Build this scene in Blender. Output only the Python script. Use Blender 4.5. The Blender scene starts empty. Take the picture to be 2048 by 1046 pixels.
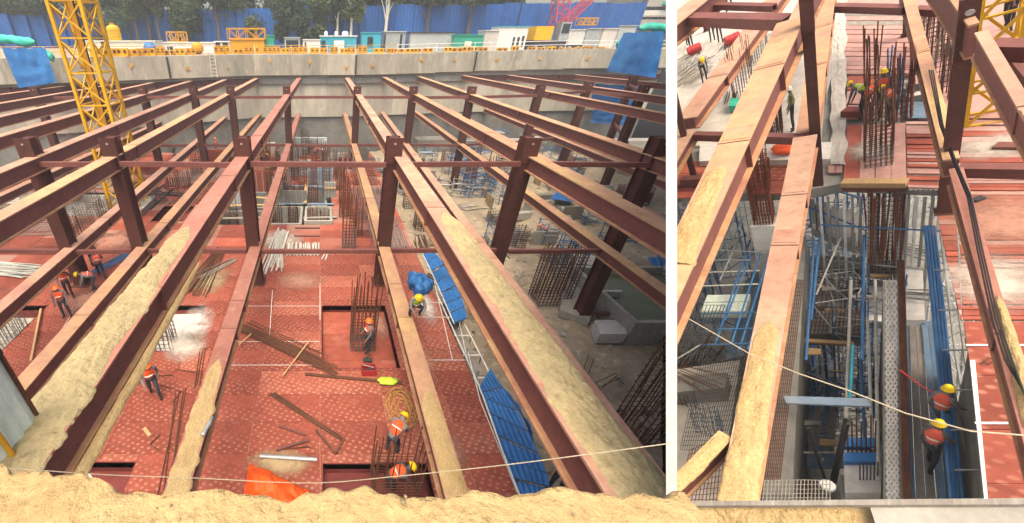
import bpy, bmesh, math, random
from mathutils import Vector, Matrix, noise
random.seed(7)
R = math.radians
sc = bpy.context.scene
col = sc.collection
V = Vector

# ---------------------------------------------------------------- camera
# eye 12 m above the formwork deck of the big pit (deck = z 0), pitched down 31 degrees, lens shifted right
PIT = math.atan2(445, 742)
FPX, PX, PY = 742.0, 640.0, 523.0
cd = bpy.data.cameras.new('camera'); cam = bpy.data.objects.new('camera', cd); col.objects.link(cam)
cd.sensor_width = 36; cd.sensor_fit = 'HORIZONTAL'; cd.lens = FPX/2048*36
cd.shift_x = (1024-PX)/2048; cd.clip_start = .05; cd.clip_end = 1500
EYE = V((0, 0, 12)); cam.location = EYE; cam.rotation_euler = (math.pi/2-PIT, 0, 0)
sc.camera = cam

# ---------------------------------------------------------------- sky, sun, exposure (bright overcast)
SUN_EL, SUN_AZ = R(68), R(196)      # azimuth clockwise from +Y
w = bpy.data.worlds.new('World'); sc.world = w; w.use_nodes = True
nt = w.node_tree; bg = nt.nodes['Background']
sky = nt.nodes.new('ShaderNodeTexSky'); sky.sky_type = 'NISHITA'; sky.sun_disc = False
sky.sun_elevation = SUN_EL; sky.sun_rotation = SUN_AZ; sky.dust_density = 6; sky.air_density = 1.0; sky.ozone_density = .6
nt.links.new(sky.outputs[0], bg.inputs[0]); bg.inputs[1].default_value = .15
ld = bpy.data.lights.new('sun', 'SUN'); sun = bpy.data.objects.new('sun', ld); col.objects.link(sun)
ld.energy = 1.0; ld.angle = R(40); ld.color = (1, .94, .84)
sd = V((math.sin(SUN_AZ)*math.cos(SUN_EL), math.cos(SUN_AZ)*math.cos(SUN_EL), math.sin(SUN_EL)))
sun.rotation_euler = sd.to_track_quat('Z', 'Y').to_euler(); sun.location = (0, 0, 60)
sc.view_settings.view_transform = 'Standard'; sc.view_settings.look = 'None'
sc.view_settings.exposure = 1.3; sc.view_settings.gamma = 1; sc.view_settings.use_white_balance = True; sc.view_settings.white_balance_temperature = 7300; sc.view_settings.use_curve_mapping = False
sc.render.engine = 'CYCLES'; sc.cycles.use_denoising = True
sc.cycles.max_bounces = 6; sc.cycles.diffuse_bounces = 3; sc.cycles.glossy_bounces = 2; sc.cycles.transparent_max_bounces = 6

# ---------------------------------------------------------------- the two work sites: each has its own level ground
c_r, c_u, c_f = V((1, 0, 0)), V((0, math.sin(PIT), math.cos(PIT))), V((0, math.cos(PIT), -math.sin(PIT)))
def pixray(x, y): return c_r*(x-PX) + c_u*(PY-y) + c_f*FPX
class Site:
    def __init__(s, M): s.M = M; s.I = M.inverted(); s.eye = s.I @ EYE; s.R = s.I.to_3x3()
    def at(s, x, y, z=0.0):             # point of the level z seen in the photograph at x, y
        r = s.R @ pixray(x, y); return s.eye + r*((z-s.eye.z)/r.z)
    def up(s, P, y):                    # height on the vertical through P that the photograph shows at row y
        lo, hi = -40.0, 40.0
        for _ in range(50):
            m = (lo+hi)/2; q = s.M @ V((P.x, P.y, m)) - EYE
            yy = PY - q.dot(c_u)/q.dot(c_f)*FPX
            if yy > y: lo = m
            else: hi = m
        return (lo+hi)/2
S1 = Site(Matrix.Identity(4))
_n = pixray(1727, 1750).normalized()                # plumb line of the second pit (it lies on a slope, turned away)
_f = pixray(1700, 400); _f = (_f - _n*_f.dot(_n)).normalized()
_x = _f.cross(-_n).normalized()
_M = Matrix((( _x.x, _f.x, -_n.x, 0), (_x.y, _f.y, -_n.y, 0), (_x.z, _f.z, -_n.z, 0), (0, 0, 0, 1)))
_M.translation = EYE + _n*12                          # its deck (level 0) lies 12 m below the eye too
S2 = Site(_M)

# ---------------------------------------------------------------- mesh and object helpers
LOC = {}
class MB:
    def __init__(s): s.v = []; s.f = []; s.m = []; s.mi = 0
    def quad(s, a, b, c, d): n = len(s.v); s.v += [V(a), V(b), V(c), V(d)]; s.f.append((n, n+1, n+2, n+3)); s.m.append(s.mi)
    def par(s, o, a, b, c):             # parallelepiped from corner o and three edges
        o, a, b, c = V(o), V(a), V(b), V(c); n = len(s.v)
        if a.cross(b).dot(c) < 0: a, b = b, a
        s.v += [o, o+a, o+a+b, o+b, o+c, o+a+c, o+a+b+c, o+b+c]
        for f in ((0, 3, 2, 1), (4, 5, 6, 7), (0, 1, 5, 4), (1, 2, 6, 5), (2, 3, 7, 6), (3, 0, 4, 7)):
            s.f.append(tuple(n+i for i in f)); s.m.append(s.mi)
        return s
    def box(s, x0, x1, y0, y1, z0, z1): return s.par((x0, y0, z0), (x1-x0, 0, 0), (0, y1-y0, 0), (0, 0, z1-z0))
    def bar(s, A, B, w, h, up=(0, 0, 1)):     # box along A-B, centred
        A, B = V(A), V(B); d = B-A; u = V(up); sd = d.cross(u)
        if sd.length < 1e-5: sd = d.cross(V((1, 0, 0)))
        sd.normalize(); uu = sd.cross(d).normalized()
        return s.par(A-sd*w/2-uu*h/2, d, sd*w, uu*h)
    def prism(s, top, dz):              # polygon (ordered) with thickness dz down
        n = len(s.v); k = len(top); T = [V(p) for p in top]
        ar = sum(T[i].x*T[(i+1) % k].y-T[(i+1) % k].x*T[i].y for i in range(k))
        if ar < 0: T = T[::-1]
        s.v += T + [p-V((0, 0, dz)) for p in T]
        s.f.append(tuple(range(n, n+k))); s.f.append(tuple(range(n+2*k-1, n+k-1, -1))); s.m += [s.mi]*2
        for i in range(k): j = (i+1) % k; s.f.append((n+j, n+i, n+k+i, n+k+j)); s.m.append(s.mi)
        return s
    def tube(s, pts, r, sides=6, cap=True, r2=None):
        pts = [V(p) for p in pts]; n0 = len(s.v); k = len(pts); ref = None
        for i, p in enumerate(pts):
            d = (pts[min(i+1, k-1)]-pts[max(i-1, 0)]); d = d.normalized() if d.length > 1e-9 else V((0, 0, 1))
            if ref is None: ref = V((0, 0, 1)) if abs(d.z) < .9 else V((1, 0, 0))
            a = d.cross(ref).normalized(); b = a.cross(d).normalized(); ref = b
            rr = r if r2 is None else r+(r2-r)*i/(k-1)
            for j in range(sides):
                t = 2*math.pi*j/sides; s.v.append(p+a*math.cos(t)*rr+b*math.sin(t)*rr)
        for i in range(k-1):
            for j in range(sides):
                j2 = (j+1) % sides; a = n0+i*sides
                s.f.append((a+j2, a+j, a+sides+j, a+sides+j2)); s.m.append(s.mi)
        if cap:
            s.f.append(tuple(n0+j for j in range(sides))); s.f.append(tuple(n0+(k-1)*sides+j for j in range(sides-1, -1, -1))); s.m += [s.mi]*2
        return s
    def lathe(s, prof, seg=16, at=(0, 0, 0), axis=None):   # prof: (r, z) bottom to top
        n0 = len(s.v); at = V(at); q = V((0, 0, 1)).rotation_difference(V(axis)) if axis is not None else None
        for r, z in prof:
            for j in range(seg):
                t = 2*math.pi*j/seg; p = V((r*math.cos(t), r*math.sin(t), z))
                s.v.append(at+((q @ p) if q else p))
        for i in range(len(prof)-1):
            for j in range(seg):
                j2 = (j+1) % seg; a = n0+i*seg
                s.f.append((a+j, a+j2, a+seg+j2, a+seg+j)); s.m.append(s.mi)
        s.f.append(tuple(n0+j for j in range(seg-1, -1, -1))); s.f.append(tuple(n0+(len(prof)-1)*seg+j for j in range(seg))); s.m += [s.mi]*2
        return s
    def grid(s, fn, nu, nv):
        n0 = len(s.v)
        for i in range(nu+1):
            for j in range(nv+1): s.v.append(V(fn(i/nu, j/nv)))
        for i in range(nu):
            for j in range(nv):
                a = n0+i*(nv+1)+j; s.f.append((a, a+nv+1, a+nv+2, a+1)); s.m.append(s.mi)
        return s
    def mesh(s, name, mats, off=V((0, 0, 0)), smooth=False):
        me = bpy.data.meshes.new(name); me.from_pydata([tuple(p-off) for p in s.v], [], s.f)
        if not isinstance(mats, (list, tuple)): mats = [mats]
        for m in mats: me.materials.append(m)
        if len(mats) > 1: me.polygons.foreach_set('material_index', s.m)
        if smooth: me.polygons.foreach_set('use_smooth', [True]*len(me.polygons))
        me.update(); return me
    def base(s):
        xs = [p.x for p in s.v]; ys = [p.y for p in s.v]; zs = [p.z for p in s.v]
        return V(((min(xs)+max(xs))/2, (min(ys)+max(ys))/2, min(zs)))
def tag(o, label=None, cat=None, group=None, kind=None):
    if label: o['label'] = label
    if cat: o['category'] = cat
    if group: o['group'] = group
    if kind: o['kind'] = kind
    return o
def thing(S, name, label, cat, loc=(0, 0, 0), group=None, rz=0.0):
    o = bpy.data.objects.new(name, None); col.objects.link(o); o.empty_display_size = .2
    o.matrix_world = S.M @ Matrix.Translation(V(loc)) @ Matrix.Rotation(rz, 4, 'Z')
    LOC[o] = V(loc) if rz == 0 else V((0, 0, 0))
    return tag(o, label, cat, group)
def part(mb, name, mat, parent, smooth=False, label=None, kind=None):
    off = LOC.get(parent, V((0, 0, 0)))
    o = bpy.data.objects.new(name, mb.mesh(name, mat, off, smooth)); col.objects.link(o); o.parent = parent
    LOC[o] = off
    return tag(o, label, kind=kind)
def single(S, mb, name, mat, label=None, cat=None, group=None, kind=None, smooth=False):
    b = mb.base(); o = bpy.data.objects.new(name, mb.mesh(name, mat, b, smooth)); col.objects.link(o)
    o.matrix_world = S.M @ Matrix.Translation(b); LOC[o] = b
    return tag(o, label, cat, group, kind)
def piece(me, name, parent, loc, rot=None):           # cheap child that shares a mesh
    o = bpy.data.objects.new(name, me); col.objects.link(o); o.parent = parent
    o.location = V(loc)-LOC.get(parent, V((0, 0, 0)))
    if rot is not None: o.rotation_euler = rot
    return o
def copy_tree(o, M, parent=None, swap=None):
    c = o.copy(); col.objects.link(c); c.parent = parent
    if parent is None: c.matrix_world = M
    for ch in o.children: copy_tree(ch, None, c)
    return c

# ---------------------------------------------------------------- materials (procedural)
M = {}
def mat(name, c1, c2=None, c3=None, scale=3.0, rough=.75, bump=.15, bscale=25.0, amt=.5, amt3=.35, metal=0.0, stretch=(1, 1, 1), c3scale=None, spec=.3, val=.12, sharp=.12, grime=.24):
    m = bpy.data.materials.new(name); m.use_nodes = True; nt = m.node_tree; N = nt.nodes; L = nt.links
    p = N['Principled BSDF']; p.inputs['Roughness'].default_value = rough; p.inputs['Metallic'].default_value = metal
    p.inputs['Specular IOR Level'].default_value = spec
    tc = N.new('ShaderNodeTexCoord'); oi = N.new('ShaderNodeObjectInfo')
    ad = N.new('ShaderNodeVectorMath'); ad.operation = 'ADD'; L.new(tc.outputs['Object'], ad.inputs[0])
    sc3 = N.new('ShaderNodeVectorMath'); sc3.operation = 'SCALE'; sc3.inputs[3].default_value = 37.0
    cmb = N.new('ShaderNodeCombineXYZ'); L.new(oi.outputs['Random'], cmb.inputs[0]); L.new(oi.outputs['Random'], cmb.inputs[1])
    L.new(cmb.outputs[0], sc3.inputs[0]); L.new(sc3.outputs[0], ad.inputs[1])
    mp = N.new('ShaderNodeMapping'); mp.inputs['Scale'].default_value = stretch; L.new(ad.outputs[0], mp.inputs[0])
    def nz(s, det=5, ro=.6):
        n = N.new('ShaderNodeTexNoise'); n.inputs['Scale'].default_value = s; n.inputs['Detail'].default_value = det; n.inputs['Roughness'].default_value = ro
        L.new(mp.outputs[0], n.inputs['Vector']); return n
    def ramp(n, a, b):
        r = N.new('ShaderNodeMapRange'); r.inputs[1].default_value = a; r.inputs[2].default_value = b; L.new(n.outputs[0], r.inputs[0]); return r
    def mix(fac, A, B):
        x = N.new('ShaderNodeMix'); x.data_type = 'RGBA'
        if hasattr(fac, 'outputs'): L.new(fac.outputs[0], x.inputs[0])
        else: x.inputs[0].default_value = fac
        for k, q in ((6, A), (7, B)):
            if isinstance(q, tuple): x.inputs[k].default_value = (*q, 1)
            else: L.new(q, x.inputs[k])
        return x.outputs[2]
    c = c1
    if c2: c = mix(ramp(nz(scale), 1-amt-.2, 1-amt+.2), c1, c2)
    if c3: c = mix(ramp(nz(c3scale or scale*3.1, 8, .68), 1-amt3-sharp, 1-amt3+sharp), c, c3)
    if c2:                                       # grime: fine uneven darkening of the paint or concrete itself
        gm = N.new('ShaderNodeMapRange'); gm.inputs[1].default_value = .28; gm.inputs[2].default_value = .68; gm.inputs[3].default_value = 1-grime; gm.inputs[4].default_value = 1+grime*.55; L.new(nz(scale*6.3, 9, .72).outputs[0], gm.inputs[0])
        vm = N.new('ShaderNodeVectorMath'); vm.operation = 'SCALE'; L.new(c, vm.inputs[0]); L.new(gm.outputs[0], vm.inputs[3]); c = vm.outputs[0]
    hs = N.new('ShaderNodeHueSaturation'); mr = N.new('ShaderNodeMapRange'); L.new(oi.outputs['Random'], mr.inputs[0])
    mr.inputs[3].default_value = 1-val; mr.inputs[4].default_value = 1+val; L.new(mr.outputs[0], hs.inputs['Value'])
    if isinstance(c, tuple): hs.inputs['Color'].default_value = (*c, 1)
    else: L.new(c, hs.inputs['Color'])
    L.new(hs.outputs[0], p.inputs['Base Color'])
    if bump:
        b = N.new('ShaderNodeBump'); b.inputs['Strength'].default_value = bump; b.inputs['Distance'].default_value = .05
        L.new(nz(bscale, 6).outputs[0], b.inputs['Height']); L.new(b.outputs[0], p.inputs['Normal'])
    m['hs'] = hs.name
    M[name] = m; return m
mat('primer', (.185, .068, .055), (.135, .050, .042), (.27, .13, .10), scale=.9, rough=.62, bump=.08, amt=.45, amt3=.3, c3scale=4)
mat('primer_dark', (.098, .034, .025), (.066, .024, .018), (.15, .06, .042), scale=1.2, rough=.65, bump=.1, amt3=.3, c3scale=5)
mat('flange', (.40, .205, .150), (.49, .335, .22), (.28, .115, .085), scale=.55, rough=.85, bump=.15, amt=.45, amt3=.35, c3scale=2.2)
mat('flange_ochre', (.41, .225, .145), (.51, .345, .155), (.29, .12, .088), scale=.45, rough=.85, bump=.15, amt=.4, amt3=.32, c3scale=2.0)
mat('flange_near', (.38, .175, .130), (.31, .125, .092), (.50, .34, .22), scale=.6, rough=.8, bump=.12, amt=.5, amt3=.3, c3scale=2.5)
mat('lip', (.46, .27, .13), (.30, .12, .08), (.5, .36, .2), scale=.8, rough=.9, bump=.1, amt=.5)
mat('soil', (.52, .38, .19), (.43, .30, .14), (.33, .23, .115), scale=2.2, rough=.97, bump=.9, bscale=22, amt=.45, amt3=.33, c3scale=9, spec=.1)
mat('soil_heap', (.43, .35, .19), (.33, .275, .155), (.20, .165, .095), scale=1.3, rough=.97, bump=.8, bscale=18, amt=.45, amt3=.34, c3scale=6, spec=.1)
mat('pit_dirt', (.42, .35, .25), (.28, .23, .16), (.52, .44, .32), scale=.35, rough=.95, bump=.9, bscale=6, amt=.5, amt3=.35, c3scale=2.2, spec=.15)
mat('concrete', (.36, .345, .30), (.27, .26, .225), (.46, .45, .40), scale=.6, rough=.9, bump=.2, bscale=14, amt=.5, amt3=.35, c3scale=3.5)
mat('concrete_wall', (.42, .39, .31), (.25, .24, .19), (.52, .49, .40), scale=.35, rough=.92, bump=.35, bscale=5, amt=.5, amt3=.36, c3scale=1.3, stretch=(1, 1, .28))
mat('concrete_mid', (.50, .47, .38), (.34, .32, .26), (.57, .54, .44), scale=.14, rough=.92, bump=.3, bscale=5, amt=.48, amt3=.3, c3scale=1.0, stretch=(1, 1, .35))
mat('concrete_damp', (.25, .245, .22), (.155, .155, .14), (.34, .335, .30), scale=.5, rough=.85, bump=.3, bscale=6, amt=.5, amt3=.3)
mat('concrete_pale', (.58, .565, .53), (.47, .455, .42), (.66, .65, .61), scale=.8, rough=.9, bump=.15, amt=.45, amt3=.3)
mat('blinding', (.50, .47, .42), (.40, .37, .32), (.60, .57, .52), scale=.35, rough=.92, bump=.2, amt=.5, amt3=.35, c3scale=2.5)
mat('ground', (.34, .27, .17), (.26, .21, .14), (.42, .34, .22), scale=.2, rough=.95, bump=.4, bscale=4)
mat('stain', (.50, .27, .06), (.44, .30, .13), None, scale=1.2, rough=.9)
mat('whitewash', (.62, .615, .59), (.54, .535, .51), (.48, .47, .44), scale=.5, rough=.85, bump=.05, amt=.4, amt3=.25)
mat('rust', (.13, .052, .028), (.075, .033, .02), (.20, .085, .042), scale=5, rough=.85, bump=.1, amt=.5)
mat('rust_red', (.22, .062, .03), (.13, .042, .023), (.28, .10, .05), scale=3, rough=.85, bump=.1, amt=.5)
mat('rebar_grey', (.24, .235, .225), (.15, .145, .14), (.34, .33, .31), scale=6, rough=.6, bump=.1, metal=.3)
mat('pipe_pale', (.56, .55, .48), (.42, .40, .34), (.66, .65, .58), scale=2, rough=.6, bump=.05)
mat('galv', (.46, .48, .47), (.36, .38, .37), None, scale=3, rough=.45, bump=.03, metal=.5)
mat('ply_edge', (.30, .17, .09), (.22, .12, .06), None, scale=4, rough=.85)
mat('timber', (.50, .33, .16), (.40, .25, .115), (.58, .42, .24), scale=2, rough=.8, bump=.1, stretch=(6, 1, 6))
mat('timber_grey', (.30, .27, .23), (.20, .18, .15), (.36, .33, .28), scale=2, rough=.88, bump=.15, stretch=(6, 1, 6))
mat('blue_board', (.10, .19, .29), (.22, .25, .27), (.06, .13, .24), scale=.9, rough=.6, bump=.1, amt=.45, amt3=.3, c3scale=4, val=.25)
mat('blue_steel', (.028, .115, .27), (.05, .17, .34), (.15, .18, .2), scale=3, rough=.5, bump=.03, amt3=.2)
mat('blue_tarp', (.016, .115, .33), (.03, .16, .40), (.010, .075, .23), scale=.8, rough=.5, bump=.25, bscale=5)
mat('blue_sheet', (.014, .115, .36), (.03, .19, .46), (.010, .085, .28), scale=.25, rough=.6, bump=.15, bscale=3)
mat('blue_fence', (.010, .085, .30), (.013, .10, .34), None, scale=.15, rough=.5, bump=0, val=.1)
mat('green_tarp', (.02, .40, .30), (.03, .50, .38), None, scale=.9, rough=.5, bump=.15, bscale=4)
mat('green_paint', (.02, .30, .21), (.03, .36, .26), None, scale=1, rough=.5)
mat('teal_paint', (.03, .34, .46), (.04, .40, .52), None, scale=1, rough=.5)
mat('orange_tarp', (.86, .105, .012), (.72, .075, .010), (.95, .17, .03), scale=2, rough=.55, bump=.4, bscale=7)
mat('yellow_paint', (.66, .39, .015), (.58, .31, .012), (.44, .25, .05), scale=2, rough=.45, bump=.03, amt3=.2)
mat('amber_paint', (.60, .30, .02), (.50, .25, .02), (.38, .20, .05), scale=1.5, rough=.5, bump=.03, amt3=.25)
mat('red_paint', (.42, .03, .03), (.34, .03, .03), None, scale=2, rough=.45)
mat('crane_red', (.40, .045, .06), (.46, .09, .11), None, scale=2, rough=.5)
mat('white_paint', (.74, .75, .73), (.66, .67, .64), (.55, .54, .50), scale=.6, rough=.5, bump=.03, amt3=.2)
mat('cream_paint', (.66, .67, .58), (.58, .60, .50), (.48, .46, .38), scale=.5, rough=.55, bump=.03, amt3=.22)
mat('grey_paint', (.30, .35, .36), (.38, .42, .42), None, scale=.6, rough=.55)
mat('sheet_green', (.60, .68, .60), (.52, .60, .52), (.36, .35, .26), scale=1.4, rough=.5, bump=.05, amt3=.22, stretch=(1, 1, .3))
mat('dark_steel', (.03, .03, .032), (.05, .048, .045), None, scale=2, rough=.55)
mat('black_rubber', (.016, .016, .016), None, None, rough=.6)
mat('glass_dark', (.03, .04, .05), None, None, rough=.12, bump=0, spec=.6)
mat('rope', (.50, .44, .32), (.40, .34, .24), None, scale=8, rough=.9)
mat('hose_yellow', (.42, .26, .06), (.34, .2, .05), None, scale=3, rough=.6)
mat('bark', (.13, .10, .07), (.09, .07, .05), None, scale=3, rough=.95, bump=.5)
mat('skin', (.20, .10, .06), None, None, rough=.6, bump=0)
mat('trousers', (.022, .023, .032), (.05, .05, .06), None, scale=6, rough=.9, bump=.1, val=.4)
mat('shirt', (.10, .10, .11), (.16, .15, .14), None, scale=6, rough=.9, bump=.1, val=.5)
mat('vest', (.80, .11, .03), (.70, .09, .025), None, scale=6, rough=.7, bump=.1)
mat('vest_pink', (.70, .12, .08), (.62, .10, .06), None, scale=6, rough=.7, bump=.1)
mat('vest_lime', (.45, .62, .06), (.38, .55, .05), None, scale=6, rough=.7, bump=.1)
mat('reflective', (.66, .66, .58), None, None, rough=.4, bump=0)
mat('helmet_orange', (.86, .15, .015), None, None, rough=.3, bump=0, spec=.5)
mat('helmet_yellow', (.80, .56, .015), None, None, rough=.3, bump=0, spec=.5)
mat('water', (.10, .12, .07), (.14, .16, .10), None, scale=.8, rough=.08, bump=.05, bscale=3, spec=.6)

def leafmat(name, c1, c2, c3):
    m = mat(name, c1, c2, c3, scale=.5, rough=.6, bump=0, amt=.5, amt3=.35, c3scale=2.5, val=.2)
    N = m.node_tree.nodes; L = m.node_tree.links; p = N['Principled BSDF']; tr = N.new('ShaderNodeBsdfTranslucent'); L.new(N[m['hs']].outputs[0], tr.inputs[0])
    mx = N.new('ShaderNodeMixShader'); mx.inputs[0].default_value = .45; L.new(p.outputs[0], mx.inputs[1]); L.new(tr.outputs[0], mx.inputs[2]); L.new(mx.outputs[0], [n for n in N if n.type == 'OUTPUT_MATERIAL'][0].inputs['Surface'])
    return m
leafmat('leaf_a', (.10, .15, .060), (.065, .11, .045), (.15, .20, .08))
leafmat('leaf_b', (.14, .19, .07), (.09, .135, .05), (.19, .24, .10))
leafmat('leaf_c', (.085, .14, .075), (.055, .10, .055), (.12, .18, .09))

def deckmat(name, base, worn, dot, dots=True, ribs=0.0):
    """film-faced plywood: printed pale marks in staggered rows, scuffs and cement dust"""
    m = mat(name, base, tuple(b*.82 for b in base), worn, scale=.45, rough=.62, bump=.06, bscale=9, amt=.5, amt3=.27, c3scale=1.3, sharp=.2, spec=.2, val=.16, grime=.3)
    nt = m.node_tree; N = nt.nodes; L = nt.links; p = N['Principled BSDF']; hs = N[m['hs']]
    if dots:
        g = N.new('ShaderNodeNewGeometry'); mp = N.new('ShaderNodeMapping')
        mp.inputs['Rotation'].default_value = (0, 0, R(28)); mp.inputs['Scale'].default_value = (4.3, 6.0, 0)
        tc = [n for n in N if n.type == 'TEX_COORD'][0]; L.new(tc.outputs['Object'], mp.inputs[0])
        vo = N.new('ShaderNodeTexVoronoi'); vo.inputs['Randomness'].default_value = .3; vo.inputs['Scale'].default_value = 1.0; vo.voronoi_dimensions = '2D'
        L.new(mp.outputs[0], vo.inputs['Vector'])
        r = N.new('ShaderNodeMapRange'); r.inputs[1].default_value = .17; r.inputs[2].default_value = .30; r.inputs[3].default_value = .6; r.inputs[4].default_value = 0
        L.new(vo.outputs['Distance'], r.inputs[0])
        nz = N.new('ShaderNodeTexNoise'); nz.inputs['Scale'].default_value = .35; L.new(tc.outputs['Object'], nz.inputs['Vector'])
        r2 = N.new('ShaderNodeMapRange'); r2.inputs[1].default_value = .35; r2.inputs[2].default_value = .55; L.new(nz.outputs[0], r2.inputs[0])
        mu = N.new('ShaderNodeMath'); mu.operation = 'MULTIPLY'; L.new(r.outputs[0], mu.inputs[0]); L.new(r2.outputs[0], mu.inputs[1])
        x = N.new('ShaderNodeMix'); x.data_type = 'RGBA'; L.new(mu.outputs[0], x.inputs[0]); L.new(hs.outputs[0], x.inputs[6]); x.inputs[7].default_value = (*dot, 1)
        L.new(x.outputs[2], p.inputs['Base Color'])
    return m
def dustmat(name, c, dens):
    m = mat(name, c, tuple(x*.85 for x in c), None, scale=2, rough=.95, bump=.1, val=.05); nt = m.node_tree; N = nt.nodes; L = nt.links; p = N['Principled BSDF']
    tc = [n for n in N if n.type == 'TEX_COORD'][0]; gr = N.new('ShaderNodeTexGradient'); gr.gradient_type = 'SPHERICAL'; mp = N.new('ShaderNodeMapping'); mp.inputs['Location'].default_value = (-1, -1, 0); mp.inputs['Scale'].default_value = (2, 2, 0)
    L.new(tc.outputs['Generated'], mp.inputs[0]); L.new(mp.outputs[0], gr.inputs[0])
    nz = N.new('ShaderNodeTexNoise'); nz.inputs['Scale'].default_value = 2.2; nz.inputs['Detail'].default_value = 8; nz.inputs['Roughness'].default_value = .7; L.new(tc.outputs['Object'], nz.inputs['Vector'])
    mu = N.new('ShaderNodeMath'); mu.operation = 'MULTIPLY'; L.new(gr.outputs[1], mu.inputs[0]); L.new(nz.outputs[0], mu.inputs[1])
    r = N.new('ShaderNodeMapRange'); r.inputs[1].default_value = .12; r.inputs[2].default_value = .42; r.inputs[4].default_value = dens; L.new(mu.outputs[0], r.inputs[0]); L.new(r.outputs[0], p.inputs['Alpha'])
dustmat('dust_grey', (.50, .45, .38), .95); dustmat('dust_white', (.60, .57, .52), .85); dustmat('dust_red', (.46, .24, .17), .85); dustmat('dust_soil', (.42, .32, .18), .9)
deckmat('deck', (.27, .066, .042), (.33, .125, .085), (.45, .21, .14))
deckmat('deck_dusty', (.325, .092, .058), (.40, .19, .135), (.54, .29, .20))
deckmat('deck_plain', (.34, .088, .056), (.43, .21, .15), (.6, .3, .2), dots=False)
def fardeck():
    m = deckmat('deck_far', (.34, .088, .056), (.43, .21, .15), (.6, .3, .2), dots=False); nt = m.node_tree; N = nt.nodes; L = nt.links; p = N['Principled BSDF']; hs = N[m['hs']]
    g = N.new('ShaderNodeNewGeometry'); mr = N.new('ShaderNodeMapRange'); L.new(g.outputs['Random Per Island'], mr.inputs[0]); mr.inputs[3].default_value = .55; mr.inputs[4].default_value = 1.25; L.new(mr.outputs[0], hs.inputs['Value'])
    gt = N.new('ShaderNodeMath'); gt.operation = 'FRACT'; mu = N.new('ShaderNodeMath'); mu.operation = 'MULTIPLY'; mu.inputs[1].default_value = 7.3; L.new(g.outputs['Random Per Island'], mu.inputs[0]); L.new(mu.outputs[0], gt.inputs[0])
    r = N.new('ShaderNodeMapRange'); r.inputs[1].default_value = .6; r.inputs[2].default_value = 1; r.inputs[4].default_value = .6; L.new(gt.outputs[0], r.inputs[0])
    x = N.new('ShaderNodeMix'); x.data_type = 'RGBA'; L.new(r.outputs[0], x.inputs[0]); L.new(hs.outputs[0], x.inputs[6]); x.inputs[7].default_value = (.40, .28, .22, 1); L.new(x.outputs[2], p.inputs['Base Color'])
fardeck()
deckmat('deck_pale', (.46, .26, .22), (.55, .40, .36), (.6, .3, .2), dots=False)
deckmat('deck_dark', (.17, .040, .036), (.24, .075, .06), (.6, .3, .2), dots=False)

# ---------------------------------------------------------------- builders shared by both sites
def slide(S, p, D, cutx):              # move p along D until it reaches the partition wall plane (column cutx)
    cn = (c_r*FPX-c_f*(cutx-PX)); Dw = S.M.to_3x3() @ D; q = (S.M @ p)-EYE; return p-D*(q.dot(cn)/Dw.dot(cn))
def lbox(S, A, u, s, w, z0, z1, cutx=None, b=None):   # long box: A..A+u, half width w/2 along s, heights z0..z1; near end mitred on the partition
    e = [A+s*(w/2*k)+V((0, 0, zz)) for zz in (z0, z1) for k in (-1, 1)]; f = [p+u for p in e]
    if cutx is not None: e = [slide(S, p, u, cutx) for p in e]
    m = b or MB(); n = len(m.v); m.v += e+f
    q = [(0, 1, 5, 4), (2, 6, 7, 3), (0, 4, 6, 2), (1, 3, 7, 5), (0, 2, 3, 1), (4, 5, 7, 6)]
    if u.cross(s).z > 0: q = [tuple(reversed(x)) for x in q]
    m.f += [tuple(n+i for i in x) for x in q]; m.m += [m.mi]*6; return m
def beam(S, A, B, w, d, label, group, top='flange', splices=(), name='strut_beam', webw=.62, web='primer', cutx=None):
    A, B = V(A), V(B); D = B-A; n = D.normalized(); s = n.cross(V((0, 0, 1))).normalized(); z = V((0, 0, 1)); t = .045
    o = thing(S, name, label, 'steel beam', V(((A.x+B.x)/2, (A.y+B.y)/2, A.z-d)), group)
    L = D.length; u = V((D.x, D.y, 0))
    part(lbox(S, A, u, s, w, -t, 0, cutx), 'top_flange', M[top], o)
    ww = w*webw
    part(lbox(S, A, u, s, ww, -d+t, -t, cutx), 'web', M[web], o)
    part(lbox(S, A, u, s, w, -d, -d+t, cutx), 'bottom_flange', M['lip'], o)
    for k in splices:
        p = A+u*k
        part(MB().par(p-s*w*.505+z*.001, n*.025, s*w*1.01, z*.006), 'splice_joint', M['primer_dark'], o)
        part(MB().par(p-s*w*.42+n*.1+z*.001, n*.45, s*w*.84, z*.014), 'splice_plate', M[top], o)
        for kx in (-1, 1): part(MB().par(p+s*kx*(w*webw/2+.004)-n*.012-z*(d-t), n*.024, s*kx*(w*(1-webw)/2-.01), z*(d-2*t-.004)), 'stiffener', M[web], o)
    return o
def post(S, P, z0, z1, w, label, group, head=True, rz=0, name='steel_post'):
    P = V(P); o = thing(S, name, label, 'steel post', (P.x, P.y, z0), group); t = .05; m = M['primer_dark']
    x, y = P.x, P.y
    part(MB().box(x-w/2, x+w/2, y-w/2, y-w/2+t, z0, z1), 'flange', m, o)
    part(MB().box(x-w/2, x+w/2, y+w/2-t, y+w/2, z0, z1), 'flange', m, o)
    part(MB().box(x-w*.30, x+w*.30, y-w/2+t, y+w/2-t, z0, z1-.02), 'web', m, o)
    if head:
        h = part(MB().box(x-w*.56, x+w*.56, y-w/2-.04, y-w/2-.003, z1-1.15, z1+.04), 'head_plate', m, o)
        part(MB().lathe([(.05, 0), (.05, .04)], 8, (x, y-w/2-.04, z1-.22), (0, -1, 0)), 'bolt', M['galv'], h)
    part(MB().box(x-w*.7, x+w*.7, y-w*.7, y+w*.7, z0+.004, z0+.05), 'base_plate', m, o)
    return o
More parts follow.
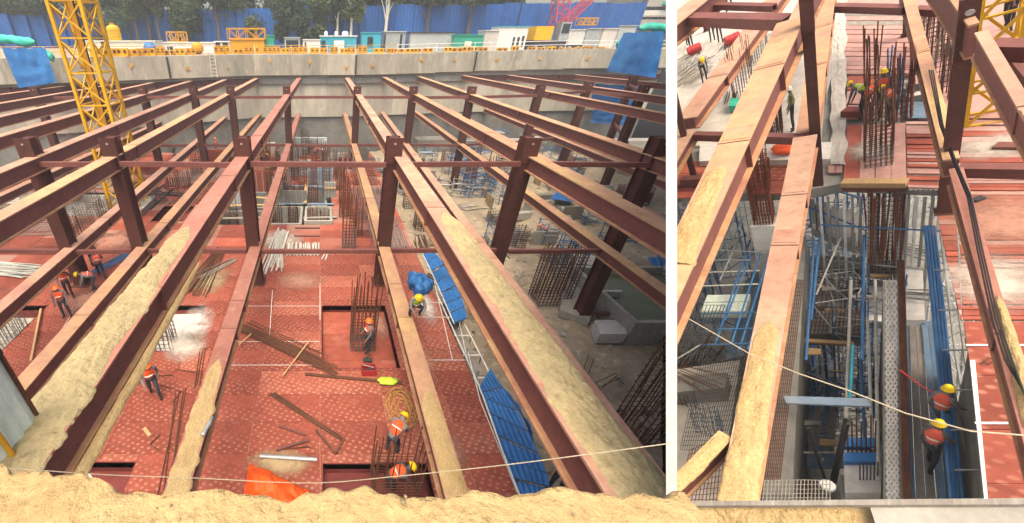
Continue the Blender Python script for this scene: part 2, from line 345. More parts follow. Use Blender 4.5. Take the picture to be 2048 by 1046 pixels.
def brace(S, A, B, w, label, group, name='cross_brace', m='primer'):
    A, B = V(A), V(B); mb = MB(); z = V((0, 0, 1)); n = (B-A).normalized(); s = n.cross(z).normalized()
    mb.par(A-s*w/2-z*.03, B-A, s*w, z*.03); mb.par(A-s*w/2-z*w*1.15, B-A, s*.03, z*(w*1.15-.032)); mb.par(A-s*w/2-z*(w*1.15+.03), B-A, s*w, z*.028)
    mb.par(A+s*(w/2-.03)-z*w*1.15, B-A, s*.03, z*(w*1.15-.032))
    return single(S, mb, name, M[m], label, 'steel brace', group)

_barcache = {}
def barmesh(h, r, m):
    k = (round(h, 1), r, m)
    if k not in _barcache:
        mb = MB(); hh = round(h, 1); mb.tube([(0, 0, 0), (.006*hh, 0, hh*.5), (0, .01*hh, hh)], r, 5); _barcache[k] = mb.mesh('bar', M[m])
    return _barcache[k]
def rebar_column(S, P, w, d, h, label, group='rebar columns rising from the decks', n=(5, 4), r=.018, m='rust', tie='rust', hoops=10, foot=0.0, hoop_to=.6, jit=.25, grey=None, name='rebar_column'):
    P = V(P); o = thing(S, name, label, 'rebar column', P, group)
    pts = []
    for i in range(n[0]):
        for j in range(n[1]):
            if 0 < i < n[0]-1 and 0 < j < n[1]-1: continue
            pts.append((-w/2+w*i/(n[0]-1), -d/2+d*j/(n[1]-1)))
    for x, y in pts:
        hh = h*(1-random.random()*jit)
        piece(barmesh(hh, r, m), 'bar', o, P+V((x, y, 0)), (random.uniform(-.02, .02), random.uniform(-.02, .02), random.random()*6))
    mb = MB(); e = r*1.6; path = []
    for k in range(hoops*4+1):
        c = [(-1, -1), (1, -1), (1, 1), (-1, 1)][k % 4]; path.append(P+V((c[0]*(w/2+e), c[1]*(d/2+e), .1+h*hoop_to*k/(hoops*4))))
    mb.tube(path, r*.75, 4)
    part(mb, 'tie_spiral', M[tie], o)
    if grey:                                     # bars still clean and cement-grey near the foot
        mb = MB()
        for x, y in pts: mb.tube([P+V((x, y, .0)), P+V((x, y, h*grey))], r*1.5, 5)
        part(mb, 'cement_coating', M['rebar_grey'], o, kind='stuff')
    return o

def tower(S, P, w, d, h, lv, label, m_='blue_steel', r=.03, group=None, name='scaffold_tower', rz=0.0, m2='galv'):
    P = V(P); o = thing(S, name, label, 'scaffold', P, group); ca, sa = math.cos(rz), math.sin(rz)
    def q(x, y, z): return P+V((x*ca-y*sa, x*sa+y*ca, z))
    c = [(-w/2, -d/2), (w/2, -d/2), (w/2, d/2), (-w/2, d/2)]
    for x, y in c: part(MB().tube([q(x, y, 0), q(x, y, h*random.uniform(.94, 1.06))], r, 6), 'standard', M[m_], o)
    for k in range(lv):
        z = h*(k+.6)/lv
        for (x0, y0), (x1, y1) in zip(c, c[1:]+c[:1]):
            part(MB().tube([q(x0*1.08, y0*1.08, z), q(x1*1.08, y1*1.08, z)], r*.85, 5), 'ledger', M[m_ if k % 2 == 0 else m2], o)
            if random.random() < .6: part(MB().tube([q(x0, y0, z), q(x1, y1, z-h*.9/lv)], r*.7, 5), 'brace', M[m_], o)
    return o
# people -----------------------------------------------------------------------------------------
POSE = {
 'stand': dict(pel=(0, 0, .95), spi=(0, .01, 1.16), che=(0, 0, 1.36), nec=(0, .01, 1.48), hd0=(0, .03, 1.56), hd1=(0, .04, 1.67),
   shL=(-.19, 0, 1.41), elL=(-.25, .02, 1.13), wrL=(-.24, .14, .92), shR=(.19, 0, 1.41), elR=(.25, .02, 1.13), wrR=(.23, .16, .93),
   hiL=(-.1, 0, .9), knL=(-.12, .03, .5), anL=(-.13, 0, .08), toL=(-.15, .16, .04), hiR=(.1, 0, .9), knR=(.12, .03, .5), anR=(.13, 0, .08), toR=(.15, .16, .04)),
 'walk': dict(pel=(0, 0, .93), spi=(0, .03, 1.14), che=(0, .05, 1.33), nec=(0, .07, 1.45), hd0=(0, .10, 1.53), hd1=(0, .12, 1.64),
   shL=(-.19, .04, 1.38), elL=(-.25, -.08, 1.12), wrL=(-.24, .02, .90), shR=(.19, .06, 1.38), elR=(.25, .16, 1.14), wrR=(.22, .34, 1.02),
   hiL=(-.1, 0, .88), knL=(-.11, .20, .52), anL=(-.12, .20, .08), toL=(-.13, .36, .05), hiR=(.1, 0, .88), knR=(.11, -.02, .48), anR=(.12, -.26, .12), toR=(.13, -.13, .04)),
 'bend': dict(pel=(0, -.1, .88), spi=(0, .06, 1.04), che=(0, .24, 1.14), nec=(0, .36, 1.17), hd0=(0, .44, 1.19), hd1=(0, .53, 1.23),
   shL=(-.19, .28, 1.12), elL=(-.23, .38, .86), wrL=(-.18, .48, .64), shR=(.19, .28, 1.12), elR=(.23, .40, .86), wrR=(.16, .50, .62),
   hiL=(-.1, -.1, .85), knL=(-.14, .04, .48), anL=(-.14, -.06, .08), toL=(-.16, .1, .04), hiR=(.1, -.1, .85), knR=(.14, .08, .48), anR=(.14, .02, .08), toR=(.16, .18, .04)),
 'crouch': dict(pel=(0, -.12, .36), spi=(0, -.02, .56), che=(0, .10, .74), nec=(0, .17, .85), hd0=(0, .22, .92), hd1=(0, .28, 1.01),
   shL=(-.19, .12, .77), elL=(-.25, .30, .58), wrL=(-.14, .46, .45), shR=(.19, .12, .77), elR=(.25, .30, .58), wrR=(.14, .46, .45),
   hiL=(-.1, -.1, .34), knL=(-.2, .26, .50), anL=(-.17, .02, .08), toL=(-.19, .17, .04), hiR=(.1, -.1, .34), knR=(.2, .26, .50), anR=(.17, .02, .08), toR=(.19, .17, .04)),
}
EDG = [('pel', 'spi', 's'), ('spi', 'che', 's'), ('che', 'nec', 's'), ('nec', 'hd0', 'k'), ('hd0', 'hd1', 'k'),
       ('pel', 'hiL', 'p'), ('hiL', 'knL', 'p'), ('knL', 'anL', 'p'), ('anL', 'toL', 'b'), ('pel', 'hiR', 'p'), ('hiR', 'knR', 'p'), ('knR', 'anR', 'p'), ('anR', 'toR', 'b'),
       ('che', 'shL', 's'), ('shL', 'elL', 's'), ('elL', 'wrL', 's'), ('che', 'shR', 's'), ('shR', 'elR', 's'), ('elR', 'wrR', 's')]
RAD = dict(pel=.135, spi=.125, che=.15, nec=.065, hd0=.085, hd1=.088, sh=.075, el=.05, wr=.036, hi=.098, kn=.068, an=.05, to=.045, fi=.011, pa=.034)
def skin_mesh(J, edges, rad, name, sub=1):
    names = []; ed = []
    for e in edges:
        for k in e[:2]:
            if k not in names: names.append(k)
        ed.append((names.index(e[0]), names.index(e[1])))
    me = bpy.data.meshes.new(name); me.from_pydata([J[k] for k in names], ed, []); ob = bpy.data.objects.new(name, me); col.objects.link(ob)
    md = ob.modifiers.new('skin', 'SKIN'); md.use_smooth_shade = True
    for i, k in enumerate(names):
        r = rad.get(k) or rad.get(k[:2]); me.skin_vertices[0].data[i].radius = (r, r); me.skin_vertices[0].data[i].use_root = (k == 'pel')
    sb = ob.modifiers.new('sub', 'SUBSURF'); sb.levels = sb.render_levels = sub
    dg = bpy.context.evaluated_depsgraph_get(); out = bpy.data.meshes.new_from_object(ob.evaluated_get(dg)); out.name = name
    bpy.data.objects.remove(ob); out.materials.clear(); return out
def segdist(p, a, b):
    d = b-a; t = max(0, min(1, (p-a).dot(d)/max(d.length_squared, 1e-9))); return (p-(a+d*t)).length
_pp = {}
def person_meshes(pose):
    if pose in _pp: return _pp[pose]
    J = dict(POSE[pose]); E = list(EDG)
    for s, sx in (('L', -1), ('R', 1)):
        el, wr = V(J['el'+s]), V(J['wr'+s]); d = (wr-el).normalized(); side = d.cross(V((0, 0, 1))); side = (side.normalized() if side.length > .1 else V((1, 0, 0)))*sx
        pa = wr+d*.075; J['pa'+s] = tuple(pa); E.append(('wr'+s, 'pa'+s, 'h'))
        for q in range(4):
            k1 = pa+d*.035+side*(.027*(q-1.5)); k2 = k1+d*(.035+.008*(q in (1, 2)))+V((0, .02, -.01)); J['fi%d%sa' % (q, s)] = tuple(k1); J['fi%d%sb' % (q, s)] = tuple(k2)
            E += [('pa'+s, 'fi%d%sa' % (q, s), 'h'), ('fi%d%sa' % (q, s), 'fi%d%sb' % (q, s), 'h')]
        t1 = wr+d*.035-side*.045; J['fi4'+s] = tuple(t1); E.append(('wr'+s, 'fi4'+s, 'h'))
    body = skin_mesh(J, E, RAD, 'body')
    h0, h1 = V(J['hd0']), V(J['hd1']); hx = (h1-h0).normalized()
    for mname in ('shirt', 'trousers', 'skin', 'black_rubber'): body.materials.append(M[mname])
    ix = dict(s=0, p=1, k=2, h=2, b=3)
    for p in body.polygons:
        c = p.center; best = min(E, key=lambda e: segdist(c, V(J[e[0]]), V(J[e[1]]))-RAD.get(e[0], RAD.get(e[0][:2], .02))*.5)
        p.material_index = ix[best[2]]; p.use_smooth = True
    tors = [e for e in EDG if e[0] in ('pel', 'spi', 'che') and e[1] in ('spi', 'che', 'shL', 'shR')]
    vr = dict(pel=.155, spi=.152, che=.178, sh=.122)
    vj = {k: J[k] for k in ('pel', 'spi', 'che', 'shL', 'shR')}
    vj['pel'] = tuple(V(J['pel']).lerp(V(J['spi']), .15))
    vest = skin_mesh(vj, tors, vr, 'vest')
    for p in vest.polygons: p.use_smooth = True
    # band: ring round the spine between spi and che
    bm_ = MB(); ax = (V(J['che'])-V(J['spi'])); c = V(J['spi']).lerp(V(J['che']), .3)
    bm_.lathe([(.176, -.016), (.179, 0), (.176, .016)], 14, c, ax); band = bm_.mesh('reflective_band', M['reflective'], smooth=True)
    hm = MB(); hc = h1-hx*.03
    hm.lathe([(.150, -.005), (.150, .006), (.122, .012), (.116, .055), (.09, .095), (.048, .117), (.012, .122)], 14, hc, hx+V((0, -.15, 0)))
    helm = hm.mesh('helmet', M['helmet_orange'], smooth=True)
    # face: nose and eyes
    fc = MB(); fw = V((0, 1, 0)); fw = (fw-hx*fw.dot(hx)).normalized(); mid = h0.lerp(h1, .45)
    fc.par(mid+fw*.075-V((.011, 0, 0))-hx*.02, V((.022, 0, 0)), fw*.028, hx*.035)
    nose = fc.mesh('nose', M['skin'])
    ey = MB()
    for sx in (-.032, .032): ey.par(mid+fw*.08+V((sx-.012, 0, 0))+hx*.022, V((.024, 0, 0)), fw*.012, hx*.012)
    eyes = ey.mesh('eye_pair', M['black_rubber'])
    _pp[pose] = (body, vest, band, helm, nose, eyes); return _pp[pose]
_ppm = {}
def person(S, P, pose, rz, label, vest='vest', helm='helmet_orange', group=None, sx=1.0, sc_=1.0, held=None):
    body, ve, band, he, nose, eyes = person_meshes(pose)
    o = bpy.data.objects.new('person', None); col.objects.link(o); tag(o, label, 'person', group)
    o.matrix_world = S.M @ Matrix.Translation(V(P)) @ Matrix.Rotation(rz, 4, 'Z') @ Matrix.Diagonal((sx*sc_, sx*sc_, sc_, 1))
    def ch(me, name, mt=None):
        if mt:
            k = (me.name, mt)
            if k not in _ppm: q = me.copy(); q.materials.clear(); q.materials.append(M[mt]); _ppm[k] = q
            me = _ppm[k]
        c = bpy.data.objects.new(name, me); col.objects.link(c); c.parent = o; return c
    b = ch(body, 'body'); v = ch(ve, 'vest', vest); bd = ch(band, 'reflective_band'); bd.parent = v
    ch(he, 'helmet', helm); n = ch(nose, 'nose'); n.parent = b; e = ch(eyes, 'eye_pair'); e.parent = b
    return o
# ================================================================ SITE 1: the big pit
ZG, ZU, ZL, ZF = 10.2, 7.3, 2.5, -2.8        # ground, upper struts, lower struts, dirt floor
def pxof(P):
    q = V(P)-EYE; return PX+q.dot(c_r)/q.dot(c_f)*FPX
def clip_near(A, B, lim=1347.0, pad=.31):      # move the near end A along the line until it clears the partition wall
    A, B = V(A), V(B)
    if pxof(A+V((pad, 0, 0))) <= lim and (A-EYE).dot(c_f) > 0: return A
    lo, hi = 0.0, 1.0
    for _ in range(40):
        m = (lo+hi)/2; P = A.lerp(B, m)+V((pad, 0, 0))
        ok = (P-EYE).dot(c_f) > .3 and pxof(P) <= lim
        if ok: hi = m
        else: lo = m
    return A.lerp(B, hi)
def fx(px, Y, z=ZG):                           # x of column px at distance Y and height z
    return (px-PX)/FPX*(Y*math.cos(PIT)+(12-z)*math.sin(PIT))
def zrow(px, Y, py):                           # height seen at row py at distance Y
    return S1.up(V((fx(px, Y), Y, 0)), py)

# partition wall between the two pits: its level top is at eye height, it leans a little
mb = MB(); col_r = pixray(1343, PY).normalized(); wn = (col_r.cross(c_u)).normalized()
def wallpt(dist, z):                           # point of the wall plane at that distance along the pit, at height z
    P = EYE+col_r*dist; return P+c_u*((z-P.z)/c_u.z)
th = 22/FPX*5.2*FPX/math.hypot(703, FPX)*FPX/math.hypot(703, FPX)
wroot = thing(S1, 'partition_wall', 'tall pale concrete partition wall standing between the two excavation pits', 'wall', wallpt(20, -8))
dd = [5.2, 9, 13, 18, 24, 31, 40, 52, 66]
for i in range(len(dd)-1):
    for z0, z1 in ((-9, -2), (-2, 5), (5, 12.9)):
        a, b = dd[i]+.0, dd[i+1]-.02
        m_ = MB(); P = [wallpt(a, z0+.01), wallpt(b, z0+.01), wallpt(b, z1-.01), wallpt(a, z1-.01)]
        m_.v = [p-wn*th/2 for p in P]+[p+wn*th/2 for p in P]
        m_.f = [(0, 1, 2, 3), (7, 6, 5, 4), (0, 4, 5, 1), (1, 5, 6, 2), (2, 6, 7, 3), (3, 7, 4, 0)]; m_.m = [0]*6
        part(m_, 'wall_panel', M['whitewash'], wroot)

# ---- perimeter wall line, ground behind it
WP = [(-75, 36), (-31, 47.5), (-9, 58.3), (5, 59.2), (23, 63.2), (64, 66)]
def wy(x):
    for (x0, y0), (x1, y1) in zip(WP, WP[1:]):
        if x <= x1: return y0+(y1-y0)*(x-x0)/(x1-x0)
    return WP[-1][1]
def wtop(x): return ZG+max(0, min(.55, (x-8)*.018))
xs = [-62, -52, -43, -35, -31, -25, -19, -14, -9, -4, 1, 5, 11, 17, 23, 30, 37, 44, 49, 53.5]
wl = thing(S1, 'retaining_wall', 'long weathered concrete retaining wall along the far side of the pit', 'wall', (0, 58, -6))
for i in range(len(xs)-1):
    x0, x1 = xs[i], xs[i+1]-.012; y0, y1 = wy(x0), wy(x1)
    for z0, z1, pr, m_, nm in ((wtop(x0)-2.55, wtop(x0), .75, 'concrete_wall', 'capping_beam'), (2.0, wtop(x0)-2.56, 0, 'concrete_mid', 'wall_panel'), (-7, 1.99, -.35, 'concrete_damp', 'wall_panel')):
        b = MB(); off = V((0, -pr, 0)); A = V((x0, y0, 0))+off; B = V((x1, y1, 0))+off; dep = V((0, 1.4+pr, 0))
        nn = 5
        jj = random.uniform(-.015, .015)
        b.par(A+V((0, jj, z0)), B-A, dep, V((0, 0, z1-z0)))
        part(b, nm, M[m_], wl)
    if i % 1 == 0:                                # rusty anchor stains
        xx = (x0+x1)/2+random.uniform(-1, 1); b = MB(); pts = []
        for k in range(12):
            t = k/12*6.283; rr = random.uniform(.12, .36); pts.append((math.cos(t)*rr*1.2, math.sin(t)*rr))
        c = V((xx, wy(xx)-.835, wtop(xx)-random.uniform(.8, 1.6)))
        n0 = len(b.v); b.v += [c+V((p, p*(wy(xx+1)-wy(xx)), q)) for p, q in pts]+[c+V((0, -.03, 0))]
        for k in range(12): b.f.append((n0+k, n0+(k+1) % 12, n0+12)); b.m.append(0)
        part(b, 'anchor_stain', M['stain'], wl)
    if i in (6, 11, 14):                            # drain pipe down the wall joint
        b = MB(); b.tube([(x0, y0-.95, wtop(x0)-.1), (x0, y0-.95, wtop(x0)-2.5)], .12, 8); part(b, 'drain_pipe', M['dark_steel'], wl)
# waler along the upper struts
for i in range(len(xs)-1):
    b = MB(); A = V((xs[i], wy(xs[i])-.32, ZU-.75)); B = V((xs[i+1]-.1, wy(xs[i+1]-.1)-.32, ZU-.75)); b.par(A, B-A, V((0, .3, 0)), V((0, 0, .72)))
    part(b, 'waler', M['primer_dark'] if i < 8 or i > 13 else M['concrete_damp'], wl)
b = MB()
n0 = 0
pl = [V((x, wy(x)+1.2, ZG-.004)) for x in xs]
far = [V((fx(1338, 128), 128, ZG-.004)), V((-130, 128, ZG-.004)), V((-130, wy(-62), ZG-.004))]
b.v = pl+far; b.f = [tuple(range(len(b.v)))]; b.m = [0]
single(S1, b, 'ground', M['ground'], kind='structure')

# ---- floors inside the pit
def gridfloor(name, m_, poly_x, y0, y1, z, nx, ny, amp, sc_=.25):
    b = MB()
    def fn(u, v):
        y = y0+(y1-y0)*v**1.4; x0, x1 = poly_x(y); x = x0+(x1-x0)*u
        return (x, y, z+amp*(noise.fractal(V((x*sc_, y*sc_, 3)), 1, 2, 4)))
    b.grid(fn, nx, ny); return single(S1, b, name, M[m_], kind='structure', smooth=True)
def edge_x(y, z):                                # where the partition cuts a floor
    return min(60, fx(1336, y, z))
gridfloor('pit_floor', 'pit_dirt', lambda y: (4.5, edge_x(y, ZF+.6)), .6, 58, ZF, 60, 70, .55)
gridfloor('sub_floor', 'concrete_damp', lambda y: (-60, 5.5), .6, 62, -3.4, 20, 20, .2)

# foreground soil bank where the photographer stands
b = MB()
def fn(u, v):
    x = -2.6+4.3*u; e = .93+.05*noise.noise(V((x*3, 0, 0)))+.03*noise.noise(V((x*11, 1, 0)))-(.0 if x > -.75 else .16*(x+.75))
    if v < .8: y = -1.2+(e+1.2)*(v/.8); z = ZG+.03*noise.fractal(V((x*3, y*3, 0)), 1, 2, 5)-.02+.008*noise.noise(V((x*24, y*24, 2)))+.006*noise.noise(V((x*60, y*60, 2)))
    else: k = (v-.8)/.2; y = e+.10*k+.02*noise.noise(V((x*9, k*3, 5))); z = ZG-.02-1.6*k**1.3+.03*noise.fractal(V((x*5, k*4, 8)), 1, 2, 4)
    return (x, y, z)
b.grid(fn, 420, 150); single(S1, b, 'soil_bank', M['soil'], kind='structure', smooth=True)
b = MB()
for k in range(130):                              # stones and crumbs
    x = random.uniform(-1.2, 1.3); y = random.uniform(.35, .93); r = random.choice([.004, .005, .006, .009, .014])
    b.lathe([(r*.5, -r*.5), (r, 0), (r*.7, r*.5), (r*.2, r*.7)], 6, (x, y, ZG+.01+.035*noise.fractal(V((x*3, y*3, 0)), 1, 2, 5)-.02), (random.uniform(-.5, .5), random.uniform(-.5, .5), 1))
single(S1, b, 'pebble_scatter', M['soil_heap'], 'loose pebbles lying on the yellow soil bank', 'pebbles', kind='stuff')

# ---- struts
LU = 'long red-brown steel strut of the upper level spanning the pit, top flange bare'
GU, GL = 'upper level struts of the big pit', 'lower level struts of the big pit'
UP = [(-3.9, 1.0, -2.95, 'flange_near', 'upper strut with a thick soil ridge on it beside the corrugated fence sheet', [.10, .235, .36, .52, .74]),
      (3.75, 1.0, 3.85, 'flange', 'upper strut with a grey-yellow soil ridge beside the blue tarpaulin', [.16, .3, .46, .6, .72]),
      (10.3, 1.0, 9.3, 'flange_ochre', None, [.25, .5, .75]), (16.3, 1.0, 14.6, 'flange_ochre', None, [.3, .6]),
      (28.5, 4.0, 21.7, 'flange_ochre', None, [.5]), (38, 8, 28.8, 'flange', None, []), (50, 20, 39.5, 'flange', None, []),
      (-10.1, 3.0, -8.9, 'flange_ochre', 'upper strut with mustard dust running past the worker pair in the left bay', [.3, .6]),
      (-13.5, 4.0, -12.9, 'flange', None, [.4]), (-18.8, 5.0, -17.0, 'flange', None, [.5]), (-24, 8, -21.2, 'flange', None, []), (-29.5, 20, -25, 'flange', None, []), (-35, 25, -30, 'flange', None, [])]
for x0, y0, x1, top, lab, sp in UP:
    B = V((x1, wy(x1)-.33, ZU)); A = clip_near((x0, y0, ZU), B); cx_ = 1344 if A.y > y0+.01 else None
    if lab is None: lab, g = LU, GU
    else: g = GU
    beam(S1, A, B, .62, .68, lab, g, top, sp, cutx=cx_)
LWL = 'lower level steel strut seen between the upper ones, dusty top flange'
LO = [(-3.55, 1.0, -3.2, 'flange_near', 'lower strut carrying pale soil and a plastic bottle over the dotted deck', [.17, .2, .28, .5]),
      (3.3, 1.0, 3.75, 'flange_ochre', 'lower strut on which the worker with blue cloth crouches', [.18, .22, .4, .6]),
      (8.4, 1.0, 9.5, 'flange', None, [.2, .23, .55]), (15.4, 1.0, 14.7, 'flange_ochre', None, [.4]), (21.5, 3, 20.5, 'flange', None, []), (27.5, 5, 26.5, 'flange', None, []),
      (-9.65, 4.0, -9.0, 'flange_ochre', None, [.14, .3]), (-13.2, 6.0, -13.6, 'flange', None, [.3]), (-18.6, 8, -17.6, 'flange', None, []), (-23.5, 10, -21.5, 'flange', None, [])]
for x0, y0, x1, top, lab, sp in LO:
    B = V((x1, wy(x1)+.3, ZL)); A = clip_near((x0, y0, ZL), B); cx_ = 1344 if A.y > y0+.01 else None
    beam(S1, A, B, .60, .60, lab or LWL, GL, top, sp, cutx=cx_)
# posts in two rows
PR = 'dark red steel post with a bolted head plate in the near post row'
PB = 'dark red steel post in the far post row'
ROWA = [(-13.55, 17.6), (-9.75, 17.7), (-3.6, 17.7), (3.45, 17.7), (9.75, 17.7), (15.85, 17.7)]
PRL = ['head-plated post beside the two walking orange helmet workers', 'head-plated post beside the low rebar cage', 'head-plated post beside the fanned pale pipes', 'head-plated post behind the strut worker with blue cloth', 'head-plated post standing in the dirt near the heavy rebar cage', 'head-plated post in the dirt beside the water tank']
for (x, y), lb in zip(ROWA, PRL): post(S1, (x, y, 0), ZF if x > 6 else 0, 8.1, .66, lb, 'near row posts of the big pit')
ROWB = [(-28, 40), (-22, 40.2), (-17.6, 40.4), (-12.6, 40.5), (-8.9, 40.5), (-3.3, 40.5), (3.7, 40.5), (9.3, 40.5), (15.1, 40.5), (22.7, 42), (29.5, 45), (33, 41.5), (39.5, 52)]
for x, y in ROWB:
    if pxof((x+.6, y, 4)) < 1332: post(S1, (x, y, 0), ZF if x > 6 else 0, 7.95, .66, PB, 'far row posts of the big pit')
BRL = 'thin red steel brace tying neighbouring posts of the big pit'
for row, zt in ((ROWA, 7.05), (ROWA, 2.38), (ROWB, 7.15), (ROWB, 2.45)):
    for (xa, ya), (xb, yb) in zip(row, row[1:]):
        if pxof((xb, yb, 3)) > 1330: continue
        off = -.36 if zt < 5 else -.36
        brace(S1, (xa+.34, ya+off, zt+random.uniform(-.04, .04)), (xb-.34, yb+off, zt+random.uniform(-.04, .04)), .17 if row is ROWA else .2, 'thin red steel brace between %s posts at the level of the %s struts' % ('near row' if row is ROWA else 'far row', 'upper' if zt > 5 else 'lower'), '%s braces of the %s post row' % ('upper' if zt > 5 else 'lower', 'near' if row is ROWA else 'far'))
b0 = V((16.2, 17.4, -1.9)); brace(S1, b0, S1.at(1334, 628, -1.9), .16, 'low red brace crossing above the concrete water tank', None)
brace(S1, S1.at(-4, 498, 2.3), (-13.9, 17.3, 2.38), .17, 'thin red brace running from the left end post towards the pit side', None)

# soil ridges lying on struts
def heap(S, A, B, w0, w1, h, name, label, m_='soil_heap', seed=0, shift=0.0, n=120, z0=.0, cutx=None):
    A, B = V(A), V(B); D = B-A; nn = D.normalized(); s = nn.cross(V((0, 0, 1))).normalized(); b = MB(); L = D.length; lim = w0*.42
    def fn(u, v):
        t = v*2-1; y = u*L; sd_ = 1 if t > 0 else -1
        edge = 1+.30*noise.noise(V((y*.9, seed+sd_*5, 0)))+.22*noise.noise(V((y*3.1, seed+sd_*5, 4)))+.10*noise.noise(V((y*9, seed+sd_*5, 9)))
        ww = (w0+(w1-w0)*u)*edge*(1 if u < .9 else max(.02, (1-((u-.9)/.1)**2)))
        pro = max(0, 1-abs(t)**2.6)
        q = V((y*2.0, t*w0*2.0, seed))
        zz = h*pro*(.8+.55*noise.noise(q*.5)+.45*noise.noise(q*1.6)+.28*noise.noise(q*4.1)+.2*noise.noise(q*9)+.14*noise.noise(q*21))*(1 if u < .85 else max(0, (1-u)/.15)**.6)
        x = t*ww/2+shift; e = max(0, abs(x)-lim)
        p = A+D*u+s*x+V((0, 0, zz+z0-e*.5-(.03 if abs(t) > .97 else 0)))
        if cutx is not None:
            q2 = slide(S, p, D, cutx)
            if (q2-p).dot(D) > 0: p = q2
        return p
    b.grid(fn, n if h < .075 else 420, 26 if h < .075 else 40)
    return single(S, b, name, M[m_], label, 'soil', kind='stuff', smooth=True)
heap(S1, (-3.95, 1.0, ZU), (-3.78, 9.9, ZU), 1.0, .56, .09, 'soil_ridge', 'yellow soil ridge heaped on the upper strut beside the fence sheet', seed=3, shift=-.08)
heap(S1, (3.82, 1.0, ZU), (3.82, 10.9, ZU), .92, .56, .085, 'soil_ridge', 'grey-yellow soil ridge heaped on the upper strut beside the blue tarpaulin', seed=9, shift=.10)
heap(S1, (-3.55, 1.0, ZL), (-3.5, 9.3, ZL), .74, .54, .07, 'soil_layer', 'thin pale soil layer on the lower strut with the plastic bottle', 'soil', seed=14)
heap(S1, (3.32, 1.0, ZL), (3.36, 8.0, ZL), .72, .5, .07, 'soil_layer', 'thin pale soil layer on the lower strut nearest the blue tarpaulin', 'soil', seed=21)
for xx, nm in ((-3.60, 'fence sheet'), ):
    heap(S1, (xx+.0, 1.0, ZU-.63), (xx+.12, 9.0, ZU-.63), .20, .10, .05, 'soil_layer', 'narrow soil line on the bottom flange of the upper strut beside the fence sheet', 'soil', seed=31, shift=.12)

# ---- formwork deck in sheets, with dropped openings
DX0, DX1, DY0, DY1 = -34.16, 6.3, 1.3, 46.0
HOLES = [(-8.0, -6.0, 12.2, 15.5), (.1, 3.4, 11.2, 15.5), (-7.9, -6.1, 4.2, 7.1), (.1, 3.5, 4.0, 7.05), (-17, -14.3, 11.0, 15.5), (-16, -13.4, 21, 23.9), (-8.2, 1.0, 25.4, 34.0),
         (-34.2, -17.5, 27, 33), (-5, 3.0, 42, 46), (-13, -10.5, 26, 29)]
deck = tag(bpy.data.objects.new('formwork_deck', None), kind='structure'); col.objects.link(deck); LOC[deck] = V((0, 0, 0))
def cut(rects, h):
    out = []
    for a, b_, c, d in rects:
        x0, x1, y0, y1 = max(a, h[0]), min(b_, h[1]), max(c, h[2]), min(d, h[3])
        if x0 >= x1 or y0 >= y1: out.append((a, b_, c, d)); continue
        if a < x0: out.append((a, x0, c, d))
        if x1 < b_: out.append((x1, b_, c, d))
        if c < y0: out.append((x0, x1, c, y0))
        if y1 < d: out.append((x0, x1, y1, d))
    return out
cells = []
ny = 0; y = DY0
while y < DY1:
    x = DX0; k = 0
    while x < DX1-.05:
        x2 = min(x+2.44, DX1); y2 = min(y+1.22, DY1); cells.append((x, x2, y, y2)); x = x2
    y += 1.22
farm = MB(); panels = 0; _sheet = {}
for c in cells:
    rs = [c]
    for h in HOLES: rs = cut(rs, h)
    for a, b_, c0, d0 in rs:
        if b_-a < .08 or d0-c0 < .08: continue
        cx, cy = (a+b_)/2, (c0+d0)/2
        g = .006 if random.random() < .55 else .016
        zz = random.uniform(-.006, .004)
        near = cy < 21.5 and cx > -16 and panels < 285
        if near:
            mt = 'deck_dusty' if (cx > 1 and random.random() < .35) or random.random() < .08 or (cx > 4 and random.random() < .4) else 'deck'
            key = (round(b_-a-g, 2), round(d0-c0-g, 2), mt)
            if key not in _sheet:
                q = MB(); q.box(-key[0]/2, key[0]/2, -key[1]/2, key[1]/2, -.018, 0); _sheet[key] = q.mesh('plywood_sheet', M[mt])
            o = piece(_sheet[key], 'plywood_sheet', deck, (cx, cy, zz)); panels += 1
        else: farm.box(a+g/2, b_-g/2, c0+g/2, d0-g/2, zz-.018, zz)
part(farm, 'plywood_sheets_beyond', M['deck_far'], deck, kind='stuff')
u = MB()                                            # substrate under the joints (pale cement in the gaps), beams under the edges
for c in [(DX0, DX1, DY0, DY1)]:
    rs = [c]
    for h in HOLES: rs = cut(rs, h)
    for a, b_, c0, d0 in rs: u.box(a, b_, c0, d0, -.30, -.030)
part(u, 'substrate', M['deck_pale'], deck)
jl = MB()                                           # sealing tape along some joints
for py_, xa, xb in ((612, 480, 645), (683, 470, 640), (730, 455, 635)):
    A = S1.at(xa, py_, .006); B = S1.at(xb, py_, .006); B.y = A.y; jl.bar(A, B, .024, .003)
for xa, ya, xb, yb in ((545, 580, 538, 690), (640, 565, 640, 640), (900, 560, 935, 720), (868, 560, 905, 720)): 
    A = S1.at(xa, ya, .009); B = S1.at(xb, yb, .009); jl.bar(A, B, .03, .003)
for xa, ya, xb, yb in ((820, 720, 930, 720), (835, 634, 905, 634), (832, 605, 885, 605), (1034, 984, 960, 800), (960, 800, 935, 700), (60, 765, 160, 600), (0, 760, 110, 755), (80, 735, 175, 645)):
    A = S1.at(xa, ya, .012); B = S1.at(xb, yb, .012); jl.bar(A, B, .035, .003)
part(jl, 'joint_tape', M['white_paint'], deck, kind='stuff')
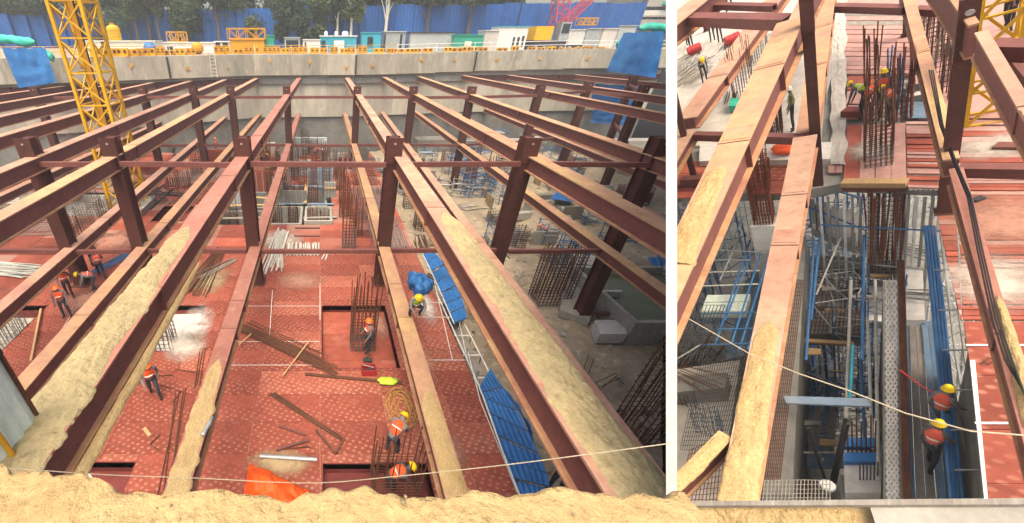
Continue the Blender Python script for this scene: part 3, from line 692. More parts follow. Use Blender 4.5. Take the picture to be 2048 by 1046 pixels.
# dropped floors of the openings
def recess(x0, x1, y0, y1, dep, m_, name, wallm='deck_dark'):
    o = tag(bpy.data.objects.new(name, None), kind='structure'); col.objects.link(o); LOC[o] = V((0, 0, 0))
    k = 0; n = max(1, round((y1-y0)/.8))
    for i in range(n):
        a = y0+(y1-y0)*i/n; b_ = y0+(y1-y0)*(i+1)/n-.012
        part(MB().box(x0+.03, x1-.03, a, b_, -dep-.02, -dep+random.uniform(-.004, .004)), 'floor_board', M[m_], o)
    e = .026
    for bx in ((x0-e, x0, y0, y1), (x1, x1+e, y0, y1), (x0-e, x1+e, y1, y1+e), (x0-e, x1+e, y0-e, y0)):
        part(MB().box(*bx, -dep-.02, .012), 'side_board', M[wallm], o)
    return o
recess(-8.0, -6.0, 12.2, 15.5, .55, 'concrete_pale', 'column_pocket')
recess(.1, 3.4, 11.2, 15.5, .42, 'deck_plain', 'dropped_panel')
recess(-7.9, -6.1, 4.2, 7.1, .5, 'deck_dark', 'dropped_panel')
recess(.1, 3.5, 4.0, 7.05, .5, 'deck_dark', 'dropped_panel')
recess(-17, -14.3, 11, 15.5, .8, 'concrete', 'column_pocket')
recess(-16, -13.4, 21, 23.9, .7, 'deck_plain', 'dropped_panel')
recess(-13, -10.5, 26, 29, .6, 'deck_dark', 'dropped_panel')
# cement splash round the column pocket
b = MB(); c = S1.at(385, 655, .008); n0 = 0; ring = []
for k in range(28):
    t = k/28*6.283; rr = 1+.35*noise.noise(V((math.cos(t)*2, math.sin(t)*2, 0))); ring.append(c+V((math.cos(t)*.75*rr+.1, math.sin(t)*1.7*rr, 0)))
b.v = ring; b.f = [tuple(range(28))]; b.m = [0]
rs_ = S1
def dust_patch(px, py, rx, ry, m_, label, seed=0, z=.014):
    P_ = S1.at(px, py, z); cx, cy = P_.x, P_.y
    b = MB(); ring = []
    for k in range(40):
        t = k/40*6.283; rr = 1
        ring.append(V((cx+math.cos(t)*rx*rr, cy+math.sin(t)*ry*rr, z)))
    b.v = ring; b.f = [tuple(range(40))]; b.m = [0]
    return single(S1, b, 'cement_spill', M[m_], label, 'cement spill')
# ---- concrete tanks and beams in the middle bay (lower level)
def trough(x0, x1, y0, y1, z0, z1, t, label, m_='concrete', group=None, floor=None, S=S1):
    o = thing(S, 'concrete_tank', label, 'concrete tank', ((x0+x1)/2, (y0+y1)/2, z0), group)
    part(MB().box(x0, x1, y0, y0+t, z0, z1), 'wall', M[m_], o); part(MB().box(x0, x1, y1-t, y1, z0, z1), 'wall', M[m_], o)
    part(MB().box(x0, x0+t, y0+t, y1-t, z0, z1-.003), 'wall', M[m_], o); part(MB().box(x1-t, x1, y0+t, y1-t, z0, z1-.003), 'wall', M[m_], o)
    part(MB().box(x0+t, x1-t, y0+t, y1-t, z0, z0+.2), 'floor_slab', M[floor or m_], o)
    return o
trough(-8.1, -4.4, 25.5, 28.6, -2.6, -.2, .22, 'grey concrete tank below deck behind the near post, left of three', 'concrete_damp', floor='concrete_damp')
trough(-4.2, -1.4, 25.5, 29.0, -2.6, .0, .2, 'grey concrete tank below deck in the middle of three', 'concrete', floor='concrete_damp')
trough(-1.2, .95, 25.5, 28.4, -2.6, .25, .2, 'grey concrete tank below deck beside the tall rust column, right of three', 'concrete', floor='concrete_damp')
trough(-7.6, -4.8, 29.6, 33.5, -2.6, -.4, .2, 'dark concrete tank farther back below the deck', 'concrete_damp')
trough(-3.8, .6, 29.8, 33.5, -2.6, -.3, .2, 'dark concrete tank in the rear row below the deck', 'concrete_damp')

# ---- concrete work and tank in the dirt pit to the right
T0 = S1.at(1195, 610, -1.6); T1 = S1.at(1330, 690, -1.6)
o = thing(S1, 'concrete_tank', 'concrete water tank with murky green water in the dirt pit', 'concrete tank', (18.5, 17, -3))
part(MB().prism([(17.2, 15.6, -1.25), (fx(1345, 15.6, -1.25), 15.6, -1.25), (fx(1345, 15.85, -1.25), 15.85, -1.25), (17.2, 15.85, -1.25)], 1.7), 'wall', M['concrete'], o)
part(MB().box(17.2, 17.45, 15.852, 21.5, -3, -1.253), 'wall', M['concrete'], o)
part(MB().prism([(17.45, 21.3, -1.26), (fx(1345, 21.3, -1.26), 21.3, -1.26), (fx(1345, 21.5, -1.26), 21.5, -1.26), (17.45, 21.5, -1.26)], 1.7), 'wall', M['concrete'], o)
part(MB().prism([(17.45, 15.85, -1.75), (fx(1345, 15.85, -1.75), 15.85, -1.75), (fx(1345, 21.3, -1.75), 21.3, -1.75), (17.45, 21.3, -1.75)], .1), 'water_surface', M['water'], o)
part(MB().box(17.46, 18.6, 18.6, 18.75, -1.74, -1.3), 'baffle', M['concrete_pale'], o)
o = thing(S1, 'concrete_slab', 'pale wet concrete slab on the dirt beside the rebar cage', 'concrete slab', (14, 19, ZF))
A = [S1.at(1140, 500, -2.2), S1.at(1215, 520, -2.2), S1.at(1180, 640, -2.2), S1.at(1120, 620, -2.2)]
part(MB().prism(A, .5), 'slab', M['concrete'], o)
A = [S1.at(1160, 485, -2.3), S1.at(1200, 486, -2.3), S1.at(1195, 530, -2.3), S1.at(1165, 505, -2.3)]
single(S1, MB().prism(A, .4), 'concrete_block', M['concrete_pale'], 'small white concrete block at the corner of the wet slab', 'concrete block')
A = [S1.at(1190, 640, -2.0), S1.at(1245, 640, -2.0), S1.at(1255, 668, -2.0), S1.at(1200, 668, -2.0)]
single(S1, MB().prism(A, .7), 'concrete_block', M['concrete_pale'], 'pale concrete block in front of the water tank', 'concrete block')

for px, py, rx, ry, m_, lab in ((388, 650, 1.3, 2.2, 'dust_white', 'white cement splash on the deck round the column pocket'), (372, 690, 1.4, 1.6, 'dust_grey', 'grey cement dust below the column pocket'), 
        (560, 925, 1.6, .7, 'dust_soil', 'brown mud smear beside the plastic pipe'), (850, 610, .8, 2.2, 'dust_white', 'pale scuffed strip on the deck under the strut worker'), (845, 720, .7, 1.8, 'dust_red', 'pale dust strip on the deck left of the blue tarpaulin'), (760, 650, .7, 1.6, 'dust_red', 'dusty patch on the dropped panel beside the rebar column'),
        (600, 560, 2.2, 1.5, 'dust_red', 'pale dust area in front of the pipe stack'), (420, 560, 1.6, 2.2, 'dust_soil', 'brown dust under the fanned bar heap'), (180, 600, 2.2, 2.2, 'dust_red', 'dusty trampled area round the left workers'), (900, 900, .8, 1.2, 'dust_red', 'faint dust on the deck strip beside the blue tarpaulin'), (560, 480, 2.5, 2, 'dust_grey', 'grey dust under the pale pipe fans'), (230, 480, 2.5, 2.5, 'dust_red', 'dusty patch behind the left posts')):
    dust_patch(px, py, rx, ry, m_, lab, 1, .014 if (px, py) != (760, 650) else -.39)
b = MB()                                            # rubble over the dirt floor
for k in range(900):
    v = random.random(); y = 3+v*42; x0, x1 = 7.2, edge_x(y, ZF+.6)-.3
    if x1 < x0+.5: continue
    x = random.uniform(x0, min(x1, 34)); r_ = random.choice([.05, .07, .1, .14, .22, .3])*random.uniform(.7, 1.2); z = ZF+.55*noise.fractal(V((x*.25, y*.25, 3)), 1, 2, 4)
    a = V((random.gauss(0, 1), random.gauss(0, 1), random.gauss(0, .4))).normalized()*r_; c = a.cross(V((0, 0, 1))).normalized()*r_*random.uniform(.4, 1); b.par(V((x, y, z-r_*.1)), a, c, V((0, 0, r_*random.uniform(.3, .7))))
single(S1, b, 'rubble_scatter', M['concrete'], 'broken stones and concrete lumps over the dirt pit floor', 'rubble', kind='stuff')
for px, py, L_, w_, h_, rot, z_, m_, lab in ((870, 470, 4, .5, .6, 1.2, ZF, 'concrete', 'long concrete ground beam beside the deck edge'), (940, 540, 5, .6, .5, 1.3, ZF, 'concrete_damp', 'half buried ground beam under the soil strut'), (1020, 440, 4, .5, .7, .2, ZF, 'concrete', 'short ground beam behind the second near post'), (1060, 400, 5, .6, .6, .1, ZF, 'concrete_damp', 'ground beam crossing below the right struts'), (1130, 440, 4, .5, .6, 1.2, ZF, 'concrete', 'ground beam leading to the wet slab'), (1230, 420, 6, .6, .7, .1, ZF, 'concrete_damp', 'far ground beam beyond the wet slab'), (860, 300, 5, 2.5, 1.8, .1, ZF, 'concrete_damp', 'bulky footing below the far struts'), (1010, 300, 6, 2.5, 1.5, .05, ZF, 'concrete', 'wide pile cap below the far struts'), (1250, 300, 8, 2, 1.6, 0, ZF, 'concrete', 'long pile cap at the far right below struts')):
    P = S1.at(px, py, z_); d = V((math.cos(rot), math.sin(rot), 0)); s_ = d.cross(V((0, 0, 1))); single(S1, MB().par(P-d*L_/2-s_*w_/2, d*L_, s_*w_, V((0, 0, h_))).par(P-d*L_*.3-s_*w_*.7, d*L_*.25, s_*w_*1.4, V((0, 0, h_*.6))), 'ground_beam', M[m_], lab, 'concrete beam')

# formwork and scaffolding standing in the far middle bays and in the dirt pit
for px, py, h_, w_, m_, lab in ((600, 352, 1.6, 2.4, 'grey_paint', 'grey wall formwork panel behind the concrete tanks'), (650, 362, 1.3, 1.6, 'blue_board', 'blue-grey formwork panel between rebar columns'), (560, 378, 1.2, 1.4, 'dark_steel', 'dark formwork box beside the paired struts'), (660, 395, 1.4, 1.0, 'concrete', 'pale concrete upstand near the rust columns'), (620, 330, 1.0, 2.6, 'deck_plain', 'low red formwork wall on the far deck'), (690, 338, 1.2, 1.8, 'deck_dark', 'dark red formwork wall under the ochre strut'), (745, 440, .9, .9, 'dark_steel', 'small dark box beside the ochre strut')):
    P = S1.at(px, py, 0); o = thing(S1, 'formwork_panel', lab, 'formwork', P); part(MB().box(P.x-w_/2, P.x+w_/2, P.y, P.y+.12, .0, h_), 'face', M[m_], o)
    for k in range(4): x = P.x-w_/2+.1+(w_-.2)*k/3; part(MB().box(x-.05, x+.05, P.y-.1, P.y-.003, .01, h_*.98), 'rib', M['galv'], o)
    part(MB().box(P.x-w_/2, P.x+w_/2, P.y-.16, P.y-.103, h_*.6, h_*.7), 'waler', M['timber'], o)
GT = 'scaffold towers in the dirt pit'
for i, (px, py, w_, d_, h_, m_, lab) in enumerate(((905, 345, 2.2, 1.6, 2.6, 'blue_steel', 'blue scaffold tower beside the far footing'), (960, 372, 2.4, 1.8, 2.2, 'blue_steel', 'blue scaffold tower in front of the tube heaps'), (930, 310, 2.4, 1.8, 2.8, 'blue_steel', 'blue scaffold tower under the far struts'), (1010, 335, 2.4, 1.6, 2.2, 'galv', 'grey scaffold tower beside the wide pile cap'), (880, 395, 1.6, 1.6, 2.0, 'galv', 'grey scaffold tower beside the deck edge'), (1060, 300, 3, 2, 2.4, 'galv', 'far grey scaffold tower behind the right struts'), (1150, 318, 3, 2, 2.2, 'blue_steel', 'far blue scaffold tower near the wet slab'), (1240, 345, 3, 2, 2.0, 'galv', 'grey scaffold tower near the partition wall'), (985, 290, 3, 2, 2.6, 'blue_steel', 'farthest blue scaffold tower below the retaining wall'), (850, 330, 2, 1.5, 2.2, 'galv', 'grey scaffold tower along the far deck edge'))):
    tower(S1, S1.at(px, py, ZF+.2), w_, d_, h_, 3, lab, m_, .04, GT, rz=random.uniform(-.3, .3))
    P = S1.at(px, py, ZF+.2); single(S1, MB().box(P.x-w_*.4, P.x+w_*.4, P.y-d_*.4, P.y+d_*.4, ZF+.2+h_*.75, ZF+.2+h_*.75+.08), 'scaffold_board', M[['blue_board', 'timber_grey', 'concrete'][i % 3]], ['blue board laid on the tower: ', 'grey board laid on the tower: ', 'pale slab form laid on the tower: '][i % 3].rstrip(': ')+' beside '+lab.split(' ', 3)[3][:40], 'board', 'boards on the dirt pit towers')

# reinforcement mats laid on the left and far bays
def barmat(S, cx, cy, w_, d_, z, m_, label, nx=14, ny=14, r=.02, rz=0.0, group=None):
    b = MB(); ca, sa = math.cos(rz), math.sin(rz)
    def q(x, y, zz): return V((cx+x*ca-y*sa, cy+x*sa+y*ca, zz))
    for i in range(nx): x = -w_/2+w_*i/(nx-1)+random.uniform(-.04, .04); b.tube([q(x, -d_/2+random.uniform(-.2, .2), z), q(x+random.uniform(-.1, .1), d_/2+random.uniform(-.2, .2), z)], r, 4)
    for j in range(ny): y = -d_/2+d_*j/(ny-1)+random.uniform(-.04, .04); b.tube([q(-w_/2+random.uniform(-.2, .2), y, z+.04), q(w_/2+random.uniform(-.2, .2), y+random.uniform(-.1, .1), z+.04)], r, 4)
    return single(S, b, 'rebar_mat', M[m_], label, 'rebar mat', group)
gm_ = 'rebar mats on the left bays'
for i, (x, y, w_, d_, z, m_) in enumerate(((-21, 29.5, 6, 5, -.3, 'rebar_grey'), (-27, 30, 6, 5, -.3, 'pipe_pale'), (-20, 25, 4, 3, .06, 'rebar_grey'), (-25, 25, 5, 3.5, .06, 'rust'), (-22, 35, 6, 3, .06, 'pipe_pale'), (-28, 36, 5, 4, .06, 'rust'), (-11, 32, 3.5, 5, .06, 'rust'), (-12, 37, 5, 4, .06, 'rebar_grey'), (-6, 38, 5, 4, .06, 'rust'), (0, 38, 4, 4, .06, 'rust'), (3.8, 30, 2.5, 7, .06, 'rebar_grey'), (4.6, 24, 2, 5, .06, 'rebar_grey'), (4.4, 37, 2.5, 6, .06, 'rust'), (-17, 34, 3, 3, .06, 'rust'))):
    barmat(S1, x, y, w_, d_, z, m_, ['grey', 'pale', 'rusty'][['rebar_grey', 'pipe_pale', 'rust'].index(m_)]+' reinforcement mat laid in the left and far bays of the deck', max(6, int(w_/.28)), max(6, int(d_/.28)), .022, random.uniform(-.1, .1), gm_)
single(S1, MB().box(-34, -17.6, 27.1, 32.9, -.75, -.45), 'bay_slab', M['concrete'], kind='structure')
rl = random.Random(11)
for k in range(26):
    x = rl.uniform(-31, -14); y = rl.uniform(22, 42)
    if abs(x+15.6) < 2 and abs(y-28.5) < 2: continue
    rebar_column(S1, (x, y, -.45 if 27 < y < 33 and x < -17.6 else 0), .9, .6, rl.uniform(1.0, 2.4), 'thin rebar starter column in the left bays near the crane foot', 'rebar starters near the crane foot', n=(5, 3), r=.02, hoops=4, hoop_to=.5, m=rl.choice(['rust', 'rebar_grey', 'rust_red']))
for k in range(22):
    x = rl.uniform(-9, 5); y = rl.uniform(34.5, 45)
    if abs(x+3.3) < .8 or abs(x-3.7) < .8: continue
    rebar_column(S1, (x, y, 0), .8, .6, rl.uniform(1.6, 3.4), 'rusty rebar column on the far deck below the retaining wall', 'rebar columns on the far deck', n=(5, 4), r=.024, hoops=7, hoop_to=.7, m=rl.choice(['rust', 'rust', 'rust_red']))
for k, (x, y, w_, d_, h_, m_) in enumerate(((-21, 33.6, 5, .3, 1.2, 'concrete_damp'), (-26, 27.2, 6, .3, 1.0, 'concrete'), (-18, 37.5, 4, .3, 1.3, 'deck_dark'), (-11.5, 42, 3, .3, 1.4, 'deck_plain'), (-6.5, 44.5, 2.5, .4, 1.6, 'concrete'), (4.4, 43, 2.4, .4, 1.5, 'concrete_damp'), (-1.2, 45.2, 4, .4, 2.0, 'grey_paint'))):
    single(S1, MB().box(x-w_/2, x+w_/2, y-d_/2, y+d_/2, -.4, h_).box(x-w_/2, x-w_/2+.3, y-d_/2-.3, y-d_/2-.003, -.4, h_*.9).box(x+w_/2-.3, x+w_/2, y-d_/2-.3, y-d_/2-.003, -.4, h_*.9), 'low_wall', M[m_], ['damp concrete stub wall beside the left bar mats', 'pale stub wall in front of the grey bar mats', 'dark red shuttered wall behind the crane foot', 'red shuttered wall under the left far struts', 'pale stub wall beside the far deck columns', 'damp stub wall at the far deck edge', 'grey wall formwork at the end of the far deck'][k], 'wall')

rl = random.Random(23); GC = 'clutter of the crowded dirt pit'
def pit_spot():
    while True:
        y = rl.uniform(19, 52); x = rl.uniform(8, min(34, edge_x(y, ZF)-1.5))
        if abs(y-17.7) > 1.2 and not (16.5 < x and y < 22) and not (12 < x < 17 and 15 < y < 24): return x, y, ZF+.55*noise.fractal(V((x*.25, y*.25, 3)), 1, 2, 4)
for k in range(16):
    x, y, z = pit_spot(); rebar_column(S1, (x, y, z-.1), rl.uniform(.8, 1.4), rl.uniform(.7, 1.0), rl.uniform(1.4, 2.8), 'rusty rebar cage standing among the clutter of the dirt pit', GC, n=(6, 5), r=.026, hoops=9, hoop_to=.9, m=rl.choice(['rust', 'rust', 'rust_red', 'rebar_grey']))
for k in range(22):
    x, y, z = pit_spot(); tower(S1, (x, y, z-.1), rl.uniform(1.6, 2.6), rl.uniform(1.2, 2), rl.uniform(1.6, 2.8), 3, 'tube scaffold tower standing among the clutter of the dirt pit', rl.choice(['blue_steel', 'galv', 'blue_steel']), .036, GC, rz=rl.uniform(-.4, .4))
for k in range(36):
    x, y, z = pit_spot(); w_, h_ = rl.uniform(1.2, 3.4), rl.uniform(.5, 2.0); a = rl.choice([0, .1, 1.57, 1.4, -.15]); d = V((math.cos(a), math.sin(a), 0)); t_ = d.cross(V((0, 0, 1))); P = V((x, y, z-.2)); m_ = rl.choice(['concrete_damp', 'concrete', 'grey_paint', 'blue_board', 'timber_grey', 'deck_dark'])
    o = thing(S1, 'shutter_panel', 'wall shutter panel propped among the clutter of the dirt pit', 'formwork', P, GC); part(MB().par(P-d*w_/2, d*w_, t_*.1, V((0, 0, h_))), 'face', M[m_], o)
    for q in range(4): part(MB().par(P-d*w_/2+d*(w_*(q+.4)/4)-t_*.09, d*.09, t_*.087, V((0, 0, h_*.96))), 'rib', M['timber'], o)
for k in range(28):
    x, y, z = pit_spot(); P = V((x, y, z+.05)); a = rl.uniform(-1.5, 1.5); d = V((math.cos(a), math.sin(a), 0))*rl.uniform(1, 2); o = thing(S1, 'material_heap', 'loose heap of bars and battens among the clutter of the dirt pit', 'materials', P, GC); m_ = rl.choice(['timber', 'timber_grey', 'blue_steel', 'rebar_grey', 'rust', 'pipe_pale']); s_ = d.normalized().cross(V((0, 0, 1)))
    for q in range(11):
        of = s_*rl.uniform(-.6, .6)+V((0, 0, rl.choice([.0, .08, .16]))); part(MB().tube([P-d+of+s_*rl.uniform(-.3, .3), P+d+of+s_*rl.uniform(-.3, .3)], .04, 5), 'batten', M[m_], o)
# bars and boards over the sunken tanks
for x, y, h_, m_ in ((-6.9, 27, 3.4, 'rust'), (-5.5, 27.6, 3.0, 'rust_red'), (-3.4, 27.2, 3.6, 'rust'), (-2.2, 28, 3.2, 'rust'), (-.6, 27, 3.4, 'rust_red'), (.4, 27.4, 2.9, 'rust'), (-6.4, 31.4, 3.8, 'rust'), (-2.6, 31.2, 4.0, 'rust'), (-.6, 31.8, 3.6, 'rust_red'), (-4.4, 32, 3.6, 'rust'), (1.9, 27, 2.2, 'rust_red'), (2.0, 30, 2.6, 'rust'), (1.8, 33, 2.8, 'rust')):
    rebar_column(S1, (x, y, -2.4 if x < 1 else 0), .7, .6, h_+(0 if x < 1 else 0), 'rusty rebar column rising out of the sunken concrete tanks', 'rebar columns of the sunken tanks', n=(5, 4), r=.026, hoops=10, hoop_to=.8, m=m_)
for k, (x0, y0, x1, y1) in enumerate(((-8.3, 26.4, -4.2, 26.6), (-8.3, 28.9, -3.0, 29.2), (-4.3, 29.3, 1.2, 29.2), (-1.3, 26.3, 1.3, 26.5), (-8.3, 31, -4.5, 30.4), (-4.6, 33.6, 1.3, 33.2), (-4.3, 25.2, -4.3, 34.2), (-1.25, 29, -1.3, 34.2))):
    single(S1, MB().bar((x0, y0, .06+.03*k), (x1, y1, .06+.03*k), .28, .05), 'walk_board', M[['timber_grey', 'timber', 'blue_board'][k % 3]], 'walk board laid across the sunken concrete tanks', 'board', 'boards over the sunken tanks')
for x, y, w_, h_, m_ in ((-7, 29.3, 2.2, 1.3, 'grey_paint'), (-2.4, 29.45, 2.6, 1.2, 'concrete_damp'), (-5.2, 33.8, 3, 1.5, 'deck_plain'), (0, 33.9, 2.2, 1.6, 'blue_board')):
    o = thing(S1, 'shutter_panel', 'wall shutter panel standing between the sunken concrete tanks', 'formwork', (x, y, -1), 'shutters between the sunken tanks'); part(MB().box(x-w_/2, x+w_/2, y, y+.1, -1.5, h_), 'face', M[m_], o)
    for q in range(5): part(MB().box(x-w_/2+w_*q/5+.1, x-w_/2+w_*q/5+.18, y-.08, y-.003, -1.4, h_*.95), 'rib', M['timber_grey'], o)
# ================================================================ SITE 1: crane, background, people, materials on the deck
def far_at(px, py, Y): return V((fx(px, Y, zrow(px, Y, py)), Y, zrow(px, Y, py)))
# ---- tower crane mast
mc = V((-15.6, 28.5, 0)); hw = 1.0
o = thing(S1, 'tower_crane', 'yellow lattice mast of a tower crane rising through the struts', 'tower crane', mc)
for sx in (-1, 1):
    for sy in (-1, 1): part(MB().box(mc.x+sx*hw-.1, mc.x+sx*hw+.1, mc.y+sy*hw-.1, mc.y+sy*hw+.1, 0, 26), 'leg', M['yellow_paint'], o)
for k in range(13):
    z0 = 2.0*k; b = MB()
    for (ax, ay), (bx, by) in (((-1, -1), (1, -1)), ((1, -1), (1, 1)), ((1, 1), (-1, 1)), ((-1, 1), (-1, -1))):
        A = V((mc.x+ax*hw, mc.y+ay*hw, 0)); B = V((mc.x+bx*hw, mc.y+by*hw, 0)); z = V((0, 0, 1)); mid = (A+B)/2
        b.bar(A+z*(z0+.05), B+z*(z0+.05), .09, .09)
        b.bar(A+z*(z0+.1), mid+z*(z0+1.0), .08, .08); b.bar(B+z*(z0+.1), mid+z*(z0+1.0), .08, .08)
        b.bar(A+z*(z0+1.95), mid+z*(z0+1.02), .08, .08); b.bar(B+z*(z0+1.95), mid+z*(z0+1.02), .08, .08)
    part(b, 'mast_section', M['yellow_paint'], o)
b = MB(); b.box(mc.x-.25, mc.x+.2, mc.y-.3, mc.y-.25, 1, 25); b.box(mc.x-.27, mc.x-.22, mc.y-.3, mc.y-.25, 1, 25); part(b, 'ladder_rail', M['amber_paint'], o)
b = MB(); b.tube([(mc.x+.5, mc.y-.8, 1), (mc.x+.45, mc.y-.8, 12), (mc.x+.5, mc.y-.8, 25)], .05, 6); part(b, 'power_cable', M['black_rubber'], o)
b = MB(); b.box(mc.x-1.6, mc.x+1.6, mc.y-1.6, mc.y+1.6, .01, .5); part(b, 'footing', M['concrete'], o)

# ---- blue barricade far behind
FY = 96
bar_ = thing(S1, 'blue_barricade', 'tall blue ribbed metal barricade in front of the trees', 'fence', (0, FY, ZG))
def ftop(px):
    return 28 if px < 300 else (18 if px < 520 else (10 if px < 980 else 6))
px = -30.0; ribs = None
while px < 1255:
    p2 = px+34
    if px > 1000: Yf = FY-10+(px-1000)*.02
    else: Yf = FY+4*math.sin(px*.006)
    z1 = zrow(px, Yf, ftop(px)+random.uniform(-2, 2)); x0, x1 = fx(px, Yf), fx(p2, Yf)-.06
    b = MB(); n = 10; pts = []
    for k in range(n+1):
        pts.append((x0+(x1-x0)*k/n, Yf+(.09 if k % 2 else 0)))
    for (xa, ya), (xb, yb) in zip(pts, pts[1:]): b.par((xa, ya, ZG), (xb-xa, yb-ya, 0), (0, .03, 0), (0, 0, z1-ZG))
    part(b, 'panel', M['blue_fence'], bar_)
    part(MB().box(x0-.08, x0+.08, Yf+.2, Yf+.36, ZG, z1+.05), 'fence_post', M['dark_steel'], bar_)
    px = p2

# ---- trees
def leaf_crown(c, rx, ry, rz_, n, size, seed, lobes=9):
    rnd = random.Random(seed); b = MB(); L = []
    for k in range(lobes):
        t = rnd.random()*6.283; q = rnd.random()**.5*.75; L.append((V((math.cos(t)*q*rx, math.sin(t)*q*ry, rnd.uniform(-.75, .8)*rz_)), rnd.uniform(.28, .52)))
    for k in range(n):
        lc, lr = rnd.choice(L); d = V((rnd.gauss(0, 1), rnd.gauss(0, 1), rnd.gauss(0, 1))).normalized()*(rnd.random()**.45)
        p = V(c)+lc+V((d.x*rx*lr, d.y*ry*lr, d.z*rz_*lr*1.05)); s = size*rnd.uniform(.6, 1.5)
        a = V((rnd.gauss(0, 1), rnd.gauss(0, 1), rnd.gauss(0, .6))).normalized(); e = a.cross(V((rnd.gauss(0, 1), rnd.gauss(0, 1), rnd.gauss(0, 1)))).normalized()
        b.quad(p-a*s, p+e*s*.45, p+a*s, p-e*s*.45)
    return b
def tree(px, Y, hgt, r, label, lm, seed, pale=False, n=2600, low=.32):
    x = fx(px, Y); o = thing(S1, 'broadleaf_tree', label, 'tree', (x, Y, ZG), 'trees along the blue barricade')
    rnd = random.Random(seed); b = MB(); top = V((x+rnd.uniform(-.5, .5), Y, ZG+hgt*.62))
    b.tube([(x, Y, ZG), (x+rnd.uniform(-.2, .2), Y, ZG+hgt*.3), top], .28*hgt/10, 7, r2=.12*hgt/10)
    for k in range(6):
        t = k/6*6.283+rnd.random(); s = V((x, Y, ZG+hgt*rnd.uniform(.28, .55))); e = s+V((math.cos(t)*r*.6, math.sin(t)*r*.6, hgt*rnd.uniform(.12, .3)))
        b.tube([s, (s+e)/2+V((0, 0, .3)), e], .1*hgt/10, 5, r2=.04*hgt/10)
    part(b, 'trunk', M['bark'] if not pale else M['pipe_pale'], o)
    cz = ZG+hgt*(low+(1-low)/2); part(leaf_crown((x, Y, cz), r, r*.8, hgt*(1-low)/2, n, .40, seed), 'crown', M[lm], o)
TL = ['dark leafy tree rising behind the blue barricade', 'bright green tree leaning over the blue barricade', 'dense deep green tree standing in front of the blue barricade', 'pale-trunked slender tree in front of the blue barricade']
ti = 0
rt = random.Random(5)
for q, px in enumerate(range(-20, 1010, 46)):
    k = q % 2; tree(px+rt.uniform(-12, 12), 98.4+rt.uniform(0, 2), rt.uniform(14, 17), rt.uniform(5.5, 7.5), TL[k], ['leaf_a', 'leaf_b', 'leaf_c', 'leaf_b'][q % 4], 100+ti, n=4200, low=rt.uniform(.12, .34)); ti += 1
for px, Y, h, r, k, lm, low in ((575, 90, 10.5, 3.6, 2, 'leaf_c', .12), (600, 88, 8.5, 3.2, 2, 'leaf_c', .1), (325, 91, 12, 3.2, 2, 'leaf_a', .45), (375, 92, 8, 2.6, 2, 'leaf_c', .15), (700, 90, 13, 2.8, 3, 'leaf_b', .4), (768, 90, 15, 2.2, 3, 'leaf_b', .55), (675, 91, 12, 2.3, 3, 'leaf_a', .3), (640, 91, 9, 2.6, 2, 'leaf_a', .2), (280, 91, 12, 2.8, 2, 'leaf_a', .42), (850, 91, 15, 4.0, 2, 'leaf_c', .5), (930, 91, 15, 4.0, 2, 'leaf_a', .5), (440, 91, 13, 3.4, 2, 'leaf_c', .55)):
    tree(px, Y, h, r, TL[k], lm, 200+ti, pale=(k == 3), n=1800, low=low); ti += 1

# ---- site cabins, containers and plant on the far ground
def cabin(px0, px1, py0, Y, m_, label, name='site_cabin', win=(), cat='cabin', roof=None, dep=3.0, door=None):
    x0, x1 = fx(px0, Y), fx(px1, Y); z1 = zrow((px0+px1)/2, Y, py0)
    o = thing(S1, name, label, cat, ((x0+x1)/2, Y+dep/2, ZG))
    part(MB().box(x0, x1, Y, Y+dep, ZG, z1), 'body', M[m_], o)
    part(MB().box(x0-.1, x1+.1, Y-.15, Y+dep+.15, z1+.003, z1+.12), 'roof', M[roof or m_], o)
    for a, b_, c, d in win:
        xa, xb = x0+(x1-x0)*a, x0+(x1-x0)*b_; za, zb = ZG+(z1-ZG)*c, ZG+(z1-ZG)*d
        w_ = part(MB().box(xa, xb, Y-.05, Y-.004, za, zb), 'window', M['glass_dark'], o)
        part(MB().box(xa-.05, xb+.05, Y-.07, Y-.052, za-.06, za-.002), 'sill', M['galv'], w_)
    for k in range(1, int((x1-x0)/1.2)):
        part(MB().box(x0+k*1.2-.02, x0+k*1.2+.02, Y-.025, Y-.003, ZG+.1, z1-.05), 'rib', M[m_], o)
    return o
cabin(170, 314, 83, 62, 'cream_paint', 'long cream site cabin with a dark door gap behind the tower crane', win=[(.26, .31, .45, 1.0)])
cabin(318, 432, 86, 66, 'white_paint', 'white site cabin with a small grey window beside the amber container', win=[(.16, .26, .25, .62)])
cabin(432, 462, 84, 66.5, 'white_paint', 'short white cabin end with two dark windows touching the amber container', win=[(.05, .35, .45, .95), (.5, .85, .45, .95)])
o = cabin(463, 529, 80, 64, 'amber_paint', 'amber yellow container with an open lattice frame on its roof', 'storage_container', cat='container')
def lattice(px0, px1, py0, py1, Y, label, dep=1.6, m_='amber_paint', n=4):
    x0, x1 = fx(px0, Y), fx(px1, Y); z0, z1 = zrow(px0, Y, py1)+.14, zrow(px0, Y, py0)
    o = thing(S1, 'lattice_frame', label, 'steel frame', ((x0+x1)/2, Y+dep/2, z0)); 
    for yy in (Y+.2, Y+.2+dep):
        part(MB().bar((x0, yy, z1), (x1, yy, z1), .16, .16), 'top_rail', M[m_], o); part(MB().bar((x0, yy, z0+.05), (x1, yy, z0+.05), .14, .14), 'bottom_rail', M[m_], o)
        for k in range(n+1):
            x = x0+(x1-x0)*k/n; part(MB().bar((x, yy, z0+.1), (x, yy, z1-.08), .1, .1), 'upright', M[m_], o)
            if k < n:
                xn = x0+(x1-x0)*(k+1)/n; part(MB().bar((x, yy, z0+.1), (xn, yy, z1-.08), .07, .07) if k % 2 else MB().bar((x, yy, z1-.08), (xn, yy, z0+.1), .07, .07), 'diagonal', M[m_], o)
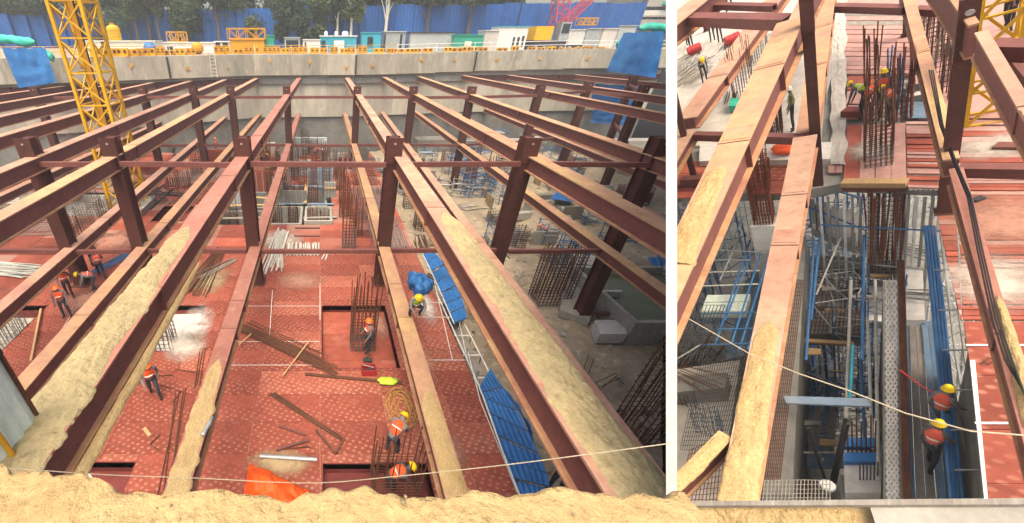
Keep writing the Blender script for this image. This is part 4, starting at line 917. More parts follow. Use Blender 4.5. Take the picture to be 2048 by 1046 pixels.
lattice(458, 531, 57, 80, 64, 'amber lattice mast section lying on the amber container')
lattice(338, 372, 64, 86, 66.4, 'small yellow lattice mast section on the white cabin', n=3)
cabin(533, 549, 72, 66, 'green_paint', 'narrow green steel cabinet beside the amber container', 'steel_cabinet', cat='cabinet', dep=1.2)
cabin(570, 600, 76, 66, 'grey_paint', 'grey open tool shed between green cabinet and blue cabin', 'tool_shed', cat='shed', win=[(.1, .9, .1, .85)], dep=2)
cabin(606, 640, 80, 67, 'white_paint', 'white gas rack cabin next to the bright blue cabin', win=[(.1, .2, .2, .8)])
cabin(640, 712, 73, 67, 'teal_paint', 'bright blue site cabin with a pale door panel', win=[(.04, .15, .25, .75)], roof='white_paint')
P = far_at(678, 92, 66.9); single(S1, MB().box(P.x-.8, P.x+.8, 66.7, 66.85, ZG, ZG+1.6), 'notice_board', M['white_paint'], 'white notice board leaning on the bright blue cabin', 'board')
for px, py, w_ in ((652, 68, .5), (672, 67, .4), (690, 67, .9)):
    P = far_at(px, 73, 68); single(S1, MB().lathe([(w_*.5, .13), (w_*.55, .3), (w_*.5, .6), (w_*.2, .72)], 10, P), 'water_tank', M['white_paint'], 'small white water tank on the blue cabin roof', 'tank', 'white tanks on the blue cabin roof')
cabin(722, 760, 66, 68, 'teal_paint', 'teal machine cabinet with pipes beside the blue cabin', 'machine_cabinet', cat='cabinet', win=[(.3, .6, .3, .8)], dep=2)
cabin(766, 808, 64, 69, 'grey_paint', 'pale grey-green silo cabinet beside the teal machine', 'machine_cabinet', cat='cabinet', win=[(.0, .08, 0, .9), (.75, .85, 0, .9)], dep=2)
cabin(818, 905, 66, 68, 'grey_paint', 'long blue-grey sheet shed left of the green container', 'sheet_shed', cat='shed', roof='dark_steel')
cabin(907, 961, 71, 66, 'green_paint', 'emerald green container with a small notice plate', 'storage_container', cat='container')
P = far_at(935, 88, 66); single(S1, MB().box(P.x-.5, P.x+.5, 65.75, 65.93, ZG+.4, ZG+1.5), 'notice_plate', M['cream_paint'], 'small pale notice plate on the emerald green container', 'sign')
cabin(963, 990, 62, 68, 'concrete_pale', 'pale grey gable cabin between green container and white cabin')
cabin(988, 1046, 54, 70, 'white_paint', 'white two-tone cabin with slim dark windows behind the crawler crane', win=[(.55, .62, .1, .6), (.7, .78, .15, .6), (.85, .93, .2, .65)], roof='teal_paint')
for i, (a, b_, c, m_) in enumerate(((1128, 1160, 60, 'white_paint'), (1162, 1192, 58, 'grey_paint'), (1194, 1222, 58, 'concrete_pale'), (1224, 1256, 52, 'grey_paint'))):
    cabin(a, b_, c, 74-i*.3, m_, ['white sheet screen right of the crawler crane', 'grey-green sheet screen next to the white one', 'pale concrete screen beside the green tarpaulin box', 'grey sheet screen behind the hanging blue sheet'][i], 'sheet_screen', cat='screen', dep=.3)
# yellow water tank on the cream cabin
P = far_at(232, 83, 63.5); o = thing(S1, 'water_tank', 'round yellow plastic water tank on the cream cabin roof', 'tank', P)
part(MB().lathe([(.85, .12), (.9, .3), (.9, 1.6), (.75, 1.9), (.3, 2.1), (.28, 2.2)], 16, P), 'barrel', M['yellow_paint'], o, smooth=True); part(MB().lathe([(.34, 2.2), (.34, 2.32)], 12, P), 'lid', M['amber_paint'], o)
for k in range(3): part(MB().lathe([(.93, .5+k*.4), (.93, .58+k*.4)], 16, P), 'hoop', M['amber_paint'], o)
# small orange mixer drum and blue bins
for px, m_, lab, Y in ((397, 'amber_paint', 'orange mixer drum standing by the white cabin', 58.6), (303, 'blue_sheet', 'light blue cement heap cover by the pit edge', 55.6)):
    P = V((fx(px, Y), Y, ZG)); single(S1, MB().lathe([(.3, 0), (.75, .35), (.85, .8), (.6, 1.25), (.35, 1.45)], 12, P), 'mixer_drum', M[m_], lab, 'drum', smooth=True)
# yellow water-filled barriers and machines along the edge
k = 0
for px in range(190, 1230, 19):
    if random.random() < .18: continue
    x0 = fx(px, 61); y = wy(x0)+1.6+random.random()*.8; x = fx(px+random.uniform(-4, 4), y); w_ = random.uniform(.5, .85); h = random.uniform(.6, .95); zt = ZG
    o = thing(S1, 'safety_barrier', 'yellow ribbed safety barrier block along the far pit edge', 'barrier', (x, y, zt), 'barriers along the far pit edge')
    m_ = M['amber_paint'] if k % 3 else M['yellow_paint']
    b = MB(); b.par((x-w_, y, zt), (2*w_, 0, 0), (0, .5, 0), (0, 0, h*.35)); b.par((x-w_, y+.12, zt+h*.35), (2*w_, 0, 0), (0, .26, 0), (0, 0, h*.65)); part(b, 'block', m_, o)
    part(MB().box(x-w_*.7, x-w_*.3, y-.03, y+.1, zt+h*.45, zt+h*.8), 'recess_plate', M['rust'], o); part(MB().box(x+w_*.3, x+w_*.7, y-.03, y+.1, zt+h*.45, zt+h*.8), 'recess_plate', M['rust'], o)
    k += 1
# guard rail of the far edge
o = thing(S1, 'guard_rail', 'thin white pipe guard rail along the far pit edge', 'railing', (0, 60, ZG))
for i in range(len(xs)-1):
    if xs[i] < -36: continue
    for h in (.55, 1.05): part(MB().tube([(xs[i], wy(xs[i])+.5, wtop(xs[i])+h), (xs[i+1], wy(xs[i+1])+.5, wtop(xs[i+1])+h)], .035, 5), 'rail', M['white_paint'] if xs[i] > 10 else M['amber_paint'], o)
    part(MB().tube([(xs[i], wy(xs[i])+.5, wtop(xs[i])), (xs[i], wy(xs[i])+.5, wtop(xs[i])+1.1)], .04, 5), 'rail_post', M['white_paint'], o)
# ladder on the wall
x = fx(428, 56); y = wy(x)-.9; o = thing(S1, 'wall_ladder', 'pale steel ladder hanging down the retaining wall', 'ladder', (x, y, 7.7))
for s in (-.35, .35): part(MB().box(x+s-.05, x+s+.05, y-.05, y, 7.6, 10.6), 'side_rail', M['pipe_pale'], o)
for k in range(7): part(MB().box(x-.3, x+.3, y-.045, y-.005, 7.8+k*.42, 7.87+k*.42), 'rung', M['pipe_pale'], o)
# hanging sheets
def hang(quad_px, Y, label, m_, name='hanging_sheet', fold=.12, n=24):
    P = [V((fx(px, Y, z), Y, z)) for (px, py) in quad_px for z in [zrow(px, Y, py)]]
    b = MB()
    def fn(u, v):
        p = P[0].lerp(P[1], u).lerp(P[3].lerp(P[2], u), v)
        return p+V((0, -fold*math.sin(u*23+v*2)*.4-fold*noise.noise(V((u*4, v*4, Y)))-.0, .06*math.sin(u*17)*(1-v)))
    b.grid(fn, n, n)
    bb = MB(); bb.v = b.v+[p+V((0, .02, 0)) for p in b.v]; N = len(b.v); bb.f = b.f+[tuple(N+i for i in reversed(f)) for f in b.f]; bb.m = [0]*len(bb.f)
    return single(S1, bb, name, M[m_], label, 'sheet', smooth=True)
hang([(5, 97), (90, 96), (113, 165), (38, 176)], 43.5, 'blue fabric sheet hung over the retaining wall near the tower crane', 'blue_sheet')
hang([(1247, 66), (1331, 62), (1312, 156), (1212, 142)], 58.5, 'large blue fabric sheet hung over the retaining wall under the green tarpaulin', 'blue_sheet')
hang([(1190, 168), (1290, 172), (1270, 215), (1180, 205)], 60.5, 'dark blue sheet hung low on the far wall between struts', 'blue_tarp')
hang([(1190, 215), (1270, 222), (1262, 250), (1180, 245)], 60.3, 'lower blue sheet draped under the far struts', 'blue_tarp')
def roll(px0, px1, py0, py1, Y, label, m_='green_tarp'):
    x0, x1 = fx(px0, Y), fx(px1, Y); z1, z0 = zrow(px0, Y, py0), zrow(px0, Y, py1); r = (z1-z0)/2; b = MB()
    def fn(u, v):
        t = v*6.283; rr = r*(.85+.3*noise.noise(V((u*6, math.cos(t), math.sin(t)))))*min(1, 6*u+.3, 6*(1-u)+.3)
        return (x0+(x1-x0)*u, Y+math.cos(t)*rr, (z0+z1)/2+math.sin(t)*rr+.15*math.sin(u*5))
    b.grid(fn, 24, 14); return single(S1, b, 'bundled_tarpaulin', M[m_], label, 'tarpaulin', smooth=True)
roll(-10, 82, 70, 92, 44.5, 'green tarpaulin rolled over the top of the blue sheet near the crane')
roll(1258, 1334, 46, 66, 58.9, 'green tarpaulin rolled above the large blue sheet')
roll(92, 108, 102, 122, 45.5, 'small green net bundle beside the blue sheet near the crane')
roll(1228, 1250, 78, 100, 59.5, 'small green tarpaulin box beside the large blue sheet')
# crawler crane
Y = 72; cx = fx(1098, Y); o = thing(S1, 'crawler_crane', 'crawler crane with yellow housing and red lattice boom beyond the pit', 'crane', (cx, Y, ZG))
for dy in (-1.3, 1.3):
    b = MB(); x0, x1 = fx(1052, Y), fx(1148, Y); b.prism([(x0, Y+dy-.4, ZG+1.0), (x1, Y+dy-.4, ZG+1.0), (x1, Y+dy+.4, ZG+1.0), (x0, Y+dy+.4, ZG+1.0)], 1.0); t_ = part(b, 'track', M['dark_steel'], o)
    for k in range(6): part(MB().lathe([(.32, -.05), (.32, .05)], 10, (x0+.6+(x1-x0-1.2)*k/5, Y+dy-.45, ZG+.5), (0, 1, 0)), 'roller', M['grey_paint'], t_)
part(MB().box(fx(1055, Y), fx(1120, Y), Y-1.4, Y+1.4, ZG+1.05, ZG+1.6), 'turntable', M['dark_steel'], o)
part(MB().box(fx(1053, Y), fx(1086, Y), Y-1.5, Y+1.5, ZG+1.62, zrow(1070, Y, 53)), 'engine_house', M['yellow_paint'], o)
h = part(MB().box(fx(1100, Y), fx(1118, Y), Y-1.5, Y+.2, ZG+1.62, zrow(1100, Y, 45)), 'cab', M['grey_paint'], o); part(MB().box(fx(1102, Y), fx(1116, Y), Y-1.56, Y-1.51, ZG+2.6, zrow(1100, Y, 48)), 'window', M['glass_dark'], h)
def boom(pA, pB, w_, n, nm):
    A, B = V(pA), V(pB); D = B-A; s = V((1, 0, 0)); t_ = D.cross(s).normalized()
    for a, c in ((-1, -1), (1, -1), (1, 1), (-1, 1)): part(MB().bar(A+s*a*w_/2+t_*c*w_/2, B+s*a*w_/2+t_*c*w_/2, .12, .12, (0, 1, 0)), nm+'_chord', M['crane_red'], o)
    b = MB()
    for k in range(n):
        p, q = A+D*k/n, A+D*(k+1)/n
        for c in (-1, 1):
            sg = 1 if k % 2 else -1
            b.bar(p+s*sg*w_/2+t_*c*w_/2, q-s*sg*w_/2+t_*c*w_/2, .08, .08, (0, 1, 0)); b.bar(p-s*w_/2+t_*c*w_/2, p+s*w_/2+t_*c*w_/2, .08, .08, (0, 1, 0))
            b.bar(p+s*c*w_/2-t_*sg*w_/2, q+s*c*w_/2+t_*sg*w_/2, .08, .08, (0, 1, 0))
    part(b, nm+'_lacing', M['crane_red'], o)
boom((fx(1099, Y), Y-.3, zrow(1099, Y, 48)), (fx(1096, Y), Y+1.5, zrow(1096, Y, -60)), 1.9, 12, 'mast')
boom((fx(1112, Y), Y+1.4, zrow(1112, Y, 58)), (fx(1210, Y), Y+3.0, zrow(1210, Y, -70)), 1.5, 16, 'boom')
b = MB(); b.tube([(fx(1078, Y), Y, zrow(1078, Y, 53)), (fx(1094, Y), Y+.5, zrow(1094, Y, -60))], .06, 5); part(b, 'stay_cable', M['dark_steel'], o)
lattice(1142, 1178, 36, 52, 73.4, 'amber railing frame on the sheet screen right of the crane', n=4, dep=1.0)
# building behind on the right
bl = thing(S1, 'apartment_building', 'grey concrete building with balconies beyond the blue barricade', 'building', (fx(1300, 110), 114, ZG))
x0, x1 = fx(1253, 110), fx(1338, 110); z1 = zrow(1300, 110, -60)
part(MB().box(x0, x1, 110, 124, ZG, z1), 'wall', M['concrete_damp'], bl)
for k, py in enumerate((52, 34, 14, -8, -30)):
    zz = zrow(1290, 109, py); part(MB().box(x0-.6, x1, 107.6, 109.99, zz, zz+.35), 'balcony_slab', M['concrete'], bl)
    part(MB().box(x0-.5, x1, 107.6, 107.72, zz+.352, zz+1.3), 'parapet', M['concrete_pale'] if k % 2 else M['concrete'], bl)
    for q in range(5):
        xa = x0+1+q*2.6; w_ = part(MB().box(xa, xa+1.4, 109.9, 109.995, zz+.5, zz+2.4), 'window', M['glass_dark'], bl); part(MB().box(xa-.08, xa-.005, 109.85, 109.99, zz+.5, zz+2.4), 'frame', M['white_paint'], w_)
part(MB().box(x0+3, x1, 106.6, 110, zrow(1290, 109, 10), zrow(1290, 109, 4)), 'awning', M['green_tarp'], bl)

# ---- people in the big pit (feet in the photograph)
GP = 'workers on the red formwork deck'
def pers(fpx, fpy, z, pose, rz, label, vest='vest', helm='helmet_orange', sc_=1.0, group=None): return person(S1, S1.at(fpx, fpy, z), pose, R(rz), label, vest, helm, group, 1.08, sc_*1.06)
pers(142, 592, 0, 'walk', -150, 'worker in orange helmet walking ahead of his mate beside the left post')
pers(136, 632, 0, 'stand', 200, 'worker in orange helmet standing with arms forward beside the open column pocket')
pers(206, 556, 0, 'walk', 30, 'worker in orange helmet and pink vest stepping past the yellow helmet worker', 'vest_pink')
pers(190, 530, 0, 'stand', 10, 'worker in orange vest behind the pair near the blue pipe rack')
pers(192, 582, 0, 'bend', 120, 'worker in yellow helmet bending beside the left post foot', 'vest_pink', 'helmet_yellow')
pers(152, 742, 0, 'walk', 80, 'worker half hidden between lower strut and soil ridge', 'vest', 'helmet_orange')
pers(312, 790, 0, 'walk', -150, 'worker in orange helmet pulling a bar across the open dotted deck')
pers(735, 702, 0, 'stand', 100, 'worker in dark clothes beside the tall rebar column', 'vest_pink', 'helmet_orange')
pers(783, 903, 0, 'bend', -40, 'worker in yellow helmet leaning over the rebar starter column', 'vest', 'helmet_yellow')
pers(780, 985, -.5, 'bend', -80, 'worker in yellow helmet bent inside the rebar starter column', 'vest', 'helmet_yellow')
pers(828, 628, ZL, 'crouch', 180, 'worker crouching on the lower strut under a blue cloth', 'vest_lime', 'helmet_yellow')
pers(1106, 982, -.9, 'stand', 120, 'worker in lime vest on the ledge beyond the blue tarpaulin', 'vest_lime', 'helmet_yellow')
pers(1085, 482, ZF+.1, 'bend', 60, 'worker in faded orange bending on the dirt behind the rebar cage', 'vest', 'helmet_orange')
for fpx, fpy, lab in ((435, 306, 'tiny worker standing on the far deck behind the near post head'), (432, 322, 'tiny worker bending on the far deck behind the near post head'), (555, 322, 'tiny worker on the far deck left of the paired struts'), (526, 332, 'tiny worker crouching left of the paired struts on the far deck'), (632, 322, 'tiny worker on the far deck between the rebar columns'), (646, 320, 'tiny worker on the far deck beside his mate between the rebar columns'), (350, 312, 'tiny worker under the far left struts'), (505, 310, 'tiny worker walking on the far deck')):
    pers(fpx, fpy, 0, random.choice(['stand', 'walk', 'bend']), random.uniform(0, 360), lab, 'vest', random.choice(['helmet_orange', 'helmet_yellow']))
b = MB(); c = S1.at(832, 590, ZL)+V((.12, .35, .45))                    # blue cloth over the crouching worker's back
def fn(u, v):
    t = u*6.283; q = v*1.5; rr = .56*math.sin(q)*(1+.55*noise.noise(V((math.cos(t)*1.3, math.sin(t)*1.3, q)))+.2*math.sin(t*3+1)+.10*noise.noise(V((math.cos(t)*5, math.sin(t)*5, q*2))))
    return c+V((math.cos(t)*rr*.95, math.sin(t)*rr, .42*math.cos(q)-.1+.14*noise.noise(V((math.cos(t)*2.5, math.sin(t)*2.5, v*5)))-.3*(v > .9)))
b.grid(fn, 48, 18); single(S1, b, 'blue_cloth', M['blue_tarp'], 'bright blue cloth billowing behind the worker on the lower strut', 'cloth', smooth=True)

# ---- rebar columns
def rc(fpx, fpy, z, topy, w_, d_, label, **k):
    P = S1.at(fpx, fpy, z); h = max(.5, S1.up(P, topy)-z); return rebar_column(S1, P, w_, d_, h, label, **k)
rc(724, 692, -.42, 540, 1.05, .7, 'tall rusty rebar column in the dropped panel beside the dark-clothed worker', n=(7, 4), r=.022, hoops=14, grey=.22)
rc(786, 975, -.5, 868, 1.35, .8, 'rusty rebar starter column round the two yellow helmet workers', n=(7, 4), r=.02, hoops=7, jit=.35, hoop_to=.4)
rc(697, 498, 0, 368, .8, .6, 'tall rust column with grey foot beside the pale pipe stack', n=(5, 4), r=.024, hoops=12, grey=.35, m='rust_red')
rc(716, 470, 0, 385, .5, .4, 'slim rust column behind the grey-footed column', n=(3, 3), r=.022, hoops=10, m='rust_red')
rc(326, 694, -.55, 616, 1.1, .9, 'dark rebar starters leaning in the cement splashed pocket', n=(6, 4), r=.02, hoops=6, jit=.3, m='rust', grey=.3)
rc(268, 596, 0, 540, 1.0, .5, 'low rebar cage beside the foot of the left post', n=(6, 3), r=.022, hoops=6)
rc(28, 690, -.8, 630, 1.3, 1.0, 'grey rebar starters in the pocket with the leaning timber', n=(7, 5), r=.02, m='rebar_grey', tie='rebar_grey', hoops=5)
for i, (fx_, fy_, ty, w_, m_) in enumerate(((606, 380, 290, .7, 'rust'), (628, 372, 296, .5, 'rust_red'), (652, 392, 300, .6, 'rust'), (590, 360, 285, .6, 'rust'), (668, 350, 292, .5, 'rust'), (686, 360, 300, .6, 'rust_red'), (640, 345, 300, .8, 'rust'), (540, 372, 320, .6, 'rust'), (560, 350, 300, .6, 'rust'), (690, 420, 345, .7, 'rust_red'), (575, 400, 350, .6, 'rebar_grey'))):
    rc(fx_, fy_, 0 if fy_ < 375 else -.2, ty, w_, w_*.8, 'rusty rebar column among the dense group behind the concrete tanks', group='rebar columns behind the concrete tanks', n=(5, 4), r=.022, m=m_, hoops=8)
for i, (fx_, fy_, ty) in enumerate(((215, 438, 395), (235, 428, 385), (175, 452, 408), (190, 418, 372), (150, 400, 365), (320, 405, 360), (345, 385, 345), (300, 380, 340), (370, 375, 335), (120, 380, 345), (60, 400, 362), (90, 365, 335), (395, 350, 305), (30, 372, 345))):
    rc(fx_, fy_, 0, ty, 1.0, .7, 'thin rebar starter column in the left bays near the crane foot', group='rebar starters near the crane foot', n=(6, 4), r=.018, hoops=4, hoop_to=.4, m=['rust', 'rebar_grey'][i % 2])
# cages in the dirt pit
rc(1095, 600, ZF, 482, 1.9, 1.3, 'heavy rusty rebar cage standing in the dirt pit beside the wet slab', n=(9, 6), r=.03, hoops=16, hoop_to=.85, group=None)
rc(1300, 860, ZF, 690, 2.2, 1.4, 'big dark rebar cage low in the dirt pit by the partition wall', n=(10, 6), r=.025, hoops=14, hoop_to=.9, group=None)
rc(1238, 892, ZF, 826, 1.0, .8, 'short rebar starters beside the grey plastic pipes', n=(6, 4), r=.022, hoops=3, group=None)
rc(975, 380, ZF, 300, 1.2, 1.0, 'rebar cage behind the second near post in the dirt pit', n=(6, 5), r=.025, hoops=10, group=None)
rc(935, 380, ZF, 290, .9, .9, 'reddish steel column cage under the far struts', n=(6, 6), r=.03, hoops=10, group=None, m='rust_red')
rc(860, 420, ZF, 350, .8, .8, 'narrow rebar cage beside the deck edge', n=(5, 5), r=.02, hoops=10, group=None)
rc(1200, 330, ZF, 280, 1.5, 1.0, 'far rebar cage beyond the wet slab', n=(7, 5), r=.025, hoops=8, group=None)
rc(1120, 310, ZF, 262, 1.5, 1.0, 'far rebar cage under the right-hand struts', n=(7, 5), r=.025, hoops=8, group=None)

# ---- bundles and loose pieces on the deck
def bundle(S, A, B, n, r, spread, m_, label, name='bar_bundle', cat='steel bars', sides=5, fan=0.0, pile=2):
    A, B = V(A), V(B); D = B-A; s = D.normalized().cross(V((0, 0, 1))).normalized(); o = thing(S, name, label, cat, (A+B)/2)
    for k in range(n):
        off = s*(spread*((k+.5)/n-.5)+random.uniform(-.3, .3)*spread/n); off2 = s*(spread*(1+fan)*((k+.5)/n-.5)+random.uniform(-1, 1)*spread/n*(1+fan*2)); z = V((0, 0, r+.012+random.randint(0, pile-1)*r*1.9))
        e0, e1 = random.uniform(-.06, .06), random.uniform(-.06, .06)
        part(MB().tube([A+off+z+D*e0, B+off2+z+D*e1], r, sides), 'bar' if cat == 'steel bars' else 'pipe', M[m_], o)
    return o
def g1(px, py, z=.0): return S1.at(px, py, z)
bundle(S1, g1(478, 655), g1(668, 742), 16, .02, .55, 'rust', 'long rust bar bundle slanting across the dotted deck', pile=3)
bundle(S1, g1(492, 652), g1(640, 722), 8, .018, .9, 'rust', 'loose second layer of rust bars beside the long bundle', pile=2)
bundle(S1, g1(442, 500), g1(385, 590), 16, .022, .7, 'rust', 'brown bar heap fanning out left of the lower strut', fan=1.4, pile=3)
bundle(S1, g1(470, 520), g1(400, 555), 8, .022, .5, 'timber_grey', 'grey-brown batten heap by the fanned bars', fan=1.0)
bundle(S1, g1(568, 462), g1(535, 545), 9, .055, .9, 'pipe_pale', 'pale scaffold pipes fanned out beside the near post', 'pipe_bundle', 'pipes', 8, fan=.3)
bundle(S1, g1(556, 470), g1(560, 540), 5, .05, .5, 'pipe_pale', 'second fan of pale pipes beside the near post', 'pipe_bundle', 'pipes', 8)
b0 = g1(572, 512); b1 = g1(640, 512)
o = thing(S1, 'pipe_stack', 'stack of pale short pipes under the lower brace', 'pipes', (b0+b1)/2)
for k in range(20):
    P = b0.lerp(b1, (k+.5)/20); part(MB().tube([P+V((0, 0, .06+(k % 2)*.1)), P+V((random.uniform(-.15, .15), 1.5, .06+(k % 2)*.1))], .06, 8), 'pipe', M['pipe_pale'], o)
for (a, c, d, e) in ((590, 456, 640, 456), (588, 472, 640, 472)): single(S1, MB().bar(g1(a, c, .05), g1(d, e, .05), .12, .09), 'steel_channel', M['primer'], 'short red steel channel lying behind the pale pipe stack', 'steel channel', 'red channels behind the pipe stack')
bundle(S1, g1(655, 505), g1(648, 520), 2, .05, .2, 'pipe_pale', 'two short pale pipe ends beside the rust column', 'pipe_bundle', 'pipes', 8)
def stick(p0, p1, w_, m_, label, z=.0, name='steel_bar', cat='steel bar', h=None): 
    A, B = S1.at(*p0, z+.04), S1.at(*p1, z+.04); return single(S1, MB().bar(A, B, w_, h or w_), name, M[m_], label, cat)
stick((610, 748), (805, 766), .12, 'rust', 'flat dark steel strip lying beside the red toolbox', h=.05)
o = thing(S1, 'angle_strip', 'pair of dark angle strips lying slantwise on the dotted deck', 'steel strips', g1(615, 845))
for dx in (0, 5, 10): part(MB().bar(g1(538+dx, 788-dx*.3, .04), g1(683+dx*.4, 880-dx*.2, .04), .05, .06), 'strip', M['rust'], o)
stick((632, 860), (672, 908), .07, 'rust', 'dark L bar piece beside the angle strips'); stick((672, 908), (688, 878), .07, 'rust', 'short bent end of the dark L bar')
stick((620, 680), (565, 752), .05, 'timber', 'thin pale batten leaning across the bar bundle', .15, 'timber_batten', 'batten')
stick((558, 852), (612, 870), .07, 'primer', 'short red steel rod near the white plastic pipe'); stick((553, 900), (618, 880), .09, 'primer', 'thick red steel rod near the white plastic pipe')
stick((565, 898), (620, 893), .03, 'rust', 'thin wire bar beside the thick red rod')
single(S1, MB().tube([g1(520, 912, .07), g1(634, 919, .07)], .065, 10), 'plastic_pipe', M['galv'], 'pale grey plastic pipe lying near the orange tarpaulin', 'pipe')
stick((62, 722), (82, 618), .09, 'timber', 'pale timber plank lying across the left column pocket', .1, 'timber_plank', 'plank')
stick((478, 690), (502, 668), .05, 'timber', 'short pale lath at the end of the long bundle', .1, 'timber_batten', 'batten')
stick((288, 856), (300, 872), .12, 'timber', 'small pale wood block on the deck left of the lower strut', 0, 'wood_block', 'block', .05)
for p0, p1 in (((300, 752), (345, 750)), ((310, 768), (362, 782)), ((362, 782), (345, 805)), ((320, 868), (300, 888)), ((300, 888), (318, 900)), ((390, 745), (355, 738))): stick(p0, p1, .025, 'rust', 'thin rust rod lying near the worker pulling a bar')['group'] = 'rods near the worker pulling a bar'
bundle(S1, g1(362, 785), g1(335, 975), 4, .02, .5, 'rust', 'dark thin bars lying along the lower strut', fan=.5, pile=1)
bundle(S1, g1(405, 700), g1(395, 775), 3, .02, .3, 'rust', 'thin bars beside the lower strut near the splash', pile=1)
# red toolbox
P = g1(737, 745); o = thing(S1, 'toolbox', 'open red metal toolbox on the deck beside the rebar column', 'toolbox', P)
for bx in ((-.3, .3, -.2, -.17), (-.3, .3, .17, .2), (-.3, -.27, -.168, .168), (.27, .3, -.168, .168)): part(MB().box(P.x+bx[0], P.x+bx[1], P.y+bx[2], P.y+bx[3], .02, .3), 'side', M['red_paint'], o)
part(MB().box(P.x-.268, P.x+.268, P.y-.168, P.y+.168, .02, .05), 'bottom', M['dark_steel'], o)
part(MB().tube([P+V((-.25, .1, .35)), P+V((.2, -.05, .35))], .02, 6), 'handle', M['galv'], o)
P = g1(735, 722); single(S1, MB().bar(P+V((-.1, 0, .1)), P+V((.12, .1, .35)), .04, .04).box(P.x-.2, P.x+.2, P.y-.1, P.y+.1, .01, .1), 'tool_heap', M['dark_steel'], 'small dark tool heap behind the red toolbox', 'tools')
b = MB(); P = g1(775, 762, .1)
def fn(u, v): 
    t = u*6.283; q = v*3.1416; r_ = .3*(1+.5*noise.noise(V((math.cos(t)*2, math.sin(t)*2, q*2)))); return P+V((math.cos(t)*math.sin(q)*r_*1.3, math.sin(t)*math.sin(q)*r_*.7, math.cos(q)*r_*.35))
b.grid(fn, 16, 8); single(S1, b, 'crumpled_vest', M['vest_lime'], 'crumpled lime vest lying beside the red toolbox', 'vest', smooth=True)
b = MB(); P = g1(803, 815, .03); pts = []
for k in range(160):
    t = k*.33; rr = .45+.25*math.sin(k*.21)+.1*math.sin(k*.07); pts.append(P+V((math.cos(t)*rr*.8, math.sin(t)*rr*1.25, .02+.04*abs(math.sin(k*.9)))))
b.tube(pts, .014, 5); single(S1, b, 'hose_coil', M['hose_yellow'], 'tangled thin yellow-brown wire coil on the deck by the lower strut', 'wire coil')
# orange tarpaulin
b = MB(); P0, P1 = g1(490, 980), g1(618, 985)
def fn(u, v):
    x = P0.x+(P1.x-P0.x)*u; y = 4.7+2.4*v; e = min(1, 6*u, 5*(1-u)+.1, 5*v+.2, 4*(1-v)+.0)
    return (x+.1*noise.noise(V((u*5, v*5, 1))), y+.2*noise.noise(V((u*4, v*3, 7)))-.9*v*u, .03+e*(.35+.22*noise.noise(V((u*6, v*6, 3)))+.08*noise.noise(V((u*15, v*15, 3)))))
b.grid(fn, 40, 30); single(S1, b, 'orange_tarpaulin', M['orange_tarp'], 'crumpled bright orange tarpaulin on the deck below the soil bank', 'tarpaulin', smooth=True)
# plastic bottle on the lower strut
P = S1.at(415, 858, ZL+.1); b = MB(); ax = V((.25, 1, 0)).normalized(); o = thing(S1, 'plastic_bottle', 'crushed clear blue plastic bottle lying on the soil of the lower strut', 'bottle', P)
part(MB().lathe([(.06, -.26), (.07, -.2), (.055, -.06), (.07, .08), (.058, .18), (.024, .25), (.024, .3)], 12, P+V((0, 0, .08)), ax), 'body', M['galv'], o, smooth=True)
part(MB().lathe([(.028, .302), (.028, .335)], 10, P+V((0, 0, .08)), ax), 'cap', M['teal_paint'], o)
# fence sheet standing on the strut end
o = thing(S1, 'corrugated_fence', 'pale green corrugated fence sheet with orange pole on the soil edge', 'fence', (-4.08, 2.6, 7.35))
b = MB(); ny_ = 14; zz = 0
for k in range(ny_):
    ya, yb = 1.9+1.52*k/ny_, 1.9+1.52*(k+1)/ny_; xa, xb = -4.10+(.035 if k % 2 else -.0), -4.10+(.035 if (k+1) % 2 else -.0)
    b.par((xa, ya, 7.34), (xb-xa, yb-ya, 0), (.008, 0, 0), (0, 0, 2.2))
part(b, 'sheet', M['sheet_green'], o); part(MB().box(-4.10, -4.05, 3.425, 3.46, 7.30, 9.55), 'edge_post', M['rust'], o)
part(MB().tube([(-4.02, 2.86, 7.32), (-4.02, 2.86, 9.6)], .035, 8), 'pole', M['amber_paint'], o)
part(MB().box(-4.06, -3.99, 1.9, 3.42, 8.6, 8.68), 'rail', M['dark_steel'], o)
# lower fence sheet offcut
A = [S1.at(140, 945, 4.2), S1.at(162, 938, 4.2), S1.at(205, 990, 4.2), S1.at(172, 992, 4.2)]
single(S1, MB().prism(A, .03).bar(A[1]+V((.03, 0, 0)), A[2]+V((.03, 0, 0)), .07, .07), 'sheet_offcut', M['sheet_green'], 'pale sheet offcut with dark edge wedged under the soil strut', 'sheet')
# ropes over the foreground
def rope(pts, Y, label, r=.004, m_='rope', S=S1):
    P = []
    for px, py in pts:
        ry = pixray(px, py); P.append(EYE+ry*(Y/ry.y))
    Q = []
    for i in range(len(P)-1):
        for k in range(6):
            t = k/6; p0 = P[max(i-1, 0)]; p1 = P[i]; p2 = P[i+1]; p3 = P[min(i+2, len(P)-1)]
            Q.append(.5*((2*p1)+(p2-p0)*t+(2*p0-5*p1+4*p2-p3)*t*t+(3*p1-p0-3*p2+p3)*t**3))
    Q.append(P[-1]); return single(S1, MB().tube(Q, r, 6), 'rope', M[m_], label, 'rope')
rope([(-20, 934), (70, 940), (220, 950), (390, 956), (620, 966), (800, 952), (1000, 931), (1180, 908), (1345, 886)], 1.5, 'thin grey rope strung along the edge of the soil bank', .0035)
